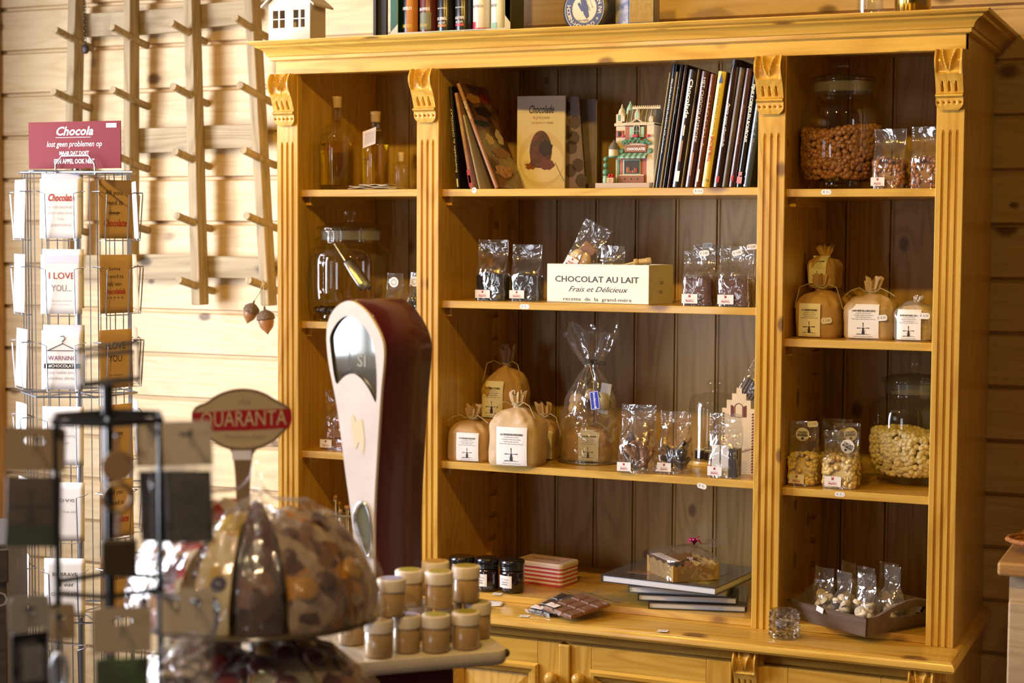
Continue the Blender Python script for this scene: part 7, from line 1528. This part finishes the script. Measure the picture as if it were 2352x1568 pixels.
def slice_(tier_z, a0, a1, mt, label, hc, he, seed, Rr=RN, toppings=()):
    hc *= 1+.10*math.sin(seed*2.1); he *= 1+.25*math.sin(seed*3.7); Rr *= 1+.035*math.sin(seed*1.3)
    t = thing('nougat_slice', label, 'nougat slice', (NC.x, NC.y, tier_z+.0006), face1, 'wrapped nougat slices on the cake stand'); n = 10
    a0, a1 = a0+1.2, a1-1.2; A = [R(a0+(a1-a0)*i/n) for i in range(n+1)]
    def pt(r, a, z): return (r*math.cos(a), r*math.sin(a), z)
    prof = [(.03, 0), (.03, hc*.97), (.05, hc), (Rr*.38, hc*.97), (Rr*.62, hc*.80+he*.2), (Rr*.82, hc*.42+he*.55), (Rr*.95, he*.95), (Rr*.985, he*.6), (Rr*.98, 0)]
    mb = MB(); mb.loft([[pt(r*(1+.02*noise.noise(Vector((r*30, math.degrees(a)*.1, z*30+seed)))), a, max(0, z*(1+.06*noise.noise(Vector((r*25, math.degrees(a)*.12, seed))))) if z else 0) for r, z in prof] for a in A]); mb.build('nougat', mt, t, smooth=35)
    for (am, rm, sz, mm) in toppings:
        a = R(am); k = next(i for i in range(len(prof)-1) if prof[i][0] <= rm <= prof[i+1][0] and prof[i+1][0] > prof[i][0]); (ra, za), (rb, zb2) = prof[k], prof[k+1]; z = za+(zb2-za)*(rm-ra)/(rb-ra)
        mb = MB(Matrix.Translation(pt(rm, a, z+.002)) @ Matrix.Rotation(a, 4, 'Z') @ Matrix.Rotation(R(45), 4, 'Y')); mb.lathe([(.001, -sz*.3), (sz*.8, -sz*.25), (sz, 0), (sz*.8, sz*.3), (.001, sz*.35)], 14); mb.build('fruit_piece', mm, t, smooth=60)
    # film sleeve over the slice, drawn together at the tip
    up_ = 1 if tier_z > zp2+.01 else 0; pf = [(.006 if up_ else .02, hc+(.052 if up_ else .018)), (.010 if up_ else .022, hc+(.026 if up_ else .014)), (.024, hc+(.014 if up_ else .010)), (Rr*.40, hc*1.04+.004), (Rr*.66, hc*.82+he*.2+.006), (Rr*.86, hc*.45+he*.55+.006), (Rr*1.0, he+.004), (Rr*1.03, he*.5), (Rr*1.015, .001)]
    pf2 = []
    for (p, q) in zip(pf, pf[1:]): pf2 += [(p[0]+(q[0]-p[0])*k/4, p[1]+(q[1]-p[1])*k/4) for k in range(4)]
    pf2.append(pf[-1]); m_ = 16
    def fn(a, b):
        i = b*(len(pf2)-1); i0 = min(len(pf2)-2, int(i)); q = i-i0; r = pf2[i0][0]*(1-q)+pf2[i0+1][0]*q; z = pf2[i0][1]*(1-q)+pf2[i0+1][1]*q; an = R(a0-.6+(a1-a0+1.2)*a)
        w = .006*noise.noise(Vector((math.degrees(an)*.16, r*34, seed)))+.004*abs(noise.noise(Vector((math.degrees(an)*.35, r*60, seed+9)))); return (r*math.cos(an), r*math.sin(an), max(.001, z+w*(1 if b < .97 else 0)))
    mb = MB(); mb.grid(fn, m_, len(pf2)-1); mb.build('film_sleeve', M_wrapn, t, smooth=60); return t
M_berry = plain('dark_berry', (.03, .025, .05), .25); M_orng = plain('candied_orange', (.62, .30, .03), .25, coat=.6); M_chry = plain('dark_cherry', (.14, .012, .012), .2, coat=.5); M_strw = plain('strawberry_slice', (.45, .04, .03), .3); M_lem = plain('lemon_slice', (.68, .46, .05), .3, coat=.5); M_fig = plain('fig', (.13, .055, .03), .4)
T_ = .90
h1, h2 = .148, .056
slice_(zp1, -92, -62, MN[0], 'wrapped nougat slice with red fruit on the upper tier, furthest from the scale', h1, h2, 1, toppings=((-80, .13, .016, M_strw), (-70, .15, .014, M_orng)))
slice_(zp1, -60, -36, MN[0], 'wrapped nougat slice with red berries on the upper tier beside the lemon slice', h1, h2, 2, toppings=((-52, .12, .014, M_strw), (-44, .15, .012, M_chry)))
slice_(zp1, -34, -12, MN[1], 'wrapped lemon nougat slice with dark berries on the upper tier', h1, h2, 3, toppings=((-24, .163, .017, M_berry), (-20, .150, .012, M_berry), (-24, .09, .018, M_lem)))
slice_(zp1, -10, 12, MN[2], 'wrapped dark chocolate nougat slice on the upper tier', h1, h2, 4)
slice_(zp1, 14, 44, MN[3], 'wrapped marbled nougat slice with orange pieces on the upper tier', h1, h2, 5, toppings=((24, .162, .020, M_orng), (36, .158, .016, M_fig), (28, .10, .012, M_fig), (20, .13, .010, M_fig)))
slice_(zp1, 46, 80, MN[3], 'wrapped marbled nougat slice nearest the scale on the upper tier', h1, h2, 6, toppings=((56, .16, .020, M_orng), (70, .13, .014, M_fig), (62, .10, .016, M_fig)))
slice_(zp2, -80, -46, MN[4], 'wrapped strawberry nougat slice on the lower tier, furthest from the jars', .112, .055, 7, toppings=((-56, .14, .017, M_strw),))
slice_(zp2, -44, -8, MN[4], 'wrapped pale nougat slice with strawberry slices on the lower tier', .112, .055, 8, toppings=((-34, .10, .018, M_strw), (-18, .13, .016, M_strw), (-30, .16, .016, M_strw), (-17, .08, .012, M_chry)))
slice_(zp2, -6, 32, MN[5], 'wrapped cream nougat slice with dark cherries on the lower tier', .112, .055, 9, toppings=((2, .12, .017, M_chry), (16, .15, .018, M_chry), (24, .10, .016, M_chry), (8, .08, .015, M_orng)))
slice_(zp2, 34, 76, MN[5], 'wrapped cream nougat slice nearest the small jars on the lower tier', .112, .055, 10, toppings=((44, .12, .016, M_chry), (60, .14, .018, M_chry), (50, .09, .015, M_orng)))
# sign on a paddle
QD = 2.62; QP = atd(555, 960, QD); qr = math.atan2(RT.y, RT.x)+R(4); qA = Vector((math.cos(qr), math.sin(qr), 0)); qN = Vector((math.sin(qr), -math.cos(qr), 0))
def qpl(x, y): 
    d = ray(400+x/2.0417, 800+y/2.0417); t = (QP-CAM).dot(qN)/d.dot(qN); p = CAM+d*t; return ((p-QP).dot(qA), p.z-QP.z)
qs = thing('oval_sign', 'oval gold edged sign with red lettered band on a brown paddle above the nougat', 'sign', QP, qr)
olp = smooth_poly([qpl(*p) for p in ((80, 330), (85, 290), (110, 265), (150, 255), (190, 222), (245, 198), (310, 187), (375, 192), (430, 212), (472, 240), (505, 256), (542, 277), (556, 320), (545, 365), (512, 395), (480, 430), (430, 460), (372, 478), (360, 560), (352, 720), (356, 960), (290, 960), (292, 720), (284, 560), (270, 476), (235, 466), (200, 450), (170, 425), (140, 400), (100, 372))], 1)
MB().prism(olp, 0, .006).build('paddle', plain('brown_paddle', (.20, .125, .05), .4), qs, smooth=30)
ol = smooth_poly([qpl(*p) for p in ((92, 330), (96, 296), (116, 275), (155, 266), (195, 234), (248, 210), (310, 199), (372, 203), (425, 222), (468, 250), (502, 266), (534, 286), (545, 320), (535, 358), (505, 386), (474, 420), (425, 449), (370, 464), (310, 467), (250, 459), (205, 440), (176, 414), (146, 390), (110, 366))], 1)
MB().prism(ol, -.0008, -.0001).build('sign_face', plain('tan_sign', (.48, .36, .19), .4), qs)
rb_ = [qpl(*p) for p in ((88, 302), (320, 288), (549, 282), (553, 330), (540, 372), (320, 384), (110, 386), (92, 350))]
bandp = MB().prism(rb_, -.0016, -.0009).build('red_band', plain('sign_red', (.36, .006, .012), .35), qs)
q1, q2 = qpl(120, 338), qpl(530, 326); qm = ((q1[0]+q2[0])/2, (q1[1]+q2[1])/2); sl_ = (q2[1]-q1[1])/(q2[0]-q1[0])
mb = MB(); mb.text('QUARANTA', .034, lambda a, b: (qm[0]+a, -.0022, qm[1]+b+a*sl_), width=(q2[0]-q1[0])*.98, bold=.0); mb.build('lettering', plain('gold_letters', (.60, .46, .24), .35), bandp)
mb = MB(); c1 = qpl(330, 255); c2 = qpl(330, 415); mb.text('1924', .010, lambda a, b: (c1[0]+a, -.0012, c1[1]+b)); mb.text('Torroni e Dolci', .010, lambda a, b: (c2[0]+a, -.0012, c2[1]+b), shear=.3); mb.build('small_lettering', plain('brown_print', (.30, .20, .09), .5), qs)
pl0, pl1 = qpl(272, 522), qpl(362, 478); MB().box(pl0[0], pl1[0], -.001, -.0001, pl0[1], pl1[1]).build('price_tag', M_paper, qs)

# ------------------------------------------------------------------ black key ring rack in the foreground
BD = 1.98; BC = atd(250, 1200, BD); face2 = math.atan2(CAM.y-BC.y, CAM.x-BC.x)
kr = thing('keyring_rack', 'black wire counter rack hung with packed souvenirs, frame holder on top', 'display rack', (BC.x, BC.y, KZ), face2-R(-90)); kM = Matrix.Rotation(-(face2+R(90)), 4, 'Z') @ Matrix.Translation((-BC.x, -BC.y, -KZ))
wp = lambda u, v, d=BD: kM @ atd(u, v, d)
ztop = wp(250, 880).z
MB().tube([(0, 0, .001), (0, 0, ztop)], .0068, 10).build('centre_pole', M_dark, kr, smooth=60); MB().lathe([(.12, .0008), (.12, .006), (.02, .012), (.008, .02)], 40).build('base_plate', M_dark, kr)
zr_ = wp(250, 958).z; RR = .069
mb = MB(); mb.tube([(RR*math.cos(R(30+60*k)), RR*math.sin(R(30+60*k)), zr_) for k in range(6)], .0042, 8, True)
for k in range(6): mb.tube([(0, 0, zr_), (RR*math.cos(R(30+60*k)), RR*math.sin(R(30+60*k)), zr_)], .0028, 6)
mb.build('top_ring', M_dark, kr)
for k in range(6):
    a = R(30+60*k); MB().tube([(RR*.98*math.cos(a), RR*.98*math.sin(a), zr_), (RR*.98*math.cos(a), RR*.98*math.sin(a), .03)], .0032, 6).build('upright_wire', M_dark, kr)
zr2 = wp(250, 1345).z
mb = MB(); mb.tube([(RR*math.cos(R(30+60*k)), RR*math.sin(R(30+60*k)), zr2) for k in range(6)], .0034, 6, True); mb.build('lower_ring', M_dark, kr)
mb = MB(); mb.tube([wp(178, 803), wp(321, 786), wp(321, 869), wp(181, 888)], .0034, 6, True); mb.build('sign_frame', M_dark, kr)
mb = MB(); mb.tube([wp(193, 818, BD+.015), wp(306, 806, BD+.015), wp(302, 870, BD+.015), wp(192, 880, BD+.015)], .0032, 6, True); mb.tube([wp(250, 878), wp(250, 878, BD+.015)], .0025, 6); mb.build('sign_frame', M_dark, kr)
M_film2 = film('pack_film', (.97, .97, .97), 1.5, 1.3, .08, .18, 30, .01, haze=.06)
M_head = plain('kraft_header', (.36, .26, .155), .6); M_headw = plain('pale_header', (.52, .43, .31), .6)
def pack(name, label, u0, u1, vt, vh, vb, D, headm, pict, tilt=0, yaw=0, thick=.006, group='packs hung on the black rack', slot=True):
    """header card with a hang slot, clear pouch below with its contents"""
    O = atd((u0+u1)/2, vt, D); s = D/FPX; w = (u1-u0)*s/math.cos(R(yaw)); hh = (vh-vt)*s; h = (vb-vt)*s
    t = thing(name, label, 'souvenir pack', O, face2+R(90)+R(yaw), group, ry=R(tilt)); sw = w*.16
    mb = MB(); bm_ = [(-w/2, -hh), (w/2, -hh), (w/2, -.004), (w/2-.004, 0), (-w/2+.004, 0), (-w/2, -.004)]; zs = -.016
    V, F = plate_with_hole(bm_, [(sw*math.cos(2*PI*j/14), zs+.004*math.sin(2*PI*j/14)) for j in range(14)], 0); mb.add(V, F); mb.build('header_card', headm, t, solid=.0008)
    mb = MB(); mb.grid(lambda a, b: (-w/2+w*a, -.001-thick*.55*math.sin(PI*a)**.5*min(1, b*5)-.0012*noise.noise(Vector((a*5, b*7, vt))), -hh-(h-hh)*b), 12, 14); mb.grid(lambda a, b: (w/2-w*a, .001+thick*.4*min(1, b*4), -hh-(h-hh)*b), 4, 4); mb.build('clear_pouch', M_film2, t, smooth=60)
    pict(t, w, hh, h, thick)
    # hook reaching back to the rack
    q = t.matrix_basis.inverted() if False else None
    return t
def hookto(u, v, D, name='hook'):
    a = kM @ atd(u, v, D); n_ = Vector((a.x, a.y, 0)); r_ = n_.normalized()*RR*.98 if n_.length > RR else n_*.9
    MB().tube([(r_.x, r_.y, a.z), (a.x, a.y, a.z), a+Vector((0, -.012, .0)), a+Vector((0, -.016, .007))], .0021, 6).build(name, M_dark, kr, smooth=60)
def photo_card(skyc, groundc, mill=False, frame=None):
    def f(t, w, hh, h, th):
        z0, z1 = -h*.985, -hh*1.12; x0, x1 = -w*.45, w*.45; zg = z0+(z1-z0)*.30
        p = MB().box(x0, x1, -.002, .001, z0, z1).build('magnet', skyc, t, bevel=.001)
        MB().box(x0+.001, x1-.001, -.0027, -.0021, z0+.001, zg).build('printed_ground', groundc, p)
        if mill: mb = MB(); windmill(mb, lambda a, b: (a, -.0030, b), -w*.05, zg+(z1-z0)*.2, (z1-z0)*.42); mb.build('printed_windmill', plain('mill_print', (.02, .014, .01), .5), p)
    return f
M_sky = plain('dusk_print', (.085, .055, .03), .4); M_grd2 = plain('meadow_print', (.012, .04, .012), .4); M_blk = plain('black_photo', (.010, .010, .013), .3); M_wood_p = plain('brown_photo', (.045, .035, .018), .4, col2=(.02, .02, .01), nscale=60); M_grn = plain('leaf_print', (.05, .13, .015), .4, col2=(.02, .035, .01), nscale=40)
pack('magnet_pack', 'packed windmill picture magnet with kraft header, nearest the wall corner', 14, 150, 980, 1082, 1262, 1.93, M_head, photo_card(M_sky, M_grd2, True), tilt=2); hookto(82, 1012, 1.93)
for k, (du, dD) in enumerate(((0, 0), (-34, .035), (-62, .07))):
    pack('magnet_pack', ('packed magnet with dark meadow photo, pale header, front of its hook', 'packed black magnet second in the row behind the meadow photo', 'packed black magnet third in the row behind the meadow photo')[k], 372+du, 484+du, 966+4*k, 1070, 1252-2*k, 1.93+dD, M_headw, photo_card((M_wood_p, M_blk, M_blk)[k], (M_wood_p, M_blk, M_blk)[k]), tilt=-2, yaw=-14)
hookto(436, 998, 1.93)
# wooden key ring in the middle
KC = atd(270, 1070, 1.90); kk = thing('wooden_keyring', 'round wooden key ring disc with dark tag hanging in the middle of the black rack', 'key ring', KC, face2+R(90)); s = 1.92/FPX
M_disc = plain('wood_disc', (.33, .20, .10), .5); 
MB(Matrix.Rotation(R(90), 4, 'X')).lathe([(.001, -.002), (35*s, -.002), (36*s, 0), (35*s, .002), (.001, .002)], 36).build('disc', M_disc, kk, smooth=40)
MB().tube([(0, 0, 33*s), (0, 0, 75*s)], .002, 6).build('loop', M_disc, kk); MB().tube([(31*s*math.cos(q), 0, -72*s+31*s*math.sin(q)) for q in [2*PI*j/28 for j in range(28)]], .0028, 8, True).build('split_ring', plain('bronze_ring', (.30, .22, .13), .3, .8), kk, smooth=60)
mb = MB()
for j in range(7): mb.tube([(5*s*math.cos(q)*(1 if j % 2 else .4), 5*s*math.cos(q)*(.4 if j % 2 else 1), -106*s-9*s*j+6*s*math.sin(q)) for q in [2*PI*i/10 for i in range(10)]], .0012, 5, True)
mb.build('chain', M_steel, kk); MB().box(-38*s, 42*s, -.006, .006, -250*s, -168*s).build('tag', plain('dark_wood_tag', (.06, .04, .02), .4), kk, bevel=.003); hookto(270, 1003, 1.90)
# lower tier packs
def framed(t, w, hh, h, th):
    p = MB().box(-w*.44, w*.44, -.003, .001, -h*.985, -hh*1.1).build('magnet', M_blk, t, bevel=.001); MB().box(-w*.2, w*.3, -.0036, -.0031, -h*.72, -hh*1.5).build('printed_frame', M_grey, p)
pack('magnet_pack', 'packed dark framed magnet with pale rounded header at the frame corner', 22, 112, 1368, 1445, 1640, 1.90, plain('grey_header', (.42, .40, .36), .5), framed, yaw=18); hookto(68, 1400, 1.90)
def opener(t, w, hh, h, th): MB().tube([(w*.22*math.cos(q), -.003, -h*.62+h*.16*math.sin(q)) for q in [2*PI*j/24 for j in range(24)]], .003, 8, True).build('metal_ring', M_steel, t, smooth=60); MB().box(-w*.1, w*.1, -.004, 0, -h*.98, -h*.78).build('metal_tag', M_steel, t, bevel=.002)
pack('opener_pack', 'packed metal key ring with small kraft header beside the dark framed magnet', 98, 172, 1385, 1470, 1640, 1.93, M_head, opener); hookto(135, 1417, 1.93)
pack('magnet_pack', 'packed magnet with green leafy picture and kraft header in the lower middle', 213, 346, 1394, 1500, 1690, 1.88, M_headw, photo_card(M_grn, M_blk)); hookto(279, 1426, 1.88)
def beads(t, w, hh, h, th):
    rnd = random.Random(9); mb = MB()
    for i in range(60): mb.ball((rnd.uniform(-w*.42, w*.42), rnd.uniform(-.006, .002), rnd.uniform(-h*.95, -hh*1.2)), rnd.uniform(.003, .006), n=8)
    mb.build('clear_beads', plain('pale_beads', (.45, .38, .33), .15, coat=.8), t, smooth=60, kind='stuff')
for k in range(2): pack('bead_pack', ('packed pale beads with beige header in the lower tier nearest the nougat', 'packed pale beads hanging behind the beige headed one')[k], 412-40*k, 490-36*k, 1350+8*k, 1455, 1640, 1.90+.03*k, M_headw, beads, yaw=-16)
hookto(451, 1382, 1.90)
